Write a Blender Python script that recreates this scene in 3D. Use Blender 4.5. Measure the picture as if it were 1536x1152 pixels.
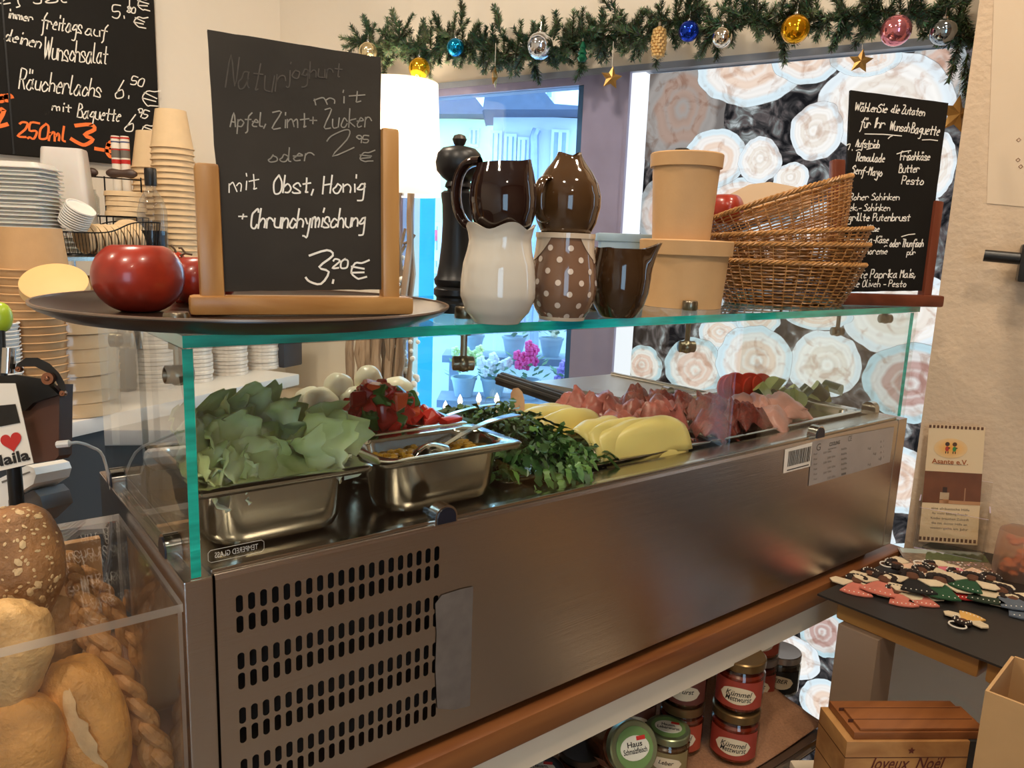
import bpy, bmesh, math, random
from mathutils import Vector, Matrix, Quaternion, noise
random.seed(7)
PI = math.pi
for o in list(bpy.data.objects): bpy.data.objects.remove(o)
COL = bpy.context.scene.collection
SC = bpy.context.scene

# ------------------------------------------------------------------ camera, world, lights, exposure
TOP = 1.10                                   # top of the cold counter body; heights below are relative to it
C0 = Vector((-.1416, -.5754, TOP + .262)); PITCH, ROLL, YAW, FPX = .1803, .0383, .6662, 1138.24
FW = Vector((math.sin(YAW)*math.cos(PITCH), math.cos(YAW)*math.cos(PITCH), -math.sin(PITCH)))
_r = Vector((math.cos(YAW), -math.sin(YAW), 0)); _u = _r.cross(FW)
RT = _r*math.cos(ROLL) + _u*math.sin(ROLL); UP = -_r*math.sin(ROLL) + _u*math.cos(ROLL)
cd = bpy.data.cameras.new('camera'); cam = bpy.data.objects.new('camera', cd); COL.objects.link(cam)
cd.sensor_width = 36; cd.lens = FPX/1536*36; cd.clip_start = .02; cd.clip_end = 200
cam.matrix_world = Matrix(((RT.x, UP.x, -FW.x, C0.x), (RT.y, UP.y, -FW.y, C0.y), (RT.z, UP.z, -FW.z, C0.z), (0, 0, 0, 1)))
SC.camera = cam
SC.view_settings.view_transform = 'Standard'; SC.view_settings.look = 'None'
SC.view_settings.gamma = 1; SC.view_settings.use_curve_mapping = False
SC.view_settings.exposure = -0.15

world = bpy.data.worlds.new('world'); SC.world = world; world.use_nodes = True
bg = world.node_tree.nodes['Background']
bg.inputs[0].default_value = (.50, .74, 1.0, 1); bg.inputs[1].default_value = 6.0    # bright overcast winter daylight, bluish against the warm lamps

def area(name, loc, tgt, size, power, col, shape='DISK'):
    l = bpy.data.lights.new(name, 'AREA'); l.shape = shape; l.size = size; l.energy = power; l.color = col
    o = bpy.data.objects.new(name, l); COL.objects.link(o); o.location = loc
    o.rotation_euler = (Vector(tgt)-Vector(loc)).to_track_quat('-Z', 'Y').to_euler(); return o
WARM = (1.0, .83, .64)
LAMPS = [(-.55, -.55, 2.58, 13), (.45, -.75, 2.58, 11), (.95, -.25, 2.58, 7), (.05, .75, 2.58, 17), (-1.0, .6, 2.58, 10), (-.4, -1.7, 2.58, 8)]
for i, (x, y, z, p) in enumerate(LAMPS):
    area('ceiling_spot', (x, y, z), (x+.02, y, 0), .16, p, WARM)

# ------------------------------------------------------------------ point helpers (photo pixel -> point on a real plane)
def ray(x, y): return FW + RT*((x-768)/FPX) - UP*((y-576)/FPX)
def V(x, y, d): return C0 + ray(x, y)*d
def onz(x, y, z): r = ray(x, y); return C0 + r*((TOP+z-C0.z)/r.z)
def ony(x, y, Y): r = ray(x, y); return C0 + r*((Y-C0.y)/r.y)
def onx(x, y, X): r = ray(x, y); return C0 + r*((X-C0.x)/r.x)
def onp(x, y, P, n): r = ray(x, y); return C0 + r*((Vector(P)-C0).dot(n)/r.dot(n))
def foot(x, y, z, r): # centre of a round base whose near edge is seen at x,y
    p = onz(x, y, z); d = Vector((p.x-C0.x, p.y-C0.y, 0)).normalized(); return p + d*r
def dep(p): return (p-C0).dot(FW)

# ------------------------------------------------------------------ materials
def lin(c):
    if isinstance(c, str): c = [int(c[i:i+2], 16)/255 for i in (0, 2, 4)]
    return tuple((v/12.92 if v <= .04045 else ((v+.055)/1.055)**2.4) for v in c)
def nd(nt, t, **k):
    n = nt.nodes.new(t)
    for a, b in k.items(): setattr(n, a, b)
    return n
MATS = {}
def mat(name, col, rough=.5, metal=0, var=.12, vs=15, bump=0, bs=80, stretch=(1, 1, 1), vcol=False, **kw):
    if name in MATS: return MATS[name]
    m = bpy.data.materials.new(name); m.use_nodes = True; nt = m.node_tree; p = nt.nodes['Principled BSDF']
    c = lin(col)
    tc = nd(nt, 'ShaderNodeTexCoord'); mp = nd(nt, 'ShaderNodeMapping'); mp.inputs['Scale'].default_value = stretch
    nt.links.new(tc.outputs['Object'], mp.inputs[0])
    nz = nd(nt, 'ShaderNodeTexNoise'); nz.inputs['Scale'].default_value = vs; nz.inputs['Detail'].default_value = 4
    nt.links.new(mp.outputs[0], nz.inputs['Vector'])
    mr = nd(nt, 'ShaderNodeMapRange'); mr.inputs[1].default_value = .25; mr.inputs[2].default_value = .75
    mr.inputs[3].default_value = 1-var; mr.inputs[4].default_value = 1+var
    nt.links.new(nz.outputs[0], mr.inputs[0])
    mx = nd(nt, 'ShaderNodeVectorMath', operation='SCALE'); nt.links.new(mr.outputs[0], mx.inputs['Scale'])
    if vcol:
        at = nd(nt, 'ShaderNodeAttribute', attribute_name='Col'); nt.links.new(at.outputs['Color'], mx.inputs[0])
    else: mx.inputs[0].default_value = c
    nt.links.new(mx.outputs[0], p.inputs['Base Color'])
    p.inputs['Roughness'].default_value = rough; p.inputs['Metallic'].default_value = metal
    for k, v in kw.items(): p.inputs[k].default_value = v
    if bump:
        b2 = nd(nt, 'ShaderNodeTexNoise'); b2.inputs['Scale'].default_value = bs; b2.inputs['Detail'].default_value = 3
        nt.links.new(mp.outputs[0], b2.inputs['Vector'])
        bp = nd(nt, 'ShaderNodeBump'); bp.inputs['Strength'].default_value = bump; bp.inputs['Distance'].default_value = .002
        nt.links.new(b2.outputs[0], bp.inputs['Height']); nt.links.new(bp.outputs[0], p.inputs['Normal'])
    MATS[name] = m; return m
def wood(name, c1, c2, rough=.4, scale=1, axis=0, **kw):
    m = bpy.data.materials.new(name); m.use_nodes = True; nt = m.node_tree; p = nt.nodes['Principled BSDF']
    tc = nd(nt, 'ShaderNodeTexCoord'); mp = nd(nt, 'ShaderNodeMapping')
    s = [30*scale]*3; s[axis] = 2.2*scale; mp.inputs['Scale'].default_value = s
    nt.links.new(tc.outputs['Object'], mp.inputs[0])
    nz = nd(nt, 'ShaderNodeTexNoise'); nz.inputs['Scale'].default_value = 1.6; nz.inputs['Detail'].default_value = 6; nz.inputs['Distortion'].default_value = .6
    nt.links.new(mp.outputs[0], nz.inputs['Vector'])
    cr = nd(nt, 'ShaderNodeValToRGB'); cr.color_ramp.elements[0].position = .35; cr.color_ramp.elements[1].position = .68
    cr.color_ramp.elements[0].color = (*lin(c1), 1); cr.color_ramp.elements[1].color = (*lin(c2), 1)
    nt.links.new(nz.outputs[0], cr.inputs[0]); nt.links.new(cr.outputs[0], p.inputs['Base Color'])
    p.inputs['Roughness'].default_value = rough
    for k, v in kw.items(): p.inputs[k].default_value = v
    bp = nd(nt, 'ShaderNodeBump'); bp.inputs['Strength'].default_value = .15; bp.inputs['Distance'].default_value = .001
    nt.links.new(nz.outputs[0], bp.inputs['Height']); nt.links.new(bp.outputs[0], p.inputs['Normal'])
    MATS[name] = m; return m
def glassy(name, tint=(1, 1, 1), ior=1.5, gl=1.0, dirt=0.0, rough=.0):
    m = bpy.data.materials.new(name); m.use_nodes = True; nt = m.node_tree
    nt.nodes.remove(nt.nodes['Principled BSDF']); out = nt.nodes['Material Output']
    t = nd(nt, 'ShaderNodeBsdfTransparent'); t.inputs[0].default_value = (*tint, 1)
    g = nd(nt, 'ShaderNodeBsdfGlossy'); g.inputs['Roughness'].default_value = rough
    lw = nd(nt, 'ShaderNodeLayerWeight'); lw.inputs[0].default_value = .5
    f0 = ((ior-1)/(ior+1))**2
    pw_ = nd(nt, 'ShaderNodeMath', operation='POWER'); nt.links.new(lw.outputs['Facing'], pw_.inputs[0]); pw_.inputs[1].default_value = 4.5
    mu = nd(nt, 'ShaderNodeMath', operation='MULTIPLY_ADD'); nt.links.new(pw_.outputs[0], mu.inputs[0]); mu.inputs[1].default_value = (1-f0)*min(gl, 1); mu.inputs[2].default_value = f0*gl; mu.use_clamp = True
    mx = nd(nt, 'ShaderNodeMixShader'); nt.links.new(mu.outputs[0], mx.inputs[0]); nt.links.new(t.outputs[0], mx.inputs[1]); nt.links.new(g.outputs[0], mx.inputs[2])
    last = mx
    if dirt:
        d = nd(nt, 'ShaderNodeBsdfTranslucent'); d.inputs[0].default_value = (.9, .9, .9, 1)
        m2 = nd(nt, 'ShaderNodeMixShader'); m2.inputs[0].default_value = dirt
        nt.links.new(mx.outputs[0], m2.inputs[1]); nt.links.new(d.outputs[0], m2.inputs[2]); last = m2
    nt.links.new(last.outputs[0], out.inputs[0]); MATS[name] = m; return m
def emis(name, col, st, vcol=False, vs=0):
    m = bpy.data.materials.new(name); m.use_nodes = True; nt = m.node_tree
    nt.nodes.remove(nt.nodes['Principled BSDF']); e = nd(nt, 'ShaderNodeEmission'); e.inputs[0].default_value = (*lin(col), 1); e.inputs[1].default_value = st
    nt.links.new(e.outputs[0], nt.nodes['Material Output'].inputs[0]); MATS[name] = m
    return m

STEEL = mat('brushed_steel', 'c6beb8', .24, 1, .0, 3, .10, 60, stretch=(.05, 1, 40))
STEELX = mat('steel_sheet', 'b9b2a6', .22, 1, .08, 6, .03, 60, stretch=(.5, 4, 4))
PANST = mat('pan_steel', 'c4beb4', .16, 1, .08, 18, .04, 30)
CHROME = mat('chrome', 'd0ccc6', .12, 1, .03)
DARKIN = mat('dark_interior', '120f0e', .8)
BLACKP = mat('black_plastic', '141414', .35, 0, .1)
NAVY = mat('clip_cap_black', '1a1c28', .3)
PANE = glassy('clear_glass', (.965, .985, .975), 1.5, 1.0)
SHELFG = glassy('shelf_glass', (.93, .975, .96), 1.5, 1.0)
def edgeglass():
    m = mat('green_glass_edge', '12b09c', .08, 0, .5, 14, 0, 80, stretch=(1, 8, 8))
    p = m.node_tree.nodes['Principled BSDF']; p.inputs['Coat Weight'].default_value = 1
    p.inputs['Transmission Weight'].default_value = .15
    return m
EDGE = edgeglass()
ACRYL = glassy('acrylic', (.97, .965, .955), 1.45, 1.3, dirt=.03)
ACRYE = glassy('acrylic_edge', (.9, .88, .85), 1.45, 2.5, dirt=.5)
WALL = mat('cream_plaster', 'e0d6c6', .85, 0, .03, 4, .25, 60)
WALLR = mat('rough_render', 'd2b99c', .9, 0, .05, 6, .9, 90)
CREAM = mat('cream_paint', 'e6d6bb', .5, 0, .05, 8)
KRAFT = mat('kraft_card', 'c69c6c', .7, 0, .05, 40, .08, 300)
KRAFTL = mat('pale_kraft_card', 'dfc196', .7, 0, .05, 40)
WHITEP = mat('white_plastic', 'e8e4dc', .35, 0, .03)
PINEW = wood('varnished_pine', 'a3713a', 'c4955a', .32, .8, 0)
REDW = wood('reddish_wood', '5c2a18', '7d402a', .35, .8, 0)
COUNTW = wood('counter_wood', '66381b', '8c582e', .38, .7, 0)
SLATE = mat('slate', '322c24', .6, 0, .35, 7, .25, 60, **{'Specular IOR Level': .25})
SLATE2 = mat('black_board', '16130f', .65, 0, .2, 8, .1, 60, **{'Specular IOR Level': .2})
CHALK = mat('chalk_white', 'efe9dd', .8, 0, .1, 90)
CHALKF = mat('chalk_faint', '8d877c', .9, 0, .3, 90)
CHALKG = mat('chalk_worn', '4d463f', .9, 0, .3, 90)
CHALKO = mat('chalk_orange', 'ff7a35', .8, 0, .1, 90)
INK = mat('ink', '1c1815', .7); INKG = mat('ink_grey', '6f6960', .7); INKR = mat('ink_red', 'c0281f', .6)
PAPER = mat('paper', 'ece2d2', .75, 0, .03)

# ------------------------------------------------------------------ mesh builder
class MB:
    def __init__(s): s.v = []; s.f = []; s.m = []; s.c = []; s.col = (1, 1, 1); s.mi = 0
    def add(s, vs, fs, M=None, mi=None, cols=None):
        b = len(s.v)
        for i, p in enumerate(vs):
            p = Vector(p); s.v.append(M @ p if M is not None else p); s.c.append(cols[i] if cols else s.col)
        for f in fs: s.f.append([b+i for i in f]); s.m.append(s.mi if mi is None else mi)
        return s
    def box(s, x0, x1, y0, y1, z0, z1, M=None, bev=0, mi=None):
        if bev <= 0:
            vs = [(x, y, z) for z in (z0, z1) for y in (y0, y1) for x in (x0, x1)]
            fs = [(0, 2, 3, 1), (4, 5, 7, 6), (0, 1, 5, 4), (2, 6, 7, 3), (0, 4, 6, 2), (1, 3, 7, 5)]
            return s.add(vs, fs, M, mi)
        bm = bmesh.new(); bmesh.ops.create_cube(bm, size=1)
        for v in bm.verts: v.co = Vector(((x0+x1)/2+v.co.x*(x1-x0), (y0+y1)/2+v.co.y*(y1-y0), (z0+z1)/2+v.co.z*(z1-z0)))
        bmesh.ops.bevel(bm, geom=bm.edges[:], offset=bev, segments=2, profile=.6, affect='EDGES')
        s.bm(bm, M, mi); return s
    def bm(s, bm, M=None, mi=None):
        bm.verts.index_update(); s.add([v.co for v in bm.verts], [[v.index for v in f.verts] for f in bm.faces], M, mi); bm.free()
    def lathe(s, prof, n=32, M=None, mi=None, cap=True, fn=None):
        vs = []
        for j, (r, z) in enumerate(prof):
            for i in range(n):
                a = 2*PI*i/n; q = (r*math.cos(a), r*math.sin(a), z)
                vs.append(fn(a, j, r, z) if fn else q)
        fs = [(j*n+i, j*n+(i+1) % n, (j+1)*n+(i+1) % n, (j+1)*n+i) for j in range(len(prof)-1) for i in range(n)]
        if cap and prof[0][0] > 1e-5: fs.append([i for i in range(n)][::-1])
        if cap and prof[-1][0] > 1e-5: fs.append([(len(prof)-1)*n+i for i in range(n)])
        return s.add(vs, fs, M, mi)
    def tube(s, pts, r, n=8, M=None, mi=None, closed=False, cap=True):
        pts = [Vector(p) for p in pts]; k = len(pts); vs = []; up = None
        for i, p in enumerate(pts):
            if closed: t = pts[(i+1) % k]-pts[i-1]
            else: t = pts[min(i+1, k-1)]-pts[max(i-1, 0)]
            t = t.normalized() if t.length > 1e-9 else Vector((0, 0, 1))
            if up is None: up = t.orthogonal().normalized()
            up = (up - t*up.dot(t)); up = up.normalized() if up.length > 1e-6 else t.orthogonal().normalized()
            w = t.cross(up); rr = r[i] if isinstance(r, (list, tuple)) else r
            for j in range(n): a = 2*PI*j/n; vs.append(p + (up*math.cos(a)+w*math.sin(a))*rr)
        fs = [(i*n+j, i*n+(j+1) % n, (i+1)*n+(j+1) % n, (i+1)*n+j) for i in range(k-1) for j in range(n)]
        if closed: fs += [((k-1)*n+j, (k-1)*n+(j+1) % n, (j+1) % n, j) for j in range(n)]
        elif cap: fs += [list(range(n))[::-1], [(k-1)*n+j for j in range(n)]]
        return s.add(vs, fs, M, mi)
    def cyl(s, a, b, r, n=16, mi=None, M=None): return s.tube([a, b], r, n, M, mi)
    def ball(s, c, r, n=16, sc=(1, 1, 1), mi=None, M=None, nz=0, ns=3, seed=0):
        vs = []; fs = []; h = n//2; c = Vector(c)
        for j in range(h+1):
            for i in range(n):
                t = PI*j/h; a = 2*PI*i/n; d = Vector((math.sin(t)*math.cos(a), math.sin(t)*math.sin(a), math.cos(t)))
                k = 1 + (nz*noise.noise(d*ns+Vector((seed*7.1, seed*3.3, 0))) if nz else 0)
                vs.append(c+Vector((d.x*sc[0], d.y*sc[1], d.z*sc[2]))*r*k)
        for j in range(h):
            for i in range(n): fs.append((j*n+i, (j+1)*n+i, (j+1)*n+(i+1) % n, j*n+(i+1) % n))
        return s.add(vs, fs, M, mi)
    def prism(s, out, z0, z1, M=None, mi=None):
        n = len(out); vs = [(x, y, z0) for x, y in out]+[(x, y, z1) for x, y in out]
        fs = [list(range(n))[::-1], [n+i for i in range(n)]]+[(i, (i+1) % n, n+(i+1) % n, n+i) for i in range(n)]
        return s.add(vs, fs, M, mi)
    def quad(s, a, b, c, d, mi=None): return s.add([a, b, c, d], [(0, 1, 2, 3)], None, mi)
    def grid(s, fn, nu, nv, M=None, mi=None, colfn=None):
        vs = []; cs = []
        for j in range(nv+1):
            for i in range(nu+1):
                u, w = i/nu, j/nv; vs.append(fn(u, w)); cs.append(colfn(u, w) if colfn else s.col)
        fs = [(j*(nu+1)+i, j*(nu+1)+i+1, (j+1)*(nu+1)+i+1, (j+1)*(nu+1)+i) for j in range(nv) for i in range(nu)]
        return s.add(vs, fs, M, mi, cs)

def mesh(mb, name, mats, smooth=True, inv=None, ang=35):
    me = bpy.data.meshes.new(name)
    vs = [inv @ v for v in mb.v] if inv is not None else mb.v
    me.from_pydata([tuple(v) for v in vs], [], mb.f)
    for m in (mats if isinstance(mats, (list, tuple)) else [mats]): me.materials.append(m)
    me.polygons.foreach_set('material_index', mb.m)
    ca = me.color_attributes.new('Col', 'FLOAT_COLOR', 'POINT')
    flat = []
    for c in mb.c: flat += [c[0], c[1], c[2], 1]
    ca.data.foreach_set('color', flat)
    me.validate()
    if smooth:
        me.shade_smooth() if hasattr(me, 'shade_smooth') else None
        try: me.set_sharp_from_angle(angle=math.radians(ang))
        except Exception: pass
    me.update(); return me
XF = {}
def tag(o, label=None, cat=None, group=None, kind=None):
    if label: o['label'] = label
    if cat: o['category'] = cat
    if group: o['group'] = group
    if kind: o['kind'] = kind
    return o
def thing(name, label, cat, loc=(0, 0, 0), rot=(0, 0, 0), group=None):
    o = bpy.data.objects.new(name, None); COL.objects.link(o); o.empty_display_size = .02
    if isinstance(rot, (int, float)): rot = (0, 0, rot)
    o.location = loc; o.rotation_euler = rot
    from mathutils import Euler
    XF[o.name] = (Matrix.Translation(Vector(loc)) @ Euler(rot).to_matrix().to_4x4()).inverted()
    return tag(o, label, cat, group)
def part(name, mb, mats, parent=None, world=False, smooth=True, label=None, kind=None, solid=0, ang=35):
    inv = None
    if world and parent is not None and parent.name in XF: inv = XF[parent.name]
    o = bpy.data.objects.new(name, mesh(mb, name, mats, smooth, inv, ang)); COL.objects.link(o)
    if parent is not None:
        o.parent = parent
        if parent.name in XF and o.name not in XF: XF[o.name] = XF[parent.name]
    if label: o['label'] = label
    if kind: o['kind'] = kind
    if solid: md = o.modifiers.new('thickness', 'SOLIDIFY'); md.thickness = solid; md.offset = 0
    return o
def solo(name, mb, mats, label, cat, group=None, loc=None, rot=0, **k):   # a thing that is one mesh
    kind = k.pop('kind', None)
    o = part(name, mb, mats, None, **k)
    if loc is not None: o.location = loc
    if rot: o.rotation_euler = rot if not isinstance(rot, (int, float)) else (0, 0, rot)
    return tag(o, label, cat, group, kind)
def struct(name, mb, mats, smooth=False):
    o = part(name, mb, mats, None, smooth=smooth); o['kind'] = 'structure'; return o
def dup(root, loc, rot=None, label=None, group=None, scale=None):
    r = root.copy(); COL.objects.link(r); r.location = loc
    if rot is not None: r.rotation_euler = rot if not isinstance(rot, (int, float)) else (0, 0, rot)
    if scale: r.scale = scale if not isinstance(scale, (int, float)) else (scale,)*3
    if label: r['label'] = label
    if group: r['group'] = group
    for ch in list(root.children):
        c = ch.copy(); COL.objects.link(c); c.parent = r
        for g in ch.children: d = g.copy(); COL.objects.link(d); d.parent = c
    return r
def wall_frame(o, x, y, z):    # matrix from origin and three axes
    return Matrix(((x.x, y.x, z.x, o.x), (x.y, y.y, z.y, o.y), (x.z, y.z, z.z, o.z), (0, 0, 0, 1)))

# ------------------------------------------------------------------ handwriting: single-stroke letters laid down as thin ribbons
GL = dict(a='46261504133345 464453', b='0903 052645443313 04', c='45261504133344', d='45261504133345 49444353', e='0545362615041333', f='493827232110 0646', g='46261504143445 46413010',
 h='0903 05264543', i='1613 1819', j='26211000 2829', k='0903 460543', l='09041323', m='0603 05162633 35465553', n='0603 05264543', o='2615041333444526', p='0600 052645443313', q='4640 45261504133344',
 r='0603 05163645', s='4536160534431303', t='28242333 0646', u='06041333 4643', v='062346', w='0613255366', x='0643 4603', y='0624 46301000', z='06460343',
 A='032943 1535', B='0903 0929383706 36454303', C='4839180704133344', D='0903 092947453303', E='49090343 0636', F='490903 0636', G='4839180704133346 4626', H='0903 4943 0646', I='2923', J='3934231304', K='0903 4906 1643', L='090343', M='0309264943',
 N='03094349', O='2907041333444729', P='0903 0939483606', R='0903 0939483606 2643', S='4839180736443303', T='0949 2923', U='0904133344 4944', V='092349', W='0913384369', X='0943 4903', Y='0926 492623', Z='09490343')
GL.update({'0': '2907041333444829', '1': '072923', '2': '08193948360343', '3': '0839482645331304', '4': '290545 3833', '5': '4909063645331303', '6': '3915041333443615', '7': '094923', '8': '2608193948260413334426', '9': '47261708193947 4743',
 '\u20ac': '5938180523335 3'.replace(' ', '')+' 0746 0545', '.': '1314', ',': '1402', '+': '2723 0545', '-': '1545', ':': '1314 1617', '\u00e4': '46261504133345 464453 1819 3839', '\u00f6': '2615041333444526 1819 3839', '\u00fc': '06041333 4643 1819 3839', '_': '0464', '\'': '2927'})
def strokes(s, jit=.25):
    out = []; x = 0
    for ch in s:
        g = GL.get(ch)
        if g is None: x += 3.2; continue
        w = 0
        for pl in g.split(' '):
            pts = [[int(pl[i]), int(pl[i+1])] for i in range(0, len(pl)-1, 2)]
            w = max([w]+[p[0] for p in pts])
            P = [(x+p[0]+random.uniform(-jit, jit), p[1]-3+random.uniform(-jit, jit)) for p in pts]
            if len(P) > 2:   # Catmull-Rom
                Q = [P[0]]+P+[P[-1]]; R = []
                for k in range(1, len(Q)-2):
                    for t in (0, .33, .66):
                        a, b, c, d = Q[k-1], Q[k], Q[k+1], Q[k+2]
                        R.append(tuple(.5*((2*b[q])+(-a[q]+c[q])*t+(2*a[q]-5*b[q]+4*c[q]-d[q])*t*t+(-a[q]+3*b[q]-3*c[q]+d[q])*t**3) for q in (0, 1)))
                R.append(P[-1]); P = R
            out.append(P)
        x += w+1.3
    return out, max(x-1.3, 1)
def ribbon(mb, P, w, M):
    n = len(P); L = []; R = []
    for i in range(n):
        a = Vector(P[max(i-1, 0)]); b = Vector(P[min(i+1, n-1)]); t = (b-a); t = t.normalized() if t.length > 1e-9 else Vector((1, 0))
        nn = Vector((-t.y, t.x))*w/2; p = Vector(P[i])
        if i == 0: p -= t*w*.4
        if i == n-1: p += t*w*.4
        L.append((*(p+nn), 0)); R.append((*(p-nn), 0))
    mb.add(L+R, [(i, n+i, n+i+1, i+1) for i in range(n-1)], M)
def write(mb, s, M, x0, y0, x1, y1, h, w, slant=.22, jit=.25):
    """text s on plane M (x right, y up), baseline x0,y0 -> x1,y1, capital height h, stroke width w"""
    st, W = strokes(s, jit); dx, dy = x1-x0, y1-y0; Ln = math.hypot(dx, dy); ux, uy = dx/Ln, dy/Ln; sx = Ln/W; sy = h/6
    for P in st:
        Q = []
        for (a, b) in P:
            X = a*sx + b*sy*slant; Y = b*sy; Q.append((x0+X*ux-Y*uy, y0+X*uy+Y*ux))
        ribbon(mb, Q, w, M)
class Plane:
    def __init__(s, o, x, y, lift=.0008):
        s.o = Vector(o); s.x = Vector(x).normalized(); y = Vector(y); s.y = (y-s.x*y.dot(s.x)).normalized(); s.n = s.x.cross(s.y)
        s.M = wall_frame(s.o+s.n*lift, s.x, s.y, s.n)
    def uv(s, px, py): p = onp(px, py, s.o, s.n)-s.o; return p.dot(s.x), p.dot(s.y)
    def wr(s, mb, t, ax, ay, bx, by, hpx, w, **k):    # line given by where its baseline is seen in the photograph
        a = s.uv(ax, ay); b = s.uv(bx, by); sc = dep(onp(ax, ay, s.o, s.n))/FPX
        write(mb, t, s.M, a[0], a[1], b[0], b[1], hpx*sc, w, **k)
def print_text(mb, s, M, size, width=None, bold=0, shear=0, mirror=False, align='CENTER', ext=0):
    cu = bpy.data.curves.new('t', 'FONT'); cu.body = s; cu.size = size; cu.align_x = align; cu.align_y = 'CENTER'; cu.offset = bold; cu.shear = shear; cu.resolution_u = 3
    o = bpy.data.objects.new('t', cu); me = bpy.data.meshes.new_from_object(o)
    vs = [v.co.copy() for v in me.vertices]
    if width and vs:
        w = max(v.x for v in vs)-min(v.x for v in vs); k = width/w
        for v in vs: v.x *= k
    if mirror:
        for v in vs: v.x = -v.x
    mb.add(vs, [list(p.vertices) for p in me.polygons], M)
    bpy.data.objects.remove(o); bpy.data.curves.remove(cu); bpy.data.meshes.remove(me)
def T3(x=0, y=0, z=0): return Matrix.Translation((x, y, z))
def RX(a): return Matrix.Rotation(a, 4, 'X')
def RY(a): return Matrix.Rotation(a, 4, 'Y')
def RZ(a): return Matrix.Rotation(a, 4, 'Z')
# ------------------------------------------------------------------ the room
EX = Vector((.358, -.934, 0)).normalized(); OUT = Vector((.934, .358, 0)).normalized(); ZZ = Vector((0, 0, 1))
F1 = wall_frame(Vector((1.42, 0, 0)), EX, OUT, ZZ)         # window wall: x along it to the right, y outwards
F2 = wall_frame(Vector((1.2625, .0176, 0)), EX, OUT, ZZ)     # rendered pillar wall standing forward of it
LT = TOP+.665
def W1(px, py, off=0): return onp(px, py, Vector((1.42, 0, 0))-OUT*off, OUT)
def W2(px, py, off=0): return onp(px, py, Vector((1.2625, .0176, 0))-OUT*off, OUT)
def s1(p): return (p-Vector((1.42, 0, 0))).dot(EX)
struct('floor', MB().box(-2.0, 2.6, -2.5, 1.9, -.05, 0), mat('grey_floor_tile', '8a7f72', .5, 0, .1, 6))
struct('ceiling', MB().box(-2.0, 2.6, -2.5, 1.9, 2.6, 2.65), WALL)
struct('wall_back', MB().box(-2.0, .78, 1.73, 1.85, 0, 2.6), WALL)
struct('wall_left', MB().box(-2.1, -2.0, -2.5, 1.85, 0, 2.6), WALL)
m = MB(); m.box(-2.0, -1.7, -2.6, -2.5, 0, 2.6); m.box(-.7, 2.6, -2.6, -2.5, 0, 2.6); m.box(-1.7, -.7, -2.6, -2.5, 0, .4); m.box(-1.7, -.7, -2.6, -2.5, 2.1, 2.6); struct('wall_front', m, mat('brown_wall', 'a08672', .8, 0, .1, 3))
w = MB(); w.box(-1.90, -1.42, 0, .12, 0, 2.6, F1); w.box(-1.42, .22, 0, .12, LT, 2.6, F1); w.box(.2, .32, 0, .12, 0, LT, F1)
struct('wall_window', w, WALL)
m = MB(); m.box(0, .60, 0, .125, 0, 2.6, F2); m.box(.82, 2.75, 0, .125, 0, 2.6, F2); m.box(.60, .82, 0, .125, 0, .25, F2); m.box(.60, .82, 0, .125, 2.15, 2.6, F2)
struct('wall_pillar', m, WALLR)
def win(name, M, x0, x1, z0_, z1_, t0):     # a glazed opening out of view that lets daylight into the shop
    w_ = thing(name, None, None); w_['kind'] = 'structure'; f_ = MB()
    for b_ in ((x0, x0+.03, z0_, z1_), (x1-.03, x1, z0_, z1_), (x0+.03, x1-.03, z0_, z0_+.03), (x0+.03, x1-.03, z1_-.03, z1_)): f_.box(b_[0], b_[1], t0, t0+.05, b_[2], b_[3], M)
    part('window_frame', f_, mat('white_frame', 'd8d8dc', .5), w_, smooth=False); part('pane', MB().box(x0+.03, x1-.03, t0+.02, t0+.026, z0_+.03, z1_-.03, M), PANE, w_, smooth=False)
dr = thing('reflection_panel', None, None); dr['kind'] = 'structure'; part('reflection_board', MB().box(1.35, 2.15, -.03, 0, 0, 2.05, F2), mat('dark_reflection_wood', '4c382c', .4), dr, smooth=False); part('reflection_panel_handle', MB().box(1.42, 1.44, -.08, -.03, .95, 1.08, F2, .004), CHROME, dr)  # unseen dark door added to put streaks into the steel front's reflection
struct('reflection_strip_1', MB().box(.50, .58, -.03, 0, 0, 2.3, F2), mat('dark_reflection_wood', '')); struct('reflection_strip_2', MB().box(.86, .93, -.03, 0, 0, 2.3, F2), mat('dark_reflection_wood', ''))  # unseen dark uprights, added only for vertical streaks in the reflecting steel
win('window_2', F2, .60, .82, .25, 2.15, .04)
struct('trim_1', MB().box(-1.43, .22, -.006, .03, LT-.012, LT+.002, F1), mat('grey_trim', '8d95a3', .4))
struct('window_sill', MB().box(-1.80, -.70, -.20, .0, TOP-.235, TOP-.20, F1, .004), CREAM)
win('window_3', Matrix.Translation((0, -2.6, 0)), -1.7, -.7, .4, 2.1, .03)  # unseen opening added for cool fill daylight, kept out of the glass reflections
wn = thing('window_1', None, None); wn['kind'] = 'structure'
FR = mat('mauve_window_frame', '8d8aa8', .35, 0, .08)
m = MB(); m.box(-.85, -.742, -.005, .05, .0, LT-.012, F1); m.box(-.742, -.735, -.01, .06, 0, LT-.012, F1); m.box(-1.42, -1.385, 0, .05, 0, LT-.012, F1); m.box(-1.385, -.85, 0, .05, LT-.03, LT-.012, F1)
part('window_frame', m, FR, wn, smooth=False)
part('gasket', MB().box(-.868, -.85, .005, .03, 0, LT-.03, F1), mat('gasket', '2e5f8c', .4), wn, smooth=False)
part('pane', MB().box(-1.385, -.868, .012, .018, 0, LT-.03, F1), glassy('window_glass', (.86, .98, 1.0), 1.5, 1.0), wn, smooth=False)

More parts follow.
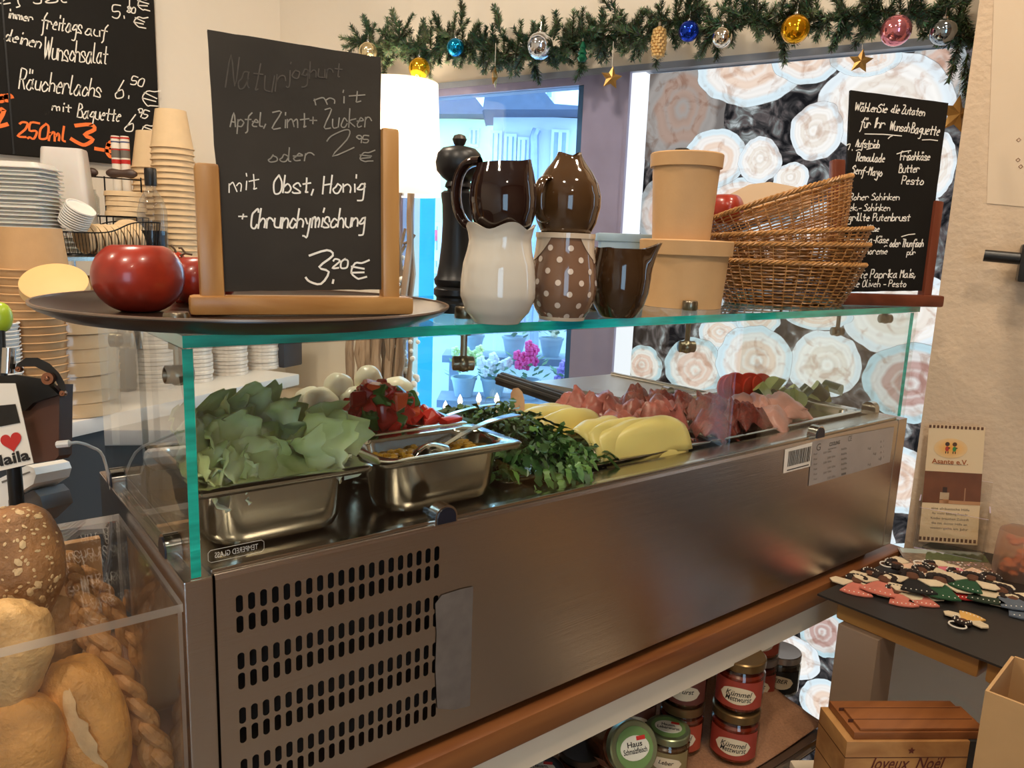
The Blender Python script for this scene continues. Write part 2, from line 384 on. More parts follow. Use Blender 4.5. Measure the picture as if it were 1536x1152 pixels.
# ------------------------------------------------------------------ backlit print of cut logs in the window
def mural_mat(name, st, disc):
    m = bpy.data.materials.new(name); m.use_nodes = True; nt = m.node_tree; nt.nodes.remove(nt.nodes['Principled BSDF'])
    e = nd(nt, 'ShaderNodeEmission'); e.inputs[1].default_value = st
    tc = nd(nt, 'ShaderNodeTexCoord'); nz = nd(nt, 'ShaderNodeTexNoise'); nz.inputs['Detail'].default_value = 8
    nt.links.new(tc.outputs['Object'], nz.inputs['Vector']); nz.inputs['Distortion'].default_value = 1.0 if disc else 1.6
    nz.inputs['Scale'].default_value = 30 if disc else 22
    cr = nd(nt, 'ShaderNodeValToRGB'); nt.links.new(nz.outputs[0], cr.inputs[0]); el = cr.color_ramp.elements
    if disc:
        el[0].position = .34; el[0].color = (.74, .62, .56, 1); el[1].position = .50; el[1].color = (1, 1, 1, 1)
        mx = nd(nt, 'ShaderNodeVectorMath', operation='MULTIPLY'); at = nd(nt, 'ShaderNodeAttribute', attribute_name='Col')
        nt.links.new(cr.outputs[0], mx.inputs[0]); nt.links.new(at.outputs['Color'], mx.inputs[1]); nt.links.new(mx.outputs[0], e.inputs[0])
    else:
        el[0].position = .38; el[0].color = (.012, .012, .014, 1); el[1].position = .60; el[1].color = (.20, .22, .22, 1)
        x = el.new(.47); x.color = (.05, .048, .05, 1); x = el.new(.54); x.color = (.13, .11, .11, 1); x = el.new(.70); x.color = (.55, .60, .62, 1)
        nt.links.new(cr.outputs[0], e.inputs[0])
    nt.links.new(e.outputs[0], nt.nodes['Material Output'].inputs[0]); return m
MB_BG = mural_mat('print_bark', 1.0, False); MB_D = mural_mat('print_wood', 1.0, True)
m = MB(); m.box(-.70, .18, .02, .05, .05, LT-.014, F1, mi=0)
SUR = Vector((1.42, 0, 0))+OUT*.019
discs = [(1128, 98, 72, 60, 1), (1215, 78, 46, 48, 1), (1325, 155, 82, 72, 0), (1224, 197, 33, 42, 0), (1071, 238, 41, 44, 1), (1140, 240, 27, 33, 0), (1186, 268, 23, 24, 0), (1110, 300, 46, 32, 1),
 (1405, 110, 34, 60, 2), (1300, 84, 44, 30, 1), (1408, 250, 20, 48, 0), (1000, 320, 42, 55, 2), (1245, 350, 50, 45, 1), (1330, 320, 60, 60, 0), (1160, 375, 48, 42, 1), (1050, 390, 40, 40, 0), (985, 428, 30, 34, 1),
 (965, 549, 25, 30, 3), (1041, 551, 39, 45, 3), (1131, 540, 49, 52, 1), (1236, 547, 46, 50, 0), (1345, 470, 72, 62, 0), (1372, 575, 62, 62, 4), (1080, 499, 27, 26, 1), (1136, 478, 29, 26, 1), (1025, 462, 30, 17, 1), (1225, 474, 42, 20, 1),
 (1160, 640, 40, 36, 0), (1075, 640, 40, 34, 1), (1010, 640, 34, 34, 1), (1270, 660, 50, 45, 1), (1345, 720, 44, 52, 1), (1210, 720, 42, 44, 0), (1130, 730, 46, 44, 1), (1280, 800, 50, 48, 0), (1190, 820, 48, 48, 1), (1355, 860, 40, 50, 1),
 (1236, 950, 30, 38, 4), (1186, 985, 38, 34, 0), (1312, 1010, 26, 40, 0), (1250, 1060, 42, 42, 1), (1110, 930, 50, 44, 1), (1180, 900, 26, 24, 0), (1290, 905, 30, 30, 1)]
pal = {0: ((.92, 1.02, 1.08), (1.1, 1.08, 1.04), (1.0, .93, .84)), 1: ((.82, .98, 1.06), (1.05, 1.02, .98), (1.0, .80, .66)), 2: ((.45, .50, .52), (.75, .70, .66), (.80, .58, .48)), 3: ((.62, .82, .88), (1.0, .98, .92), (.95, .72, .60)), 4: ((.60, .82, .90), (.85, .83, .80), (.62, .42, .38))}
# the big bark-faced trunk end at the upper left of the print
for k, (cx, cy, rx, ry, kind) in enumerate([(1022, 168, 62, 88, 5)] + discs):
    c = onp(cx, cy, SUR, OUT); sc = dep(c)/FPX; R = random.Random(k*13+5); N = 72; hx, hy = R.uniform(-.12, .12), R.uniform(-.12, .12)
    if kind == 5: A, B, D = (.22, .20, .19), (.40, .37, .35), (.46, .33, .27)
    else: A, B, D = pal[kind]
    dk_ = lambda c, f: tuple(f*x for x in c)
    rings = [(1.0, (.20, .18, .17)), (.985, A), (.90, dk_(A, .93)), (.84, A), (.78, dk_(B, .90)), (.73, B), (.66, dk_(B, .92)), (.60, B), (.53, dk_(D, .95)), (.46, D), (.40, dk_(D, .95)), (.34, tuple(.4*a+.6*b for a, b in zip(D, B))), (.27, D), (.20, dk_(D, .9)), (.12, B)]
    vs = []; cs = []; right = -EX if False else EX
    for r, col in rings:
        for i in range(N):
            a = 2*PI*i/N; n_ = 1+.10*noise.noise(Vector((math.cos(a)*1.3+k*5, math.sin(a)*1.3, .3)))+.055*noise.noise(Vector((math.cos(a)*4+k*5, math.sin(a)*4, 2.3)))
            if r < .7: n_ *= 1+.11*noise.noise(Vector((math.cos(a)*2+k*9, math.sin(a)*2, r)))
            k2 = 1-r if r < 1 else 0
            vs.append(c - OUT*(.0006+.0001*(k % 7)) + EX*((math.cos(a)*r*n_+hx*k2)*rx*sc/.86) + ZZ*((math.sin(a)*r*n_+hy*k2)*ry*sc)); cs.append(col)
    vs.append(c - OUT*(.0006+.0001*(k % 7))+EX*hx*rx*sc/.86+ZZ*hy*ry*sc); cs.append(D)
    fs = [(j*N+i, j*N+(i+1) % N, (j+1)*N+(i+1) % N, (j+1)*N+i) for j in range(len(rings)-1) for i in range(N)]
    L = len(rings)-1; fs += [(L*N+i, L*N+(i+1) % N, len(vs)-1) for i in range(N)]
    m.add(vs, fs, None, 1, cs)
# keep the discs inside the printed sheet
inv = F1.inverted()
for i, v in enumerate(m.v):
    q = inv @ v
    if q.x < -.699 or q.z > LT-.015 or q.x > .18: q.x = min(max(q.x, -.699), .18); q.z = min(q.z, LT-.015); m.v[i] = F1 @ q
mu = solo('log_mural', m, [MB_BG, MB_D], 'tall backlit photo print of stacked cut logs filling the right half of the window', 'mural', smooth=False)
solo('sky_gap_strip', MB().box(-.734, -.702, .0, .05, .05, LT-.014, F1), emis('sky_gap_glow', 'f4f8ff', 1.25), 'white vertical strip glowing in place of bright sky in the gap between the window frame and the log print', 'light', smooth=False)  # emission stands in for open sky seen through the gap; no lamp here

# ------------------------------------------------------------------ outside the window
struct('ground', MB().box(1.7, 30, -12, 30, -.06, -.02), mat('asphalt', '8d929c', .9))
def facade(name, label, x0, y0, x1, y1, d, col, wins, roof=None, thick=2.0, extra=None, cat='building'):
    a = V(x0, y1, d); b = V(x1, y1, d); ax = Vector((b.x-a.x, b.y-a.y, 0)).normalized(); nb = Vector((ax.y, -ax.x, 0)); nb = nb if nb.dot(a-C0) < 0 else -nb
    O = Vector((a.x, a.y, 0)); P = Plane(O, ax, ZZ, 0)
    def uv(px, py): p = onp(px, py, O, P.n)-O; return p.dot(ax), p.z
    t = thing(name, label, cat, (a.x, a.y, 0)); M = wall_frame(O, ax, -nb, ZZ)
    u1 = uv(x1, y1)[0]; zt = uv(x0, y0)[1]
    part('wall', MB().box(0, u1, 0, thick, 0, zt, M), mat(name+'_wall_'+col, col, .9, 0, .04, 1), t, True, False)
    for (wx0, wy0, wx1, wy1) in wins:
        p = uv(wx0, wy1); q = uv(wx1, wy0)
        f = MB().box(p[0]-.03, q[0]+.03, -.05, .02, p[1]-.05, q[1]+.03, M); f.box((p[0]+q[0])/2-.02, (p[0]+q[0])/2+.02, -.07, -.02, p[1], q[1], M)
        wo = part('window', f, mat('pale_casing', 'c9d2e6', .6), t, True, False)
        part('window_pane', MB().box(p[0], q[0], -.055, -.045, p[1], q[1], M), mat('far_pane', '7f93b5', .15), wo, True, False)
    if roof:
        pts = [uv(*r) for r in roof]; m = MB()
        vs = [M @ Vector((u, -.5, z)) for u, z in pts]+[M @ Vector((u, .6, z)) for u, z in pts]; n = len(pts)
        m.add(vs, [list(range(n)), [n+i for i in range(n)][::-1]]+[(i, (i+1) % n, n+(i+1) % n, n+i) for i in range(n)])
        part('roof', m, mat('roof_slate', '4c5670', .8), t, True, False)
    if extra: extra(t, M, uv)
    return t
def pipe(t, M, uv):
    pts = [uv(805, 196), uv(801, 206), uv(801, 260), uv(801, 520)]
    part('downpipe', MB().tube([M @ Vector((u, -.1, z)) for u, z in pts], .05, 8), mat('zinc', '93a0bb', .4, .5), t, True)
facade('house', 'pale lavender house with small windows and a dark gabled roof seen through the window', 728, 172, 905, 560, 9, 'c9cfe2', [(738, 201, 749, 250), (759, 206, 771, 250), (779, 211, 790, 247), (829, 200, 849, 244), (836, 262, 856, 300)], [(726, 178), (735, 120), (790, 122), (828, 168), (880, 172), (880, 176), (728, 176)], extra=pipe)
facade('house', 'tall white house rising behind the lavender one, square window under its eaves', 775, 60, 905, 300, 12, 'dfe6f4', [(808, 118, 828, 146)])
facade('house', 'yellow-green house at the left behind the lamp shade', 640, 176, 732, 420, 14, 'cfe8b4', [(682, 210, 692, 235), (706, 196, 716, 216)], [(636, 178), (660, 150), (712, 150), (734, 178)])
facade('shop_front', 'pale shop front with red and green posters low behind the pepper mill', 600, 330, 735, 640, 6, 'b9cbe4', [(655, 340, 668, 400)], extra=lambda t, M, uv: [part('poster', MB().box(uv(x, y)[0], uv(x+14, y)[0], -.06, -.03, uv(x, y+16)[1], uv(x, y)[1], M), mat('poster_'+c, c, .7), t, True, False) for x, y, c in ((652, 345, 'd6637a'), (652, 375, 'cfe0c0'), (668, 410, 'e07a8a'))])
b = thing('banner_stand', 'bright cyan roll-up banner standing outside behind the berry branch', 'banner', Vector((V(625, 600, 2.75).x, V(625, 600, 2.75).y, -.02)))
a_, b_ = V(588, 300, 2.75), V(653, 300, 2.75); ax = Vector((b_.x-a_.x, b_.y-a_.y, 0)).normalized(); nn = Vector((-ax.y, ax.x, 0)); M = wall_frame(Vector((a_.x, a_.y, 0)), ax, nn, ZZ); W_ = (b_-a_).length
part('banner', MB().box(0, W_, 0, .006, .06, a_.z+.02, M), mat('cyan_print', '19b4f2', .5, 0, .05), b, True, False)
part('base', MB().box(-.02, W_+.02, -.06, .07, -.02, .06, M, .01), mat('aluminium', 'b9bcc2', .3, .8), b, True)
# potted flowers on a stand outside
st = thing('flower_stand', 'grey two-step stand holding potted flowers outside the window', 'stand', Vector((V(765, 600, 3.0).x, V(765, 600, 3.0).y, -.02)))
A_, B_ = V(655, 600, 3.0), V(905, 600, 3.0); ax = Vector((B_.x-A_.x, B_.y-A_.y, 0)).normalized(); nn = Vector((-ax.y, ax.x, 0)); MS = wall_frame(Vector((A_.x, A_.y, 0)), ax, nn, ZZ); WS = (B_-A_).length
ZS = A_.z
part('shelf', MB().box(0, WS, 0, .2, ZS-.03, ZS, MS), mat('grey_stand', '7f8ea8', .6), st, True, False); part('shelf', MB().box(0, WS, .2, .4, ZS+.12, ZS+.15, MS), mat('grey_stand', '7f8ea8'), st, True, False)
for i, u in enumerate((.02, WS-.06)):
    part('leg', MB().box(u, u+.04, .02, .06, -.02, ZS-.03, MS).box(u, u+.04, .34, .38, -.02, ZS+.12, MS), mat('grey_stand', '7f8ea8'), st, True, False)
def pot(label, col, base, h, seed):
    t = thing('potted_flower', label, 'flower pot', base, 0, 'potted flowers outside the window'); R = random.Random(seed)
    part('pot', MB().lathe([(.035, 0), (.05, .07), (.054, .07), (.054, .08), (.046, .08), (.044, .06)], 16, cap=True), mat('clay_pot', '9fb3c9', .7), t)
    f = MB(); fl = MB()
    for k in range(26):
        a = R.uniform(0, 2*PI); r = R.uniform(.01, .075); z = R.uniform(.08, h*.8); q = Vector((math.cos(a)*r, math.sin(a)*r, z)); d = Vector((math.cos(a), math.sin(a), .6)).normalized()*.035; s_ = d.cross(ZZ).normalized()*.012
        f.add([q-d*.2, q+s_+d*.4, q+d, q-s_+d*.4], [(0, 1, 2, 3)])
    for k in range(13):
        a = R.uniform(0, 2*PI); r = R.uniform(.0, .07); q = Vector((math.cos(a)*r, math.sin(a)*r, R.uniform(h*.55, h)))
        for p_ in range(5):
            b2 = 2*PI*p_/5; d = Vector((math.cos(b2), -.3, math.sin(b2))); fl.ball(q+d*.013, .011, 6)
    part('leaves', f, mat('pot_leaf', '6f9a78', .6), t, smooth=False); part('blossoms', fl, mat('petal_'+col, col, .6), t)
pot_data = [(.10, 0, 'pale yellow-green blossoms, leftmost pot', 'dbe9b0', .20), (.22, 0, 'white blossoms beside the pale yellow-green one', 'f0f0ff', .17), (.36, 0, 'magenta blossoms in the front row', 'e8439a', .22), (.52, 0, 'lilac blossoms low in the middle', 'a58ae0', .15), (.12, 1, 'red blossoms on the upper step at the left', 'd84a6a', .2), (.30, 1, 'hot pink blossoms on the upper step', 'f060b8', .24), (.46, 1, 'cream blossoms on the upper step', 'f1ecd6', .18), (.60, 1, 'rose-coloured blossoms at the right of the upper step', 'f08ac0', .22)]
for i, (u, row, txt, col, h) in enumerate(pot_data):
    pot('potted flower outside with '+txt, col, MS @ Vector((min(u*WS/.66, WS-.06), .1+.2*row, ZS+.15*row)), h, i)

# ------------------------------------------------------------------ writing on the back wall, boards
wb = thing('wall_chalkboard', 'large black menu board with white and orange handwriting hung on the back wall', 'chalkboard', (.1, 1.73, TOP+.44))
pa = ony(243, 250, 1.72)
part('board', MB().box(-.62, ony(240, 230, 1.72).x, 1.712, 1.73, TOP+.435, TOP+1.3, None, .002), SLATE2, wb, True, False)
part('board_edge', MB().box(ony(13, 120, 1.72).x-.004, ony(13, 120, 1.72).x, 1.709, 1.7125, TOP+.437, TOP+1.3), mat('seam', '050505', .5), wb, True, False)
P = Plane((0, 1.712, 0), (1, 0, 0), (0, 0, 1), .001)
m = MB()
for t, ax_, ay_, bx_, by_, h in [('immer', 12, 26, 48, 33, 12), ('freitags', 62, 42, 122, 50, 22), ('auf', 127, 52, 160, 56, 17), ('deinen', 6, 60, 60, 72, 17), ('Wunschsalat', 66, 88, 160, 96, 30), ('R\u00e4ucherlachs', 28, 132, 150, 146, 28),
    ('6.', 172, 146, 192, 148, 26), ('50', 196, 126, 214, 130, 12), ('\u20ac', 212, 156, 236, 160, 24), ('mit', 78, 165, 106, 168, 12), ('Baguette', 116, 176, 180, 182, 20), ('6.', 186, 196, 206, 200, 26), ('95', 204, 174, 220, 178, 12), ('\u20ac', 212, 202, 232, 204, 17), ('5.', 168, 26, 186, 28, 18), ('80', 190, 18, 202, 20, 8), ('\u20ac', 200, 38, 218, 42, 16), ('T\u20ac', 186, 12, 225, 16, 18), ('Zf', 0, 6, 36, 4, 12), ('Jol', 50, 6, 100, 3, 12)]:
    P.wr(m, t, ax_, ay_, bx_, by_, h, .0028)
part('handwriting', m, CHALK, wb, True, False, label='white handwriting')
m = MB(); P.wr(m, '250ml', 26, 205, 98, 212, 22, .005)
P.wr(m, '3', 108, 214, 136, 218, 30, .009); P.wr(m, '-\u20ac', 138, 232, 176, 236, 26, .009); P.wr(m, 'er', -2, 152, 18, 150, 13, .009); P.wr(m, 'Z', -4, 188, 10, 186, 20, .009)
part('handwriting', m, CHALKO, wb, True, False, label='orange handwriting')

# ------------------------------------------------------------------ fir garland with baubles
gp = [(540, 62, .03), (572, 84, .04), (602, 60, .05), (640, 84, .05), (672, 62, .05), (700, 66, .06), (735, 78, .06), (770, 84, .06), (812, 72, .06), (850, 78, .06), (890, 60, .07), (930, 52, .07), (975, 58, .07), (1015, 30, .07), (1060, 50, .07), (1110, 26, .07), (1160, 40, .07), (1200, 22, .07), (1260, 30, .07), (1310, 20, .07), (1370, 22, .07), (1420, 24, .06), (1448, 60, .06)]
G3 = [W1(a, b, c) for a, b, c in gp]
R = random.Random(3)
tw = MB(); tw.tube(G3, .004, 6); nd_ = MB(); G1, G2_ = lin('34503c'), lin('869873')
def sprig(o, d, L, seed):
    q = random.Random(seed); d = d.normalized(); tw.tube([o, o+d*L], [.0018, .0008], 4); k = int(L/.00030)
    a0 = d.orthogonal().normalized(); b0 = d.cross(a0); tone = q.random()
    for i in range(k):
        t = i/k; a = q.uniform(0, 2*PI); n_ = (a0*math.cos(a)+b0*math.sin(a))*.9+d*q.uniform(.3, .9); n_.normalize()
        l = q.uniform(.012, .020)*(1-.3*t); p = o+d*L*t; w_ = n_.cross(d).normalized()*.0011
        c = tuple(G1[z]*(1-f_)+G2_[z]*f_ for z in range(3) for f_ in [min(1, max(0, tone*.7+q.uniform(-.2, .3)))])
        nd_.add([p-w_*.6, p+w_*.6, p+n_*l*.6+w_, p+n_*l, p+n_*l*.6-w_], [(0, 1, 2, 3, 4)], cols=[c]*5)
for i in range(len(G3)-1):
    a, b = G3[i], G3[i+1]; n_ = max(4, int((b-a).length/.0036))
    for k in range(n_):
        o = a.lerp(b, (k+R.random())/n_); an = R.uniform(0, 2*PI)
        d = EX*math.cos(an)*.8+ZZ*math.sin(an)-OUT*R.uniform(-.1, .6); L = R.uniform(.030, .062) * (1.15 if d.z > 0 else .95)
        sprig(o-OUT*R.uniform(-.01, .02), d, L, i*100+k)
for (x, y, x2, y2) in [(575, 70, 578, 122), (690, 40, 694, 4), (560, 60, 545, 30), (598, 50, 592, 22), (642, 66, 636, 38), (750, 50, 748, 14), (830, 60, 836, 28), (985, 40, 990, 92), (1075, 40, 1078, 78), (1180, 50, 1175, 84), (800, 90, 806, 112), (875, 80, 870, 110), (940, 40, 905, 5), (1440, 60, 1428, 112), (1452, 80, 1455, 150), (1446, 20, 1450, 60), (1300, 30, 1290, 55)]:
    a, b = W1(x, y, .06), W1(x2, y2, .06)
    for k in range(3):
        o = a.lerp(b, k/3); sprig(o, (b-a).normalized()+Vector((R.uniform(-.3, .3), R.uniform(-.3, .3), R.uniform(-.3, .3))), max(.03, (b-a).length*.5), 9000+x+k)
gt = thing('fir_garland', 'long green artificial fir garland strung along the lintel above the window', 'garland', G3[0])
part('twigs', tw, mat('twig', '4a3a28', .8), gt, True); part('needles', nd_, mat('needles', '3c5240', .55, vcol=True, var=.1), gt, True, False, kind='stuff')
print('needle tris', len(nd_.f))
def bauble(px, py, rpx, label, col, rough=.12, metal=.85, string=None, off=.11, deco=None):
    c = W1(px, py, off); r = rpx*dep(c)/FPX; t = thing('bauble', label, 'bauble', c, 0, 'glass baubles on the garland')
    part('ball', MB().ball((0, 0, 0), r, 28), mat('bauble_'+col, col, rough, metal, .05), t)
    part('cap', MB().lathe([(r*.22, r*.93), (r*.22, r*1.12), (r*.1, r*1.16)], 12), CHROME if deco != 'clear' else CHROME, t)
    s_ = MB().tube([(0, 0, r*1.14), (.001, 0, r*1.3+.012)], .0006, 5); s_.tube([(r*.1*math.cos(a), 0, r*1.22+r*.1*math.sin(a)) for a in [i*PI/4 for i in range(8)]], .0006, 4, closed=True)
    part('hanger', s_, CHROME, t)
    return t, r
bauble(552, 78, 14, 'small pale gold bauble at the left end of the garland', 'e3d2a8')
bauble(629, 103, 16, 'shiny yellow-gold bauble hanging near the left end of the garland', 'e9b528')
bauble(683, 71, 13, 'small turquoise blue bauble tucked into the garland', '1591c9')
bauble(1033, 47, 15, 'deep royal blue bauble between the cone and the silver one', '1b3fc0')
bauble(1083, 56, 15, 'clear silver bauble right of the royal blue one', 'e6dfd2', .06, 1)
bauble(1193, 44, 21, 'large amber-gold bauble above the log print', 'e0a018')
bauble(1344, 46, 22, 'large pink bauble above the right-hand chalkboard', 'e08a96')
bauble(1415, 48, 19, 'clear grey glass bauble at the right end of the garland', '9aa4ae', .06, 1)
# reflector bauble: silver with a fluted hollow of orange and gold
t, r = bauble(810, 69, 20, 'silver bauble with a glowing orange fluted hollow in its front', 'dfe4ec', .08, 1)
dirc = (C0-t.location).normalized(); Mq = Matrix.Translation(t.location) @ dirc.to_track_quat('Z', 'Y').to_matrix().to_4x4() @ RY(-.25)
f = MB(); N = 32
vs = []; 
for rr, zz, cc in ((.74, .72, (.75, .75, .8)), (.70, .78, (.9, .9, .95)), (.62, .62, (.02, .12, .10)), (.40, .66, (.5, .06, .03)), (.28, .60, (.95, .25, .05)), (.12, .70, (1, .6, .1))):
    for i in range(N):
        a = 2*PI*i/N; k = 1+(.13*math.cos(a*8) if rr < .65 else 0); vs.append(((rr*k*r*math.cos(a)), (rr*k*r*math.sin(a)), zz*r+.002))
cc = [(.75, .75, .8)]*N+[(.9, .9, .95)]*N+[(.02, .12, .10)]*N+[(.5, .06, .03)]*N+[(.95, .25, .05)]*N+[(1, .6, .1)]*N
f.add(vs+[(0, 0, .72*r)], [(j*N+i, j*N+(i+1) % N, (j+1)*N+(i+1) % N, (j+1)*N+i) for j in range(5) for i in range(N)]+[(5*N+i, 5*N+(i+1) % N, 6*N) for i in range(N)], Mq, cols=cc+[(1, .7, .2)])
part('reflector', f, mat('foil', 'ffffff', .2, .5, .05, vcol=True), t, True)
# pine-cone ornament
c = W1(988, 64, .11); t = thing('cone_ornament', 'gold glass pine cone hanging beside the royal blue bauble', 'ornament', c); s = dep(c)/FPX; f = MB()
f.ball((0, 0, 0), 1, 16, (10*s, 10*s, 24*s))
for j in range(9):
    z = -18*s+j*4.4*s; r = 10.5*s*math.sqrt(max(.05, 1-(z/(25*s))**2))
    for i in range(8): a = 2*PI*(i+.5*(j % 2))/8; f.ball((r*math.cos(a)*.85, r*math.sin(a)*.85, z), 4.0*s, 6, (1, 1, .8))
part('cone', f, mat('cone_gold', 'd9b67a', .3, .5), t); part('cap', MB().lathe([(3*s, 23*s), (3*s, 28*s), (1.5*s, 30*s)], 10), CHROME, t); part('hanger', MB().tube([(0, 0, 29*s), (0, 0, 42*s)], .0006, 4), CHROME, t)
# little tree ornament
c = W1(874, 76, .11); t = thing('tree_ornament', 'tiny dark green tree ornament right of the silver reflector bauble', 'ornament', c); s = dep(c)/FPX
part('tree', MB().lathe([(2*s, -16*s), (5*s, -16*s), (8*s, -11*s), (5*s, -6*s), (7*s, -4*s), (4*s, 2*s), (5.5*s, 4*s), (3*s, 10*s), (1*s, 14*s)], 14), mat('tree_green', '1f6a50', .2, .5), t); part('cap', MB().lathe([(2*s, 13*s), (2*s, 17*s)], 8), CHROME, t)
def star(px, py, rpx, label, off, yaw=0, m=None, tilt=.1, ln=True):
    c = W1(px, py, off); s = dep(c)/FPX*rpx; d = (C0-c); d.z = 0; d.normalize(); Mx = (-d).to_track_quat('Y', 'Z').to_matrix().to_4x4() @ RZ(yaw) @ RY(tilt)
    t = thing('star_ornament', label, 'star', c, 0, 'gold stars hanging in front of the window'); f = MB(); vs = [(0, -.28*s, 0), (0, .28*s, 0)]
    for i in range(10): a = PI/2+i*PI/5; r = s*(1 if i % 2 == 0 else .48); vs.append((r*math.cos(a), 0, r*math.sin(a)))
    fs = [(0, 2+i, 2+(i+1) % 10) for i in range(10)]+[(1, 2+(i+1) % 10, 2+i) for i in range(10)]
    f.add([Mx @ Vector(v) for v in vs], fs); part('star', f, mat('star_gold', 'ab8448', .35, .6), t, smooth=False)
    if ln: part('string', MB().tube([(0, 0, s*.95), (0, 0, s*.95+.05)], .0005, 4), CHALK, t)
star(742, 116, 17, 'thin gold star seen edge-on over the window pane', .10, 1.35)
star(917, 117, 17, 'gold-rimmed star hanging over the window frame', .10, .2)
star(1291, 92, 18, 'matt gold star hanging in front of the log print', .08, .1)
star(1434, 172, 30, 'large dark gold star partly behind the right-hand chalkboard', .06, .7)
# no separate spotlight lights the wall behind the garland; ceiling lamps point down
# ------------------------------------------------------------------ counter the cold case stands on
L = 1.165; D = .335; BH = .225; G0, G1_ = .180, .189; CT = TOP-BH-.012
ct = thing('counter', 'wooden shop counter board with cream painted apron under the steel cold case', 'counter', (.3, .2, 0))
part('counter_board', MB().box(-.62, 1.20, -.012, .42, CT-.032, CT, None, .004), COUNTW, ct, True)
part('apron', MB().box(-.62, 1.19, .004, .03, CT-.080, CT-.032), CREAM, ct, True, False)
part('leg', MB().box(1.10, 1.16, .34, .40, 0, CT-.032), CREAM, ct, True, False); part('leg', MB().box(-.60, -.54, .34, .40, 0, CT-.032), CREAM, ct, True, False)
part('leg', MB().box(-.60, -.54, .03, .09, 0, CT-.032), CREAM, ct, True, False); 
part('back_panel', MB().box(-.54, .50, .40, .42, 0, CT-.032), mat('dark_panel', '3a2c20', .7), ct, True, False)

# ------------------------------------------------------------------ steel cold case with glass superstructure
case = thing('cold_case', 'long stainless steel countertop cold case with a glass top shelf and slotted grille', 'display case', (.58, .17, CT))
z0 = TOP-BH
# front panel with rows of stamped slots
def slotted(mb, x0, x1, z0_, z1_, holes, y, y2):
    """holes: list of rows (z centre, [x centres]); the plate is tiled by cells around them"""
    pw, ph = holes['pw'], holes['ph']; hw, hh = .0029, .0074
    xs = holes['xs']; zs = holes['zs']
    for zc in zs:
        for xc in xs:
            xa, xb, za, zb = xc-pw/2, xc+pw/2, zc-ph/2, zc+ph/2
            inn = []; o = []
            for k in range(12):
                a = 2*PI*(k+.5)/12; cx_, sz = math.cos(a), math.sin(a)
                ix = hw*cx_; iz = (hh-hw)*(1 if sz > 0 else -1)+hw*sz; inn.append((xc+ix, iz+zc))
                q = max(abs(cx_)/(pw/2), abs(sz)/(ph/2)); ox, oz = cx_/q, sz/q
                o.append((xc+ox, zc+oz))
            # snap the diagonal ones to corners so that neighbouring cells close
            for kx, kz, idx in ((1, 1, None), (-1, 1, None), (-1, -1, None), (1, -1, None)):
                best = min(range(12), key=lambda i: (o[i][0]-(xc+kx*pw/2))**2+(o[i][1]-(zc+kz*ph/2))**2); o[best] = (xc+kx*pw/2, zc+kz*ph/2)
            vs = [(a, y, b) for a, b in o]+[(a, y, b) for a, b in inn]+[(a, y2, b) for a, b in inn]
            mb.add(vs, [(k, (k+1) % 12, 12+(k+1) % 12, 12+k) for k in range(12)]+[(12+k, 12+(k+1) % 12, 24+(k+1) % 12, 24+k) for k in range(12)])
fp = MB(); pw = .0098; PH = .0178; xs = [.0415+pw*i for i in range(20)]
pairs = [-.0375, -.0875, -.1365, -.184]; zs = []
for p_ in pairs: zs += [TOP+p_+PH/2, TOP+p_-PH/2]
slotted(fp, 0, 0, 0, 0, dict(pw=pw, ph=PH, xs=xs, zs=zs), 0, .0016)
xa, xb = xs[0]-pw/2, xs[-1]+pw/2; X0, X1 = .0235, L-.030
def fq(x0, x1, a, b): fp.quad((x0, 0, a), (x1, 0, a), (x1, 0, b), (x0, 0, b))
fq(X0, xa, z0, TOP-.004); fq(xb, X1, z0, TOP-.004)
edges = [z0]
for p_ in pairs[::-1]: edges += [TOP+p_-PH, TOP+p_+PH]
edges.append(TOP-.004)
for i in range(0, len(edges), 2): fq(xa, xb, edges[i], edges[i+1])
fp.add([(X0, 0, TOP-.004), (X1, 0, TOP-.004), (X1, .0015, TOP-.0005), (X0, .0015, TOP-.0005), (X0, .004, TOP), (X1, .004, TOP)], [(0, 1, 2, 3), (3, 2, 5, 4)])
fp.add([(X0, 0, z0), (X0, 0, TOP-.004), (X0, .012, TOP-.004), (X0, .012, z0)], [(0, 1, 2, 3)])
fpo = part('front_panel', fp, STEEL, case, True, False, label='brushed steel front panel with rows of slots')
part('compressor_bay', MB().box(.03, .30, .02, .30, z0+.005, TOP-.02), DARKIN, case, True, False)
part('end_panel', MB().box(0, .0215, -.0005, D, z0, TOP, None, .0012), STEEL, case, True, False)
part('end_panel', MB().box(L-.029, L, -.0005, D, z0, TOP, None, .0012), STEEL, case, True, False)
part('back_panel', MB().box(.0215, L-.029, D-.003, D, z0, TOP), STEEL, case, True, False)
# deck: flat over the compressor, a rectangular well for the trays on the right
WX0, WX1, WY0, WY1 = .345, L-.035, .050, .300
m = MB(); m.box(.0215, WX0, .004, D-.003, TOP-.002, TOP); m.box(WX0, L-.029, .004, WY0, TOP-.002, TOP); m.box(WX0, L-.029, WY1, D-.003, TOP-.002, TOP); m.box(WX1, L-.029, WY0, WY1, TOP-.002, TOP)
m.box(.0215, L-.029, .004, .014, TOP, TOP+.0035, None, .001)
part('deck', m, STEELX, case, True, False)
m = MB(); m.box(WX0, WX1, WY0, WY0+.001, TOP-.15, TOP-.002); m.box(WX0, WX1, WY1-.001, WY1, TOP-.15, TOP-.002); m.box(WX0, WX0+.001, WY0, WY1, TOP-.15, TOP-.002); m.box(WX1-.001, WX1, WY0, WY1, TOP-.15, TOP-.002); m.box(WX0, WX1, WY0, WY1, TOP-.151, TOP-.15)
part('well', m, STEELX, case, True, False)
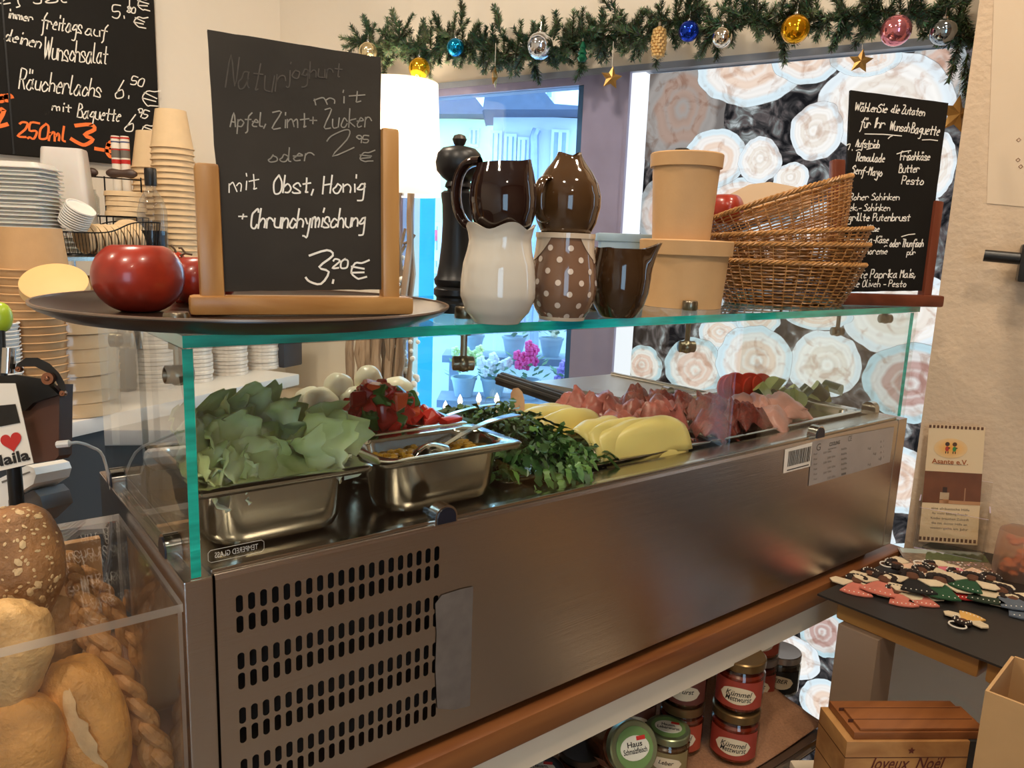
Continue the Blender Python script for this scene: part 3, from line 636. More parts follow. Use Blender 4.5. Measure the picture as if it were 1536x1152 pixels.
for i, (fx, fy) in enumerate(((.04, .03), (.04, .30), (L-.05, .03), (L-.05, .30))):
    part('foot', MB().lathe([(.012, 0), (.014, .004), (.014, .0135)], 14, T3(fx, fy, CT)), BLACKP, case, True)
# panes; the cut edges of the glass show green
def pane(name, x0, x1, y0, y1, z0_, z1_, edge_faces, mface):
    mb = MB(); mb.box(x0, x1, y0, y1, z0_, z1_)
    for i in edge_faces: mb.m[i] = 1
    return part(name, mb, [mface, EDGE], case, True, False)
# box faces: 0 bottom, 1 top, 2 front(-y), 3 back, 4 left, 5 right
gx0, gx1 = .006, L-.008
pane('top_glass', gx0, gx1, -.001, D-.004, TOP+G0, TOP+G1_, (2, 3, 4, 5), SHELFG)
pane('front_glass', gx0+.0085, gx1-.0085, .004, .0095, TOP+.004, TOP+G0-.0015, (4, 5, 1), PANE)
pane('side_glass', gx0, gx0+.0075, .0015, D-.006, TOP+.001, TOP+G0-.001, (2,), PANE)
pane('side_glass', gx1-.0065, gx1, .0015, D-.006, TOP+.001, TOP+G0-.001, (), PANE)
BRZ = mat('bronze_metal', '8d8270', .3, 1)
def d_clip(x, y, z, yaw, nm='glass_clip'):   # half-disc clamp gripping the foot of a pane
    mb = MB(); R0 = .0125; Mx = T3(x, y, z) @ RZ(yaw) @ RX(PI/2); out = [(R0*math.cos(a), R0*math.sin(a)) for a in [PI*i/14 for i in range(15)]]+[(-R0, -.006), (R0, -.006)]
    mb.prism(out, -.010, .004, Mx, 0); mb.prism([(a*.82, b*.82) for a, b in out], .004, .0052, Mx, 1)
    return part(nm, mb, [CHROME, NAVY], case, True)
p = ony(668, 775, 0); d_clip(p.x, .002, TOP+.006, 0); p = ony(1229, 648, 0); d_clip(p.x, .002, TOP+.006, 0)
d_clip(.004, .06, TOP+.006, -PI/2); d_clip(.004, .275, TOP+.006, -PI/2)
d_clip(L-.006, .06, TOP+.006, PI/2); d_clip(L-.006, .25, TOP+.006, PI/2); d_clip(.93, D-.006, TOP+.006, PI); d_clip(.5, D-.006, TOP+.006, PI)
def drop(px, py, y, fac=1):    # rod and barrel hanging from the shelf glass
    p = ony(px, py, y); z = p.z; mb = MB()
    mb.cyl((p.x, y, TOP+G0), (p.x, y, z), .0035, 10); mb.lathe([(.007, 0), (.007, .006), (.0045, .008)], 12, T3(p.x, y, TOP+G0-.008)); mb.lathe([(.009, 0), (.010, .002), (.010, .010), (.009, .012)], 14, T3(p.x, y, TOP+G1_))
    d = Vector((.9, -.45, 0)).normalized(); c = Vector((p.x, y, z)); mb.tube([c-d*.011, c-d*.010, c+d*.010, c+d*.011], [.006, .0075, .0075, .006], 14)
    mb.ball(c, .009, 12)
    part('hanging_clamp', mb, BRZ, case, True)
drop(695, 545, .05); drop(268, 562, .055); drop(1030, 520, .055); drop(1256, 497, .12); drop(182, 510, .28); drop(1328, 478, .06)
# markings on the case
SP = Plane((0, 0, TOP), (1, 0, 0), (0, 0, 1), .0007)
def rect_on(pl, px, mb, lift=0):   # quad from four photo corners on the plane pl
    q = [pl.M @ Vector((*pl.uv(*c), lift)) for c in px]; mb.quad(*q)
m = MB(); rect_on(SP, [(1174, 710), (1216, 699), (1218, 663), (1177, 674)], m); lab = part('barcode_label', m, PAPER, case, True, False, label='cream barcode label')
m = MB(); u0, v0 = SP.uv(1180, 700); u1, v1 = SP.uv(1213, 690); v2 = SP.uv(1182, 677)[1]; x = u0; R = random.Random(2)
while x < u1: w_ = R.uniform(.0006, .0017); m.quad(*[SP.M @ Vector((a, b, .0004)) for a, b in ((x, v0), (x+w_, v0), (x+w_, v2), (x, v2))]); x += w_+R.uniform(.0006, .0014)
m.quad(*[SP.M @ Vector((a, b, .0004)) for a, b in ((u0, v0-.006), (u1, v0-.006), (u1, v0-.0045), (u0, v0-.0045))])
part('barcode', m, INK, lab, True, False)
m = MB(); rect_on(SP, [(1212, 729), (1334, 693), (1341, 640), (1218, 662)], m); spec = part('rating_plate', m, mat('silver_foil_label', 'b5aca4', .45, .3), case, True, False, label='silver rating plate sticker')
m = MB()
def pt(t, px, py, hpx, wpx, mm=None, bold=0, **k):
    u, v = SP.uv(px, py); sc = dep(onp(px, py, SP.o, SP.n))/FPX; print_text(m if mm is None else mm, t, SP.M @ T3(u, v, .0004), hpx*sc*1.3, wpx*sc*1.15, bold, **k)
pt('CE', 1274, 658, 9, 9); pt('COOLING', 1251, 665, 6, 26, bold=.0003); pt('www.', 1248, 672, 4, 22); pt('G', 1227, 671, 12, 10)
for i in range(6):
    y = 681+i*7.5; pt('Model Type'[:5], 1222, y, 3.5, 8); pt('230V 50Hz', 1240+(i % 2)*6, y-3, 3.5, 20)
    if i < 5: pt('R600a', 1265, y-8, 3.5, 14)
for i in range(4): pt('kg', 1303+8*(i % 3), 672+i*8, 4, 8); pt('A  l', 1322, 662+i*8, 4, 10)
m.quad(*[SP.M @ Vector((a, b, .0004)) for a, b in (SP.uv(1261, 713), SP.uv(1268, 711), SP.uv(1268, 708), SP.uv(1261, 710))])
part('printing', m, INKG, spec, True, False)
m = MB(); m.add([SP.M @ Vector((*SP.uv(px, py), .0004)) for px, py in [(652, 905), (662, 892), (690, 883), (709, 879), (707, 940), (706, 1000), (704, 1058), (680, 1064), (655, 1062), (652, 1000), (654, 950)]], [list(range(11))])
part('glue_residue', m, mat('glue_residue', '756c64', .6, .4, .15, 60), case, True, False, label='matt grey patch of old sticker glue')
# etched mark on the front glass, read from behind
FP = Plane((0, .0038, TOP), (1, 0, 0), (0, 0, 1), .0003); m = MB(); a = FP.uv(355, 830); 
print_text(m, 'TEMPERED GLASS', FP.M @ T3(a[0], a[1]+.002, 0), .0066, .034, 0, mirror=True)
rr = [(-.020, -.005), (.020, -.005), (.022, -.003), (.022, .003), (.020, .005), (-.020, .005), (-.022, .003), (-.022, -.003)]
m.tube([FP.M @ Vector((a[0]+x, a[1]+.002+y, 0)) for x, y in rr], .0002, 4, closed=True)
part('etched_mark', m, mat('etch', 'bdb8ae', .8), case, True, False)

# ------------------------------------------------------------------ gastronorm pans
def rrect(w, d, r, n=6):
    pts = []
    for cx, cy, a0 in ((w/2-r, d/2-r, 0), (-w/2+r, d/2-r, PI/2), (-w/2+r, -d/2+r, PI), (w/2-r, -d/2+r, 1.5*PI)):
        for i in range(n+1): a = a0+PI/2*i/n; pts.append((cx+r*math.cos(a), cy+r*math.sin(a)))
    return pts
def pan(label, x0, x1, y0, y1, zr, depth, cat='food pan', lip=.006, floor=True):
    w, d = x1-x0, y1-y0; t = thing('food_pan', label, cat, ((x0+x1)/2, (y0+y1)/2, TOP+zr-depth)); H = depth
    rings = [(rrect(w-.001, d-.001, .007), H-lip*.9), (rrect(w, d, .007), H-.001), (rrect(w-.003, d-.003, .006), H), (rrect(w-.022, d-.022, .022), H-.0006), (rrect(w-.026, d-.026, .024), H-.004),
             (rrect(w-.034, d-.034, .026), .016), (rrect(w-.040, d-.040, .026), .006), (rrect(w-.056, d-.056, .022), .001)]
    mb = MB(); vs = [(x, y, z) for pts, z in rings for x, y in pts]; n = len(rings[0][0])
    fs = [(j*n+i, j*n+(i+1) % n, (j+1)*n+(i+1) % n, (j+1)*n+i) for j in range(len(rings)-1) for i in range(n)]; fs.append([(len(rings)-1)*n+i for i in range(n)])
    mb.add(vs, fs); o = part('pan', mb, PANST, t, ang=50); md = o.modifiers.new('sheet', 'SOLIDIFY'); md.thickness = .0008; md.offset = 0
    return t
pan('deep square steel pan heaped with lettuce at the left end of the case', .016, .170, .016, .190, .063, .0625)
pan('small steel pan holding corn and a spoon beside the lettuce pan', .176, .340, .003+.010, .108, .063, .0625)
pan('small steel pan of diced tomato and pepper behind the corn pan', .176, .340, .112, .216, .063, .0625)
pan('steel pan of white mozzarella balls behind the lettuce', .165, .345, .222, .318, .063, .0625)
pan('low steel tray overflowing with rocket', .350, .478, .055, .300, .006, .060)
pan('low steel tray of folded cheese slices and raw ham', .481, .712, .055, .300, .006, .060)
pan('low steel tray of dark red sliced salami', .715, .873, .055, .300, .006, .060)
pan('low steel tray of boiled ham, tomato and cucumber at the right end', .876, 1.122, .055, .300, .006, .060)

# ------------------------------------------------------------------ food
LEAF = mat('lettuce', 'a8c080', .45, 0, .12, 40, .3, 60, vcol=True); LEAF.node_tree.nodes['Principled BSDF'].inputs['Subsurface Weight'].default_value = .4; LEAF.node_tree.nodes['Principled BSDF'].inputs['Subsurface Radius'].default_value = (.01, .01, .004)
LG = [lin('bccd86'), lin('dfe3b0'), lin('f5f4df')]
def mix3(a, b, t): t = max(0, min(1, t)); return tuple(a[i]*(1-t)+b[i]*t for i in range(3))
def lettuce(seed, w, h, curl):
    R = random.Random(seed); mb = MB(); of = Vector((seed*3.7, seed*1.3, 0)); tone = R.random()
    def fn(u, v):
        x = (u-.5)*w*(.75+.55*v-.45*v**3); y = v*h*(1-.22*(abs(u-.5)*2)**3); n_ = noise.noise(Vector((u*3, v*3, 0))+of); n2 = noise.noise(Vector((u*9, v*9, 0))+of)
        ed = max(abs(u-.5)*2, v)**3
        z = curl*(abs(u-.5)*2)**2*w*.5 + curl*.6*v*v*h*.5 + n_*.014 + n2*.004 + ed*.0028*math.sin(u*29+seed)+ed*.0028*math.sin(v*23+seed)
        return (x+n_*.006, y+n2*.003, z)
    def cf(u, v):
        vein = max(0, 1-abs(u-.5)*2/(.10+.10*(1-v)))*(1-v*.75); base = mix3(LG[1], LG[0], v*.9+.35*noise.noise(Vector((u*5, v*5, seed)))-.25*tone)
        return mix3(base, LG[2], max(vein, .8-v*1.8))
    mb.grid(fn, 14, 14, colfn=cf); return mb
LP = [ # px, py, y-depth, w, h, rotations (facing), seed
 (345, 742, .040, .060, .055, (1.15, .0, .65), .35), (395, 735, .036, .075, .060, (1.05, .1, .45), .3), (455, 722, .030, .085, .065, (.95, -.05, .75), -.3), (500, 705, .045, .055, .065, (1.35, .2, .9), .9),
 (330, 700, .080, .075, .060, (.9, .2, .3), .5), (375, 690, .085, .070, .055, (.8, -.3, .8), .5), (430, 690, .085, .080, .060, (.9, .1, .5), -.4), (490, 690, .075, .060, .062, (1.25, -.1, 1.1), .9), (300, 700, .12, .055, .055, (1.1, .2, -.1), .6),
 (320, 660, .13, .080, .055, (.7, .2, .2), .5), (365, 650, .14, .085, .055, (.65, -.2, .5), .6), (420, 655, .13, .080, .055, (.7, .1, .9), .4), (400, 640, .165, .075, .05, (.6, .3, .1), .7), (340, 640, .17, .08, .05, (.65, -.2, .9), .6), (455, 665, .12, .07, .055, (.9, .3, 1.3), .6), (380, 625, .175, .08, .045, (.6, .0, .6), .8), (345, 725, .065, .07, .05, (.6, .2, 1.2), .3), (520, 700, .055, .06, .05, (.8, .3, 1.6), .8), (300, 735, .05, .05, .045, (.9, 0, 0), .4)]
for i, (px, py, yy, w_, h_, rot, cu) in enumerate(LP):
    yy = max(yy, .052); p = ony(px, py, yy); p.x = min(max(p.x, .050), .140); z = max(TOP+.030, min(p.z-.012, TOP+(.080 if yy < .10 else .052)))
    solo('lettuce_leaf', lettuce(i+1, w_*1.05, h_*1.0, cu), LEAF, 'torn piece of pale green lettuce in the heap in the left pan', 'lettuce', 'lettuce leaves in the left pan', loc=(p.x, yy, z), rot=rot, solid=.0012, ang=60)
# bed under the heap
m = MB(); m.grid(lambda u, v: ((u-.5)*.115, (v-.5)*.135, .052+.02*math.sin(PI*u)*math.sin(PI*v)+.008*noise.noise(Vector((u*8, v*8, 2)))), 18, 18, T3(.093, .103, TOP), colfn=lambda u, v: mix3(LG[0], LG[1], .5+noise.noise(Vector((u*9, v*9, 1)))))
solo('shredded_lettuce', m, LEAF, 'bed of shredded lettuce at the bottom of the left pan', 'lettuce', kind='stuff', ang=60)
# mozzarella
MOZ = mat('mozzarella', 'efe6cf', .3, 0, .04, 10, .1, 20); MOZ.node_tree.nodes['Principled BSDF'].inputs['Subsurface Weight'].default_value = .1
for i, (px, py, rpx, sc, yy, lb) in enumerate([(465, 598, 22, (1, 1, .85), .27, 'leftmost white mozzarella ball'), (481, 604, 27, (1.3, 1, .85), .25, 'broad flattened mozzarella ball in front at the left'), (508, 580, 22, (1, 1, 1), .262, 'round mozzarella ball second from the left at the top'),
        (553, 573, 22, (1, 1, 1.15), .262, 'tall mozzarella ball standing highest'), (596, 586, 23, (1, 1, .95), .262, 'mozzarella ball at the right end of the pan'), (530, 600, 24, (1.1, 1, .9), .25, 'mozzarella ball half buried in the middle'), (575, 606, 22, (1, 1, .9), .24, 'mozzarella ball behind the diced tomatoes')]):
    p = ony(px, py, yy); r = rpx*dep(p)/FPX; mb = MB(); mb.ball((0, 0, 0), r, 24, sc, nz=.12, ns=1.6, seed=i)
    solo('mozzarella_ball', mb, MOZ, lb, 'cheese', 'mozzarella balls', loc=p, rot=(R.uniform(-.3, .3), R.uniform(-.2, .2), R.random()*3))
# diced tomato and pepper
TOMF = mat('tomato_flesh', 'c22418', .25, 0, .25, 60, .2, 100); TOMD = mat('tomato_dark', 'a01c16', .25, 0, .25, 60, .2, 100); PEPG = mat('pepper_green', '3f6b2a', .3, 0, .2, 40); ORNG = mat('pepper_orange', 'd9501f', .3, 0, .2, 40)
def cube_piece(s, seed, hollow=False):
    bm = bmesh.new(); bmesh.ops.create_cube(bm, size=s); q = random.Random(seed)
    for v in bm.verts: v.co += Vector((q.uniform(-1, 1), q.uniform(-1, 1), q.uniform(-1, 1)))*s*.16
    bmesh.ops.bevel(bm, geom=bm.edges[:], offset=s*.12, segments=1, affect='EDGES'); mb = MB(); mb.bm(bm); return mb
proto = {}
for key, mt in (('tomato', TOMF), ('dark', TOMD), ('green', PEPG), ('orange', ORNG)):
    for v_ in range(2): proto[key, v_] = mesh(cube_piece(.0140, len(proto)*11+v_), 'dice', mt, True)
q = random.Random(11)
for i in range(130):
    lay = i/130; rad = 1-lay*.75; a = q.uniform(0, 2*PI); k = math.sqrt(q.random())*rad
    x = .250+.066*k*math.cos(a); y = .165+.036*k*math.sin(a); z = TOP+.058+lay*.042
    x += .012*(1-lay)
    key = q.choices(['tomato', 'dark', 'green', 'orange'], [6, 3, 3, 1])[0]
    o = bpy.data.objects.new('tomato_cube' if key in ('tomato', 'dark', 'orange') else 'pepper_cube', proto[key, i % 2]); COL.objects.link(o); o.location = (x, y, z); o.rotation_euler = (q.random()*3, q.random()*3, q.random()*3); sc = q.uniform(.8, 1.35); o.scale = (sc*q.uniform(.8, 1.3), sc, sc)
    if o.name.startswith('tomato'): tag(o, 'diced red tomato piece in the pan behind the corn', 'tomato', 'diced tomato pieces')
    else: tag(o, 'diced green pepper piece among the chopped tomatoes', 'pepper', 'diced pepper pieces')
m = MB(); m.grid(lambda u, v: ((u-.5)*.125, (v-.5)*.065, .046+.018*math.sin(PI*u)*math.sin(PI*v)), 12, 12, T3(.258, .164, TOP)); solo('tomato_pulp', m, TOMD, 'wet bed of chopped tomato under the dice', 'tomato', kind='stuff')
solo('red_pepper_strip', MB().box(-.014, .014, -.006, .006, -.006, .006, None, .002), TOMF, 'thick red pepper strip lying on the right rim of the tomato pan', 'pepper', loc=ony(676, 633, .13), rot=(.2, 0, .3))
# corn
m = MB(); q = random.Random(5)
for i in range(240): m.ball((q.uniform(-.056, .056), q.uniform(-.028, .028), .047+q.random()*.006), .0042, 6, (1, .8, .7))
solo('corn_kernels', m, mat('corn', 'd9a63a', .3, 0, .15, 60), 'yellow corn kernels at the bottom of the small front pan', 'corn', kind='stuff', loc=(.258, .060, TOP))
# spoons
def spoon(label, tip, end, bowl_r, twist=0, flip=1):
    tip = Vector(tip); end = Vector(end); d = (end-tip).normalized(); side = d.cross(ZZ).normalized(); up = side.cross(d); M = wall_frame(tip, d, side, up)
    t = thing('serving_spoon', label, 'spoon', tip); Ln = (end-tip).length; b = MB()
    def fn(u, v):
        a = u*2*PI; r = v; x = bowl_r*1.35*(1-r*math.cos(a)*1.0) ; y = bowl_r*r*math.sin(a)*(1-.15*math.cos(a)); z = -bowl_r*.42*(1-r*r)*flip; return (x, y, z)
    b.grid(fn, 28, 8, M); o = part('bowl', b, CHROME, t, True); md = o.modifiers.new('t', 'SOLIDIFY'); md.thickness = .001
    h = MB(); n = 10
    P0_ = [(bowl_r*2.6+(Ln-bowl_r*2.6)*i/n, .0030+.0035*(i/n)**2, .006*math.sin(PI*i/n)) for i in range(n+1)]
    vs = []; 
    for x, w_, z in P0_: vs += [(x, -w_, z-.0008), (x, w_, z-.0008), (x, w_, z+.0008), (x, -w_, z+.0008)]
    h.add(vs, [(4*i+k, 4*i+(k+1) % 4, 4*i+4+(k+1) % 4, 4*i+4+k) for i in range(n) for k in range(4)]+[(3, 2, 1, 0), (4*n, 4*n+1, 4*n+2, 4*n+3)], M); part('handle', h, CHROME, t, True)
    return t
spoon('steel spoon standing in the corn with its handle leaning over the right rim', (.232, .050, TOP+.052), ony(775, 622, .10), .017, flip=-1)
spoon('steel spoon resting in the diced tomatoes with its handle pointing right', ony(615, 638, .135), ony(772, 606, .22), .017)
# rocket
RK = mat('rocket_leaf', '3d6b2c', .4, 0, .2, 40, vcol=True); m = MB(); q = random.Random(21)
def blade(mb, o, d, Ln, w, c):
    d = d.normalized(); s = d.cross(ZZ)
    if s.length < .01: s = Vector((1, 0, 0))
    s = (s.normalized()*math.cos(q.uniform(-1, 1))+d.cross(s.normalized())*q.uniform(-.8, .8)).normalized(); n_ = s.cross(d)
    prof = [.12, .15, .2, .7, .35, 1, .5, 1.1, .7, 1, .5, .05]; vs = []; k = len(prof)
    for i, r in enumerate(prof): t = i/(k-1); p = o+d*Ln*t+ZZ*(-.35*Ln*t*t)+n_*.004*math.sin(t*7+w*900); vs += [p-s*w*r, p+s*w*r]
    mb.add(vs, [(2*i, 2*i+1, 2*i+3, 2*i+2) for i in range(k-1)], cols=[c]*len(vs))
for i in range(800):
    x = q.gauss(.412, .044); y = q.uniform(.06, .285); x = min(max(x, .335), .500)
    z = TOP+.010+.050*math.exp(-((x-.410)/.06)**2)*math.exp(-((y-.15)/.11)**2)*q.uniform(.3, 1.1)
    d = Vector((q.uniform(-1, 1), q.uniform(-1, .6), q.uniform(-.15, .7)))
    c = mix3(lin('1f4218'), lin('5f8a3c'), q.random()**2)
    blade(m, Vector((x, y, z)), d, q.uniform(.022, .048), q.uniform(.0028, .0065), c)
for i in range(40):      # trailing over the front rim
    x = q.gauss(.425, .018); o = Vector((x, q.uniform(.035, .075), TOP+q.uniform(.004, .03))); blade(m, o, Vector((q.uniform(-.5, .5), -.8, q.uniform(-.4, .2))), q.uniform(.02, .035), .004, mix3(lin('24491c'), lin('6f9648'), q.random()))
solo('rocket', m, RK, 'loose heap of dark green rocket leaves spilling over the rim beside the cheese', 'salad leaves', kind='stuff', smooth=False)
# folded slices: a thin sheet folded over and fanned out
def fold(Lx, W, H, th, seed, wav=.004, sag=0, endc=0, crk=0):
    mb = MB(); of = Vector((seed*2.1, seed*4.4, 0))
    def fn(u, v):
        x = (u-.5)*Lx; s = (v-.5)*2; n_ = noise.noise(Vector((u*3, s*2, 0))+of)*wav
        z = H*(1-abs(s)**2.2)*(1-.35*sag*u)*(1-endc*(abs(u-.5)*2)**3)+crk*math.sin(u*23+s*5+seed)*(1-abs(s)); y = W*.5*s*(1-.25*sag*u)
        return (x+n_*.5, y+n_, z+n_)
    mb.grid(fn, 14, 18); return mb
def slices(name, label, cat, group, mt, items, th=.0016, **kw):
    for i, (x, y, z, Lx, W, H, rot) in enumerate(items):
        solo(name, fold(Lx, W, H, th, i*3+len(name), **kw), mt, label, cat, group, loc=(x, y, TOP+z), rot=rot, solid=th, ang=60)
CHE = mat('sliced_cheese', 'e8c978', .35, 0, .06, 12); CHE.node_tree.nodes['Principled BSDF'].inputs['Subsurface Weight'].default_value = .1
slices('cheese_slice', 'folded yellow cheese slice in the fan beside the rocket', 'cheese', 'folded cheese slices', CHE, [
 (.590, .085, .004, .150, .060, .040, (.25, -.10, -.05)), (.575, .090, .008, .145, .050, .036, (.15, -.06, .06)), (.560, .100, .011, .135, .050, .033, (0, .0, .18)), (.545, .112, .012, .125, .050, .033, (-.1, .06, .32)),
 (.535, .165, .012, .12, .055, .036, (.1, .0, .2)), (.525, .190, .013, .115, .060, .036, (.1, .04, .1)), (.530, .220, .012, .115, .060, .034, (0, .05, -.1)), (.600, .086, .002, .120, .07, .028, (.4, 0, -.08))], endc=.35)
HAMR = mat('raw_ham', 'a85a50', .35, 0, .45, 70, .3, 160); SAL = mat('salami', '74291f', .4, 0, .55, 140, .5, 200, stretch=(1, 3, 1)); HAMB = mat('boiled_ham', 'c98a7c', .35, 0, .2, 50, .15, 120)
q = random.Random(77)
def heap(x0, x1, y0, y1, n, zc, Lm, Wm, Hm, rz):
    out = []
    for i in range(n):
        f = i/n; x = x0+(x1-x0)*(((i*.618) % 1)); y = y0+(y1-y0)*(((i*.377) % 1)); out.append((x, y, zc+.010*f, Lm*q.uniform(.8, 1.1), Wm*q.uniform(.8, 1.15), Hm*q.uniform(.8, 1.1), (q.uniform(-.15, .15), q.uniform(-.2, .2), rz+q.uniform(-.5, .5))))
    return out
slices('raw_ham_slice', 'folded pink raw ham slice behind the cheese', 'ham', 'folded raw ham slices', HAMR, heap(.620, .700, .14, .26, 9, .006, .075, .05, .036, .2), wav=.015, endc=.8, crk=.0034)
slices('salami_slice', 'folded dark red sliced meat in the middle tray', 'salami', 'folded salami slices', SAL, heap(.745, .840, .085, .25, 16, .003, .075, .05, .032, .35), wav=.014, endc=.8, crk=.0045)
slices('boiled_ham_slice', 'folded light pink boiled ham slice at the right of the salami', 'ham', 'folded boiled ham slices', HAMB, heap(.895, .965, .085, .15, 8, .001, .07, .055, .030, .3), wav=.008, endc=.7, crk=.0008)
# tomato slices standing like a fan, and cucumber
TS = mat('tomato_slice', 'b8301c', .25, 0, .3, 50)
for i in range(8):
    p = ony(1097+7*i, 600+1.5*i, .215-.004*i)
    solo('tomato_slice', MB().lathe([(.0, -.002), (.029, -.002), (.031, 0), (.029, .002), (0, .002)], 24, cap=False), TS, 'red tomato slice standing in the fan in the right-hand tray', 'tomato', 'tomato slices in a fan', loc=(p.x, p.y, max(p.z, TOP+.026)+.003*math.sin(i*2.1)), rot=(1.10+.12*math.sin(i*1.7), .25, -.45+.14*math.sin(i*2.9)))
CUS = mat('cucumber_skin', '23401c', .3, 0, .3, 60); CUF = mat('cucumber_flesh', 'a3b070', .3, 0, .12, 40)
q = random.Random(8)
for i, (px, py) in enumerate([(1150, 588), (1160, 612), (1172, 598), (1185, 612), (1196, 594), (1205, 618), (1215, 605), (1222, 620), (1178, 622), (1165, 580), (1232, 624), (1243, 622), (1192, 604)]):
    p = ony(px, py, .17+.003*(i % 4)); p.z = max(p.z, TOP+.010); mb = MB(); n = 12; r = .017; Lc = .032
    prof = [(r*math.cos(a), r*math.sin(a)) for a in [PI*k/n for k in range(n+1)]]
    mb.prism([(0, 0)]+prof, -Lc/2, Lc/2, None, 1); 
    mb.m = [1, 1]+[1]+[0]*(len(mb.m)-4)+[1]
    solo('cucumber_piece', mb, [CUS, CUF], 'dark-skinned cucumber chunk at the right end of the case', 'cucumber', 'cucumber chunks', loc=p, rot=(q.random()*3, q.random()*3, q.random()*3))

# steel lid folded back behind the case with its black grip
lid = thing('case_lid', 'flat stainless steel lid with a ribbed black grip lying open behind the case', 'lid', (.80, .345, TOP+.006))
lx0 = V(800, 572, 1.36); lx1 = V(1050, 618, 1.24); lx2 = V(1160, 612, 1.40); lx3 = V(918, 561, 1.52)
m = MB(); dn = Vector((0, 0, -.010)); vs = [lx0, lx1, lx2, lx3]; m.add(vs+[v+dn for v in vs], [(0, 1, 2, 3), (7, 6, 5, 4), (0, 4, 5, 1), (1, 5, 6, 2), (2, 6, 7, 3), (3, 7, 4, 0)])
part('lid_plate', m, mat('lid_steel', 'c3bfba', .38, .85, .03, 4), lid, True, False)
e0, e1 = V(917, 560, 1.51), V(1158, 609, 1.39)
part('lid_edge', MB().tube([e0, e1], .0035, 8), CHROME, lid, True)
g0, g1 = V(752, 570, 1.30), V(878, 612, 1.16); gd = (g1-g0).normalized(); gs = gd.cross(ZZ).normalized(); gu = gs.cross(gd); MG = wall_frame(g0, gd, gs, gu); gl_ = (g1-g0).length
m = MB()
for i in range(5): a = PI*(.1+.8*i/4); m.tube([(0, .012*math.cos(a), .010*math.sin(a)), (gl_, .012*math.cos(a), .010*math.sin(a))], .0042, 8, MG)
m.box(0, gl_, -.013, .013, -.006, .004, MG); part('grip', m, mat('ribbed_black', '242426', .4), lid, True)
part('grip_rod', MB().tube([g1, V(905, 620, 1.17)], .004, 8), CHROME, lid, True)
# wooden spatula end poking out of the rocket
f = MB(); a = ony(778, 628, .20); b = ony(775, 592, .215); d = (b-a).normalized(); f.prism([(-.007, -.02), (.007, -.02), (.010, .012), (.008, .024), (.003, .030), (-.004, .029), (-.008, .022), (-.009, .01)], -.002, .002, wall_frame(b-d*.02, RT, d, -FW))
solo('wooden_spatula', f, wood('pale_wood', 'c98f63', 'e0b08a', .5, 1, 2), 'tip of a pale wooden spatula standing in the rocket', 'spatula')
# ------------------------------------------------------------------ things standing on the glass shelf
SH = G1_+.0003
def lathe_part(name, prof, mt, t, n=40, **k): return part(name, MB().lathe(prof, n), mt, t, **k)
# large round brown plate
pc = V(383, 478, .76); pc.z = TOP+SH; nr = onz(383, 498, SH); 
PLR = (V(655, 460, .748)-V(108, 440, .748)).length/2
pc = Vector((C0.x, C0.y, 0)); dv = Vector((ray(383, 478).x, ray(383, 478).y, 0)).normalized(); pc = pc+dv*.748; pc.z = TOP+SH
plate = thing('serving_plate', 'wide dark brown round serving plate at the left end of the glass shelf', 'plate', pc)
PLM = mat('brown_plate', '2c1e17', .30, .0, .15, 10)
lathe_part('dish', [(0, 0), (PLR*.86, 0), (PLR*.89, .001), (PLR*.975, .008), (PLR, .0115), (PLR*1.0, .0135), (PLR*.95, .0105), (PLR*.84, .0045), (0, .004)], PLM, plate, 96)
part('rim', MB().lathe([(PLR*.990, .0125), (PLR*1.003, .0125), (PLR*1.003, .0140), (PLR*.990, .0140), (PLR*.990, .0125)], 96, cap=False), mat('pale_rim', '8a7462', .3, .3), plate)
PZ = SH+.0046
# tomatoes
TOM = mat('tomato_skin', '9c2e1c', .28, 0, .3, 55, .02, 30, **{'Coat Weight': .25})
def tomato(label, c, r, lobes, seed, sz=.82, rot=0, stalk=True):
    t = thing('tomato', label, 'tomato', c, rot); mb = MB(); n = 48; vs = []; rows = 24
    for j in range(rows+1):
        th = PI*j/rows
        for i in range(n):
            a = 2*PI*i/n; k = 1+.09*math.cos(lobes*a+seed)*math.sin(th)+.05*noise.noise(Vector((math.cos(a)*1.5, math.sin(a)*1.5, seed)))
            z = math.cos(th)*sz; z -= (.34*math.exp(-(math.sin(th)/.33)**2) if th < PI/2 else 0)
            if th > PI/2: z = max(z, -sz*.93)
            vs.append((r*math.sin(th)**.86*k*math.cos(a), r*math.sin(th)**.86*k*math.sin(a), r*(z+sz*.93)))
    mb.add(vs, [(j*n+i, (j+1)*n+i, (j+1)*n+(i+1) % n, j*n+(i+1) % n) for j in range(rows) for i in range(n)])
    part('flesh', mb, TOM, t)
    if stalk:
        s = MB(); 
        for k in range(5): a = 2*PI*k/5; s.tube([(0, 0, r*1.14), (r*.16*math.cos(a), r*.16*math.sin(a), r*1.16), (r*.3*math.cos(a), r*.3*math.sin(a), r*1.28)], [.0015, .002, .0005], 5)
        part('stalk', s, mat('stalk', '4f5a2a', .7), t)
    return t
q_ = foot(200, 462, PZ, .040); d_ = dep(q_); rt_ = 60*d_/FPX
ct_ = V(209, 412, .655); tomato('large ripe beef tomato on the left of the brown plate', Vector((ct_.x, ct_.y, TOP+PZ)), .0355, 2, .9, .90, .9, False)
ct_ = V(302, 410, .74); tomato('second red tomato half hidden behind the left post of the easel', Vector((ct_.x, ct_.y, TOP+PZ)), .030, 3, 1.9, .86, .2, False)
ct_ = V(262, 415, .80)
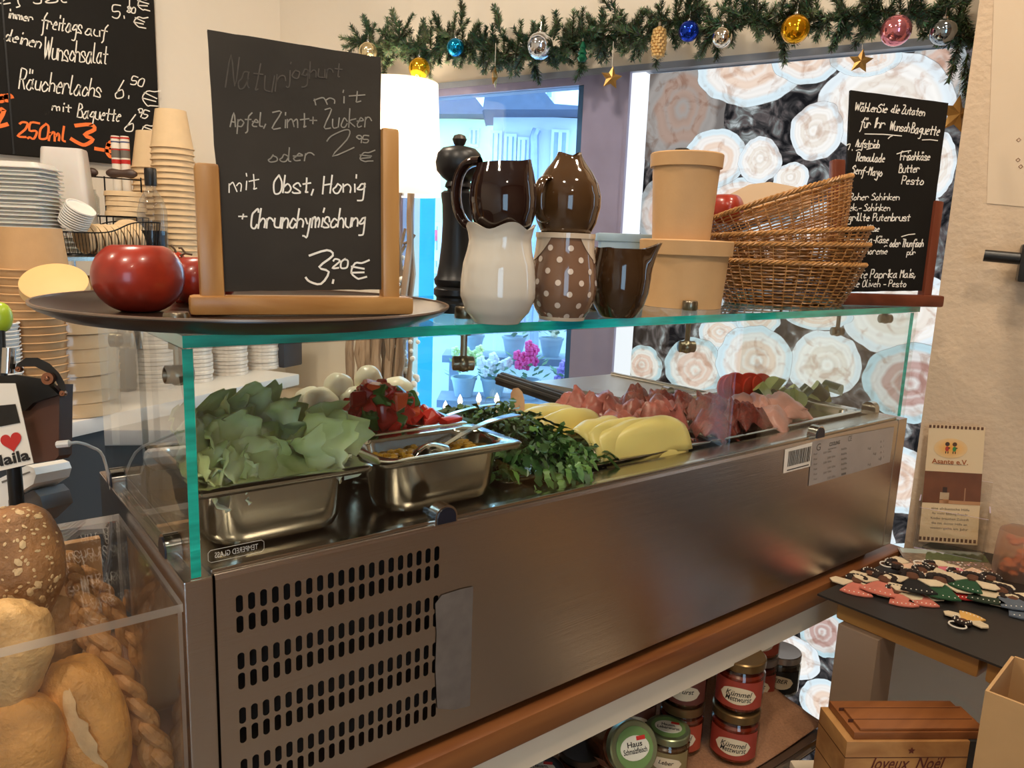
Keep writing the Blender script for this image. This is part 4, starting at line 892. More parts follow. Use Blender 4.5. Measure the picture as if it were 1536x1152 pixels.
# vine with small tomatoes between the two
for i, (px, py, r, lb) in enumerate([(264, 392, .010, 'small orange-red cherry tomato on the vine'), (272, 412, .013, 'small dark red cherry tomato under the vine'), (276, 438, .013, 'cherry tomato resting on the plate between the two tomatoes')]):
    p = V(px, py, .76); 
    solo('cherry_tomato', MB().ball((0, 0, 0), r, 20), mat('cherry', 'b5361c', .15, 0, .1, **{'Coat Weight': .4}), lb, 'tomato', 'cherry tomatoes on the vine', loc=p)
v = MB()
for P_ in ([(258, 395), (266, 385), (278, 380), (288, 382)], [(266, 385), (262, 374), (256, 368)], [(272, 383), (276, 395), (272, 404)], [(278, 380), (272, 372), (268, 372)], [(276, 395), (279, 415), (277, 430)]):
    v.tube([V(a, b, .755) for a, b in P_], .0011, 5)
solo('tomato_vine', v, mat('dry_vine', '5a4630', .8), 'dry branching tomato vine behind the large tomato', 'vine')
# wooden easel with slate
def easel(name, label, BL, BR, z, bar_h, bar_d, wd, posts, slate_px, lean, slmat, label_slate, extra_px=0):
    BL = Vector((BL.x, BL.y, TOP+z)); BR = Vector((BR.x, BR.y, TOP+z)); x = (BR-BL).normalized(); nrm = x.cross(ZZ)  # towards the camera
    if nrm.dot(C0-BL) < 0: nrm = -nrm
    W = (BR-BL).length; M = wall_frame(BL, x, -nrm, ZZ); t = thing(name, label, 'easel', (BL+BR)/2)
    part('base_bar', MB().box(0, W, -bar_d, bar_d, 0, bar_h, M, .004), wd, t, True)
    upv = (ZZ - nrm*lean).normalized(); O = BL + ZZ*bar_h - nrm*.001; S = Plane(O, x, upv, 0)
    for (p0, p1, w_) in posts:
        a = S.uv(*p0); b = S.uv(*p1); Mx = wall_frame(S.o, S.x, -S.n, S.y)
        f = MB(); hw = w_/2; d0 = Vector((b[0]-a[0], b[1]-a[1])).length
        ang = math.atan2(b[0]-a[0], b[1]-a[1]); f.box(-hw, hw, -.008, .008, -.010, d0, Mx @ T3(a[0], 0, a[1]) @ RY(ang), .0035); part('post', f, POSTM[wd.name], t, True)
    c = [S.uv(*q) for q in slate_px]; cx = sum(a for a, b in c)/4
    m = MB(); Mx = wall_frame(S.o, S.x, S.y, S.n); th = .0022
    pts = []; Rn = random.Random(4)
    for k in range(4):
        a, b = Vector(c[k]), Vector(c[(k+1) % 4]); nseg = 14
        for i in range(nseg): p = a.lerp(b, i/nseg); pts.append((p.x+Rn.uniform(-.0005, .0005)*(k % 2), p.y+Rn.uniform(-.0003, .0003)))
    m.prism(pts, -th, th, Mx)
    s = part('slate', m, slmat, t, True, False, label=label_slate)
    return t, S, Plane(S.o+S.n*th, S.x, S.y, .0005)
POSTM = {PINEW.name: wood('varnished_pine_post', '9c6c38', 'c09056', .32, .8, 2), REDW.name: wood('reddish_wood_post', '5c2a18', '7d402a', .35, .8, 2)}
BL, BR = V(284, 468, .640), V(616, 466, .722); 
t, S, P = easel('table_easel', 'pine table easel holding a slate with handwritten yogurt prices, standing on the brown plate', BL, BR, PZ+.0005, .0165, .011, PINEW,
   [((318, 437), (309, 246), .0195), ((584, 436), (583, 194), .0165)], [(336, 437), (571, 434), (570, 87), (311, 46)], .10, SLATE, 'grey slate with worn chalk writing')
m = MB(); W_ = .0011
for t_, a, b, c_, d_, h in [('mit', 472, 158, 546, 152, 18), ('Apfel,', 345, 190, 398, 190, 20), ('Zimt', 408, 192, 462, 190, 22), ('+', 464, 186, 474, 186, 14), ('Zucker', 486, 192, 556, 190, 26), ('2', 498, 235, 530, 222, 28), ('95', 534, 214, 552, 214, 10), ('\u20ac', 540, 243, 560, 242, 16), ('oder', 402, 244, 470, 240, 20)]:
    P.wr(m, t_, a, b, c_, d_, h, W_)
part('chalk_writing', m, CHALKF, t, True, False, label='half-worn chalk writing')
m = MB()
for t_, a, b, c_, d_, h in [('Natur', 338, 130, 425, 138, 46), ('joghurt', 430, 118, 512, 116, 24)]: P.wr(m, t_, a, b, c_, d_, h, W_)
part('chalk_writing', m, CHALKG, t, True, False, label='almost wiped-off chalk writing')
m = MB()
for t_, a, b, c_, d_, h, w_ in [('mit', 344, 288, 388, 282, 24, .0010), ('Obst,', 410, 290, 470, 288, 26, .0014), ('Honig', 484, 290, 546, 288, 25, .0014), ('+', 358, 328, 370, 328, 10, .0012), ('Chrunchymischung', 376, 342, 546, 340, 28, .0015), ('3', 458, 424, 490, 424, 50, .0019), ('.', 494, 424, 500, 424, 30, .0019), ('20', 498, 402, 520, 402, 13, .0016), ('\u20ac', 526, 418, 550, 416, 26, .0017)]:
    P.wr(m, t_, a, b, c_, d_, h, w_)
part('chalk_writing', m, CHALK, t, True, False, label='fresh white chalk writing')

# pepper mill
mc = foot(683, 472, SH, .030); md_ = dep(mc); k = md_/FPX
mill = thing('pepper_mill', 'tall matt black wooden pepper mill behind the white jug', 'pepper mill', mc)
BLK = mat('matt_black_wood', '17181a', .38, 0, .15, 10)
def zpx(y): return (472-y)*k*1.0
lathe_part('body', [(r*k, zpx(y)) for r, y in [(33, 472), (34, 470), (33, 458), (29, 454), (29, 450), (33, 446), (33, 438), (29, 434), (32, 430), (33, 424), (29, 418), (26, 400), (23, 370), (22, 340), (23, 315), (25, 303), (25, 299), (21, 296)]], BLK, mill, 40)
lathe_part('head', [(r*k, zpx(y)) for r, y in [(16, 296), (16, 293), (20, 290), (19, 286), (17, 282), (24, 277), (32, 268), (34, 256), (31, 243), (24, 236), (12, 233), (6, 232)]], BLK, mill, 40)
part('knob', MB().lathe([(5*k, zpx(233)), (8*k, zpx(230)), (10.5*k, zpx(223)), (8*k, zpx(218)), (3*k, zpx(216)), (0, zpx(216))], 20), mat('worn_metal', '4a4540', .35, .7), mill)

# jugs
CER = lambda n, c, **kw: mat(n, c, .08, 0, .04, 8, 0, 80, **{'Coat Weight': .5, **kw})
WHC = CER('white_glaze', 'cfc7b8'); BRC = CER('brown_glaze', '3a2614'); BRD = CER('dark_brown_glaze', '24130f'); POL = CER('taupe_glaze', '7c5c47')
def jug(label, c, prof, mt, rotz, spout=.0, wave=0, wn=5, handle=None, lip=.6, extra=None, tilt=(0, 0), group=None, rimdip=0, wph=0):
    """prof: outer wall (r,z) from foot to rim; spout pulls the rim out at angle 0; wave ripples it"""
    H = prof[-1][1]; t = thing('milk_jug', label, 'jug', c, (tilt[0], tilt[1], rotz), group)
    # densify the profile
    P_ = []
    for i in range(len(prof)-1):
        for s_ in range(3): f = s_/3; a, b = prof[i], prof[i+1]; P_.append((a[0]*(1-f)+b[0]*f, a[1]*(1-f)+b[1]*f))
    P_.append(prof[-1])
    def warp(a, j, r, z):
        w_ = max(0, (z/H-.55)/.45)**2; sp = math.exp(-(min(a, 2*PI-a)/.38)**2)
        rr = r+spout*w_*sp; rr2 = rr*(1+.10*wave/.004*w_*.5*math.cos(wn*a+wph)) if wave else rr
        zz = z+spout*.55*w_*sp+wave*w_*math.cos(wn*a+wph)-rimdip*w_*(1-math.cos(a*2))*.5
        return (rr2*math.cos(a), rr2*math.sin(a), zz)
    out = P_; inn = [(max(r-.0028, .002), z) for r, z in P_[::-1] if z > .006]
    full = [(0, 0)]+out+inn+[(0, inn[-1][1])]
    part('body', MB().lathe(full, 48, cap=False, fn=warp), mt, t, ang=60)
    if handle:
        (z_a, z_b, reach, rr) = handle
        def rad(z): 
            for i in range(len(P_)-1):
                if P_[i][1] <= z <= P_[i+1][1]: return P_[i][0]
            return P_[-1][0]
        pts = []; n = 16
        for i in range(n+1):
            f = i/n; zc = (z_a+z_b)/2-(z_b-z_a)*.5*math.cos(PI*f)*(1+.12*math.sin(PI*f)); base = rad(z_a)*(1-f)+rad(z_b)*f
            pts.append((-(base-.0022+reach*math.sin(PI*f)**.85), 0, zc))
        hm = MB(); vs = []; 
        k_ = len(pts)
        for i, p in enumerate(pts):
            p = Vector(p); tg = (Vector(pts[min(i+1, k_-1)])-Vector(pts[max(i-1, 0)])).normalized(); no = Vector((0, 1, 0)).cross(tg)
            for jj in range(10): a = 2*PI*jj/10; vs.append(p+Vector((0, 1, 0))*math.cos(a)*rr*1.5+no*math.sin(a)*rr*.75)
        hm.add(vs, [(i*10+j, i*10+(j+1) % 10, (i+1)*10+(j+1) % 10, (i+1)*10+j) for i in range(k_-1) for j in range(10)])
        part('handle', hm, mt, t, ang=60)
    return t, rad if handle else None
def jprof(k, base, pts): return [(r*k, (base-y)*k) for r, y in pts]
cw = foot(745, 488, SH, .026); k = dep(cw)/FPX; aim = math.atan2(C0.y-cw.y, C0.x-cw.x)
jug('white glazed jug with a wavy rim at the front of the glass shelf', cw, jprof(k, 487, [(34, 487), (36, 484), (48, 470), (56, 448), (56, 428), (53, 400), (48, 380), (46, 366), (48, 354), (51, 346)]), WHC, aim+.5, .002, .0030, 5, None, wph=1)
kw = k
cp = foot(842, 482, SH, .024); k = dep(cp)/FPX; aimp = math.atan2(C0.y-cp.y, C0.x-cp.x)
tj, _ = jug('taupe jug with white polka dots and a cream collar right of the white jug', cp, jprof(k, 482, [(33, 482), (34, 477), (41, 468), (48, 450), (50, 430), (47, 405), (43, 380), (42, 365), (43, 357)]), [POL][0], aimp, .0, .0008, 4, None)
# dots, collar and foot ring of the polka jug
dm = MB(); pr_ = jprof(k, 482, [(33, 482), (34, 477), (41, 468), (48, 450), (50, 430), (47, 405), (43, 380), (42, 365), (43, 357)])
def rad_at(z):
    for i in range(len(pr_)-1):
        if pr_[i][1] <= z <= pr_[i+1][1]: f = (z-pr_[i][1])/(pr_[i+1][1]-pr_[i][1]); return pr_[i][0]*(1-f)+pr_[i+1][0]*f
    return pr_[-1][0]
for row in range(8):
    z = (.005+.0112*row)*1.0
    for i in range(9):
        a = 2*PI*(i+.5*(row % 2))/9+.2; r0 = rad_at(z)+.0004; vs = []
        if z > pr_[-1][1]-.012: continue
        for j in range(10): b = 2*PI*j/10; zz = z+.0030*math.sin(b); ra = rad_at(zz)+.0005; aa = a+.0030*math.cos(b)/ra; vs.append((ra*math.cos(aa), ra*math.sin(aa), zz))
        dm.add(vs, [list(range(10))])
part('dots', dm, CER('dot_cream', 'd8c6b4'), tj, smooth=False)
cm = MB(); N = 48; ztop = pr_[-1][1]
vs = []
for j in range(6):
    for i in range(N+1):
        a = .55+(1.9)*i/N-.0; dz = .026*max(0, math.sin(PI*i/N))**.8*j/5; z = ztop-.001-dz; ra = rad_at(z)+.0006; vs.append((ra*math.cos(a-2.9), ra*math.sin(a-2.9), z))
cm.add(vs, [(j*(N+1)+i, j*(N+1)+i+1, (j+1)*(N+1)+i+1, (j+1)*(N+1)+i) for j in range(5) for i in range(N)])
part('collar', cm, CER('collar_cream', 'cdb9a0'), tj); cm2 = MB(); cm2.v = [RZ(2.85) @ v for v in cm.v]; cm2.f = cm.f; cm2.m = cm.m; cm2.c = cm.c; part('collar', cm2, CER('collar_cream', ''), tj)
part('rim', MB().lathe([(pr_[-1][0]-.003, ztop-.004), (pr_[-1][0]+.0008, ztop-.004), (pr_[-1][0]+.0008, ztop+.001), (pr_[-1][0]-.003, ztop+.001)], 48, cap=False), CER('collar_cream', ''), tj)
part('foot_ring', MB().lathe([(pr_[0][0]-.002, 0), (pr_[0][0]+.0008, .0), (pr_[1][0]+.001, .0035), (pr_[1][0]-.002, .0036)], 40), CER('collar_cream', ''), tj)
# dark jugs nested in the mouths of the white and the dotted jug
zb = .0+(487-352)*kw
pj = [(30, 0), (34, 3), (44, 18), (51, 38), (53, 58), (51, 78), (46, 96), (41, 108), (39, 113)]
c1 = Vector((cw.x, cw.y, cw.z+zb*1.0-.006))
right = Vector((RT.x, RT.y, 0)).normalized(); c1 += right*.004
k1 = kw*1.0; prj = [(r*k1*.94, z*k1*.93) for r, z in pj]
jug('dark brown glossy jug with a looped handle, sitting in the mouth of the white jug', c1, prj, BRD, math.atan2(right.y, right.x)-.25, .004, 0, 5, (.010, .070, .024, .0060), tilt=(.0, -.06))
c2 = Vector((cp.x, cp.y, cp.z+(482-368)*k)); k2 = k
prj = [(r*k2, z*k2) for r, z in [(28, 0), (33, 6), (44, 28), (49, 50), (49, 66), (44, 84), (34, 100), (24, 112), (19, 119), (17, 124)]]
jug('olive-brown glossy jug with a pinched neck, sitting in the dotted jug', c2, prj, CER('olive_brown_glaze', '49311a'), aimp+2.4, .004, .0018, 2, (.020, .060, .014, .004), wph=.8)
cd_ = foot(926, 478, SH, .024); k3 = dep(cd_)/FPX
prj = [(r*k3, (478-y)*k3) for r, y in [(26, 478), (28, 476), (38, 460), (44, 440), (46, 420), (44, 398), (41, 384), (40, 377)]]
jug('small dark brown creamer with its spout pointing right, in front of the card tubs', cd_, prj, BRC, math.atan2(right.y, right.x)-.12, .014, 0, 5, (.018, .070, .010, .0042))
ce = cd_+Vector((FW.x, FW.y, 0)).normalized()*.075-right*.030
jug('second dark brown creamer mostly hidden behind the first', ce, [(r*1.06, z*1.0) for r, z in prj], BRC, math.atan2(right.y, right.x)+2.5, .012, .0012, 3, (.018, .070, .014, .004))

# kraft tubs with lids
def tub(label, c, rb, rt, h, lidh, group=None, lm=KRAFT, noisy=0):
    t = thing('card_tub', label, 'tub', c, 0, group)
    lathe_part('cup', [(rb*.94, .003), (rb, 0), (rb, .002), (rt, h-lidh*.2), (rt*.96, h-lidh*.2)], KRAFT, t, 48)
    lathe_part('lid', [(rt*1.03, h-lidh), (rt*1.055, h-lidh), (rt*1.07, h-.001), (rt*1.04, h+.0005), (rt*1.02, h-.002), (0, h-.002)], lm, t, 48); return t
cb = foot(1022, 463, SH, .045); k = dep(cb)/FPX
tub('wide brown card tub with lid, the lower of two stacked between jugs and baskets', cb, 57*k, 64*k, 97*k, 21*k)
cb2 = Vector((cb.x, cb.y, cb.z+97*k)) - right*.008
tub('tall brown card tub with lid standing on the wide one', cb2, 42*k, 49*k, 122*k, 19*k)
# wicker baskets
WK = mat('wicker', '9c6a38', .4, 0, .35, 60); WK2 = mat('wicker_light', 'b5824a', .4, 0, .3, 60)
def basket_obj(label, c, a0, b0, h, flare, seed, rot=(0, 0, 0), rows=15, dip=.0):
    t = thing('wicker_basket', label, 'basket', c, rot, 'wicker bread baskets stacked on the glass shelf'); R = random.Random(seed)
    ns = 40; seg = 160; rad = .00125
    def rim(a): return h+dip*math.cos(2*a)
    def P3(a, f, off=0): fl = 1+(flare-1)*f**.8; return Vector(((a0*fl+off)*math.cos(a), (b0*fl+off)*math.sin(a), rim(a)*f))
    w_ = MB()
    for r_ in range(rows):
        f = (r_+.5)/rows; ph = (r_ % 2)*PI
        w_.tube([P3(2*PI*i/seg, f, .0014*math.cos(ns/2*2*PI*i/seg+ph)) + Vector((0, 0, R.uniform(-.0004, .0004))) for i in range(seg)], rad, 4, closed=True)
    for f in (.05, .3, .55, .8):     # base spiral
        w_.tube([Vector((a0*f*math.cos(2*PI*i/60), b0*f*math.sin(2*PI*i/60), .001)) for i in range(60)], .0016, 4, closed=True)
    w_.lathe([(0, .0008), (1, .0008)], 40, Matrix.Diagonal((a0*.98, b0*.98, 1, 1)))
    part('weave', w_, WK, t)
    s = MB()
    for i in range(ns): a = 2*PI*(i+.5)/ns; s.tube([P3(a, j/5) for j in range(6)], .0011, 4)
    part('stakes', s, WK2, t)
    rm = MB()
    for j in range(3): rm.tube([P3(2*PI*i/seg, 1, .0022*math.cos(30*2*PI*i/seg+j*2.1))+Vector((0, 0, .0022*math.sin(30*2*PI*i/seg+j*2.1)+.001)) for i in range(seg)], .0017, 5, closed=True)
    part('rim', rm, WK2, t); return t
bc = foot(1172, 460, SH, .052); kb = dep(bc)/FPX; rz = math.atan2(right.y, right.x)
basket_obj('lowest wicker basket standing on the glass', bc, 82*kb, 58*kb, 62*kb, 1.38, 1, (0, 0, rz), 14)
basket_obj('second wicker basket from the bottom of the stack', bc+Vector((0, 0, 26*kb)), 84*kb, 58*kb, 62*kb, 1.40, 2, (.0, -.03, rz), 14)
basket_obj('third wicker basket of the stack, below the tilted one', bc+Vector((0, 0, 42*kb))+right*.004, 84*kb, 58*kb, 64*kb, 1.40, 3, (0, -.08, rz), 14)
basket_obj('topmost wicker basket, tilted up to the right', bc+Vector((0, 0, 76*kb))+right*.004, 78*kb, 56*kb, 80*kb, 1.42, 4, (-.10, -.33, rz), 18)
pt_ = V(1088, 314, dep(bc)+.0); tomato('red tomato peeping over the left rim of the topmost basket', pt_-Vector((0, 0, .022)), .029, 3, .3, .85, 0, False)
f = MB(); k = (dep(bc)+.09)/FPX; o = V(1145, 300, dep(bc)+.09); f.prism([(-62*k, -18*k), (60*k, -18*k), (62*k, 8*k), (0, 20*k), (-30*k, 16*k), (-62*k, 0)], -.03, .03, wall_frame(o, RT, UP, -FW))
solo('paper_bag', f, mat('pale_bag', 'd9bd9a', .7, 0, .04), 'folded pale brown paper bag behind the topmost basket', 'bag', smooth=False)
f = MB(); o = V(1022, 240, dep(cb)+.12); k = dep(o)/FPX; f.lathe([(12*k, 0), (12*k, 22*k), (9*k, 24*k)], 16); f.lathe([(9*k, -6*k), (9*k, 0)], 16); f.lathe([(16*k, -200*k), (18*k, -190*k), (18*k, -60*k), (9*k, -20*k), (9*k, -6*k)], 20)
solo('black_bottle', f, BLACKP, 'black-capped bottle standing behind the tall card tub', 'bottle', loc=(o.x, o.y, TOP+SH+200*k))
f = MB(); o = V(940, 357, dep(cb)+.05); k = dep(o)/FPX; f.box(-45*k, 45*k, -.02, .02, -6*k, 6*k, None, .002); 
solo('blue_box', f.box(-40*k, 40*k, -.018, .018, -(o.z-TOP-SH), -6*k), mat('pale_blue_card', '9fb8c8', .6), 'pale blue flat-topped box behind the small creamer', 'box', loc=o, rot=rz)
# right-hand easel
BLr, BRr = V(1250, 457, 1.20), V(1408, 455, 1.245)
t, S, P = easel('table_easel', 'reddish wood easel with a black menu board in front of the log print', BLr, BRr, SH, .019, .012, REDW,
   [((1252, 440), (1256, 240), .020), ((1387, 440), (1405, 302), .016)], [(1262, 438), (1384, 436), (1421, 155), (1275, 136)], .12, SLATE2, 'black board with handwritten list of baguette ingredients')
m = MB(); W_ = .0017
for t_, a, b, c_, d_, h in [('W\u00e4hlen', 1282, 166, 1315, 168, 12), ('Sie', 1316, 168, 1330, 169, 12), ('die', 1336, 168, 1348, 170, 11), ('Zutaten', 1352, 170, 1386, 174, 12), ('f\u00fcr', 1290, 190, 1304, 192, 14), ('Ihr', 1309, 191, 1326, 192, 14), ('Wunsch-', 1334, 195, 1368, 198, 13), ('Baguette', 1366, 199, 1408, 203, 15),
   ('1.', 1268, 224, 1278, 226, 9), ('Aufstrich', 1283, 220, 1318, 222, 11), ('Remoulade', 1284, 241, 1326, 243, 12), ('Senf-Mayo', 1277, 260, 1322, 264, 12), ('Frischk\u00e4se', 1350, 240, 1394, 240, 12), ('Butter', 1348, 259, 1378, 258, 12), ('Pesto', 1352, 276, 1384, 277, 12),
   ('2. Roher Schinken', 1262, 300, 1348, 300, 10), ('gek.- Schinken', 1268, 316, 1334, 316, 10), ('gegrillte Putenbrust', 1260, 331, 1364, 331, 11), ('K\u00e4se', 1300, 347, 1318, 347, 9), ('Mozzarella-K\u00e4se', 1262, 364, 1332, 364, 10), ('oder Thunfisch', 1334, 370, 1384, 370, 11), ('pur', 1360, 382, 1372, 382, 8), ('Thunfischcreme', 1256, 381, 1330, 381, 10),
   ('Gem\u00fcse', 1262, 403, 1296, 402, 9), ('Tomate Paprika Mais,', 1262, 417, 1372, 416, 12), ('Gurke Oliven - Pesto', 1262, 430, 1358, 430, 10)]:
    P.wr(m, t_, a, b, c_, d_, h, W_ if h > 10 else .0014)
for a, b, c_, d_ in [(1297, 201, 1352, 204), (1332, 208, 1338, 204), (1383, 210, 1406, 211), (1284, 226, 1292, 225), (1300, 224, 1318, 222), (1345, 231, 1366, 226), (1352, 355, 1372, 351), (1326, 370, 1330, 369), (1290, 407, 1297, 406)]:
    p, q2 = P.uv(a, b), P.uv(c_, d_); ribbon(m, [p, ((p[0]+q2[0])/2, (p[1]+q2[1])/2+.001), q2], .0015, P.M)
part('chalk_writing', m, CHALK, t, True, False, label='white chalk writing')

# ------------------------------------------------------------------ lamp and driftwood on the sill
lc = V(598, 210, 1.88); kk = 1.88/FPX; zt, zb_ = V(598, 127, 1.88).z, V(598, 292, 1.88).z; rl = 64*kk; zs = TOP-.2
lamp = thing('table_lamp', 'lit lamp with a big white drum shade on a driftwood foot beside the window', 'lamp', (lc.x, lc.y, zs))
SHD = bpy.data.materials.new('lamp_shade'); SHD.use_nodes = True; nt = SHD.node_tree; nt.nodes.remove(nt.nodes['Principled BSDF'])
tr = nd(nt, 'ShaderNodeBsdfTranslucent'); tr.inputs[0].default_value = (.95, .90, .84, 1); df = nd(nt, 'ShaderNodeBsdfDiffuse'); df.inputs[0].default_value = (.9, .86, .8, 1); mx = nd(nt, 'ShaderNodeMixShader'); mx.inputs[0].default_value = .45
nt.links.new(tr.outputs[0], mx.inputs[1]); nt.links.new(df.outputs[0], mx.inputs[2]); nt.links.new(mx.outputs[0], nt.nodes['Material Output'].inputs[0])
part('lamp_shade', MB().lathe([(rl*1.0, zb_-zs), (rl*.95, (zb_+zt)/2-zs), (rl*.90, zt-zs)], 48, cap=False), SHD, lamp)
part('bulb', MB().ball((0, 0, (zb_+zt)/2-zs+.01), .03, 16), emis('bulb', 'ffe2b8', 12), lamp); part('bulb_holder', MB().lathe([(.015, (zb_)-zs), (.015, (zb_+zt)/2-zs-.02)], 12), CHROME, lamp)
l = bpy.data.lights.new('lamp_light', 'POINT'); l.energy = 9; l.color = (1, .80, .56); l.shadow_soft_size = .04; o = bpy.data.objects.new('lamp_light', l); COL.objects.link(o); o.location = (lc.x, lc.y, (zb_+zt)/2+.01)
DW = wood('driftwood', '7a6450', 'b49a80', .8, 1, 2); R = random.Random(12)
part('foot_plate', MB().box(-.05, .05, -.05, .05, 0, .012, None, .002), DW, lamp)
for i in range(6):
    a = 2*PI*i/6; pts = [(.035*math.cos(a+j*.15)+R.uniform(-.006, .006), .035*math.sin(a+j*.15)+R.uniform(-.006, .006), .008+(zb_-zs+.02)*j/8) for j in range(9)]
    part('driftwood_stick', MB().tube(pts, [R.uniform(.006, .010) for _ in pts], 8), DW, lamp)
# driftwood bundle left of the lamp, seen under the shelf
b0_ = V(548, 600, 1.95); t = thing('driftwood_bundle', 'bundle of bare driftwood sticks standing left of the lamp foot', 'driftwood', (b0_.x, b0_.y, zs))
for (xa, ya, xb, yb, w_) in [(528, 590, 524, 480, 7), (541, 590, 548, 470, 6), (556, 590, 552, 480, 5), (566, 590, 562, 460, 8), (578, 590, 590, 470, 6), (588, 590, 600, 480, 5), (535, 590, 538, 490, 4)]:
    a, b = V(xa, ya, 1.95), V(xb, yb, 1.95); a = Vector((a.x, a.y, zs)); pts = [a.lerp(b, j/7)+Vector((R.uniform(-.004, .004), R.uniform(-.004, .004), 0)) for j in range(8)]
    part('stick', MB().tube(pts, [w_*.0017*R.uniform(.85, 1.15) for _ in pts], 8), DW, t, True)
# white berry branch before the cyan banner
t = thing('berry_branch', 'driftwood twig with white berries in front of the cyan banner', 'branch', V(612, 600, 2.0)); m = MB()
for P_ in ([(585, 600), (594, 520), (600, 430), (596, 390), (608, 368)], [(600, 372), (604, 360), (608, 343)], [(605, 366), (616, 362), (622, 352)], [(600, 430), (612, 410)], [(594, 520), (616, 490)], [(592, 545), (606, 560)], [(598, 450), (614, 450)]):
    m.tube([V(a, b, 1.98) for a, b in P_], .004, 6)
part('twig', m, DW, t, True); m = MB()
for i in range(62):
    y = R.uniform(382, 600); x = 600+R.uniform(-14, 30)*(1 if y > 450 else .5); m.ball(V(x, y, 1.98+R.uniform(-.03, .03)), R.uniform(.005, .0095), 10)
part('berries', m, mat('white_berry', 'e9e4dc', .5), t, True)
# small candle-shaped fairy bulbs on the sill
for i, (x, y) in enumerate([(668, 615), (690, 606), (718, 603), (745, 604)]):
    p = W1(x, y, .10); t = thing('fairy_bulb', 'small lit candle-shaped bulb standing on the window sill', 'light', (p.x, p.y, TOP-.2), 0, 'lit candle bulbs on the sill')
    h = p.z-(TOP-.2); part('stem', MB().lathe([(.004, 0), (.004, h)], 8), CREAM, t); part('flame', MB().lathe([(.004, h), (.007, h+.006), (.005, h+.016), (0, h+.026)], 10), emis('candle_flame', 'fff0d8', 3), t)
# ------------------------------------------------------------------ back work shelf at the left, with cups, lids and baskets
o0 = onz(158, 623, -.10); o1 = onz(449, 561, -.10); SX = Vector((o1.x-o0.x, o1.y-o0.y, 0)).normalized(); SY = Vector((-SX.y, SX.x, 0)); SLW = (o1-o0).length
FS = wall_frame(o0, SX, SY, ZZ)     # local z 0 = top of the white shelf
def sl(px, py, z=0): return FS.inverted() @ onz(px, py, -.10+z)
bs = thing('work_shelf', 'white worktop on a dark grey cabinet behind the left end of the case', 'worktop', o0)
part('worktop', MB().box(-.75, SLW, 0, .40, -.030, 0, FS, .003), mat('white_worktop', 'd8d2ca', .4, 0, .04), bs, True)
part('cabinet', MB().box(-.75, .10, .02, .36, -(TOP-.10), -.030, FS), mat('dark_grey_panel', '3e3b38', .5, 0, .05), bs, True, False)
part('bracket', MB().box(SLW-.16, SLW-.11, .02, .34, -.065, -.030, FS, .002), REDW, bs, True)
part('leg', MB().box(SLW-.12, SLW-.08, .28, .32, -(TOP-.10), -.065, FS), CREAM, bs, True, False)
RZ0 = .305
rs = thing('riser_shelf', 'narrow raised steel shelf standing on the white worktop, carrying cups and the wire caddy', 'shelf', FS @ Vector((-.1, .2, 0)))
part('shelf_board', MB().box(-.42, .25, .135, .39, RZ0-.008, RZ0, FS), STEELX, rs, True, False)
for a, b in ((-.41, .145), (.24, .145), (-.41, .38), (.24, .38)): part('leg', MB().cyl(FS @ Vector((a, b, 0)), FS @ Vector((a, b, RZ0-.008)), .005, 8), CHROME, rs, True)
ZR = RZ0-.10      # riser height relative to TOP
def onS(px, ly, zrel): p = onp(px, 400, FS @ Vector((0, ly, 0)), SY); return Vector((p.x, p.y, TOP+zrel))
def at(px, d, zrel): p = V(px, 400, d); return Vector((p.x, p.y, TOP+zrel))
def cup_mesh(r0, r1, h, name, mt, n=28, inv=False):
    pr = [(0, .002), (r0, 0), (r1, h), (r1+.0022, h-.0008), (r1+.0026, h+.0008), (r1+.0010, h+.0022), (r1-.0010, h), (r0-.001, .004), (0, .004)]
    return mesh(MB().lathe(pr, n, RX(PI) @ T3(0, 0, -h) if inv else None, cap=False), name, mt)
ORD = ['topmost', 'second', 'third', 'fourth', 'fifth', 'sixth', 'seventh', 'eighth', 'ninth', 'tenth', 'eleventh', 'twelfth', 'thirteenth', 'fourteenth', 'fifteenth', 'sixteenth', 'seventeenth', 'eighteenth', 'nineteenth', 'twentieth', 'twenty-first', 'twenty-second', 'twenty-third', 'twenty-fourth', 'twenty-fifth', 'twenty-sixth']
def nth(i, n, what, where): k = n-1-i; return ('topmost '+what+' of '+where) if k == 0 else (ORD[k]+' '+what+' from the top of '+where)
def stack(name, me, base, n, step, label, cat, group, lean=(0, 0), inv=False, topz=None, jit=.0006, seed=0):
    R = random.Random(seed)
    for i in range(n):
        o = bpy.data.objects.new(name, me); COL.objects.link(o); o.location = (base[0]+lean[0]*i+R.uniform(-jit, jit), base[1]+lean[1]*i+R.uniform(-jit, jit), base[2]+step*i+.0005); tag(o, nth(i, n, *label), cat, group)
# tall coffee cups turned upside down
b_ = onS(268, .20, ZR); kc = dep(b_)/FPX; cm_ = cup_mesh(21*kc, 29*kc, 53*kc, 'cup', KRAFTL, inv=True)
print('cups', kc); stack('paper_cup', cm_, b_, 19, 8.6*kc, ('tan paper cup', 'the tall stack left of the easel'), 'cup', 'tall stack of upturned paper cups', (-SX.x*.0003, -SX.y*.0003))
b_ = onS(236, .30, ZR); stack('paper_cup', cm_, b_, 16, 8.6*kc, ('tan paper cup', 'the shorter stack behind the tall one'), 'cup', 'second stack of paper cups')
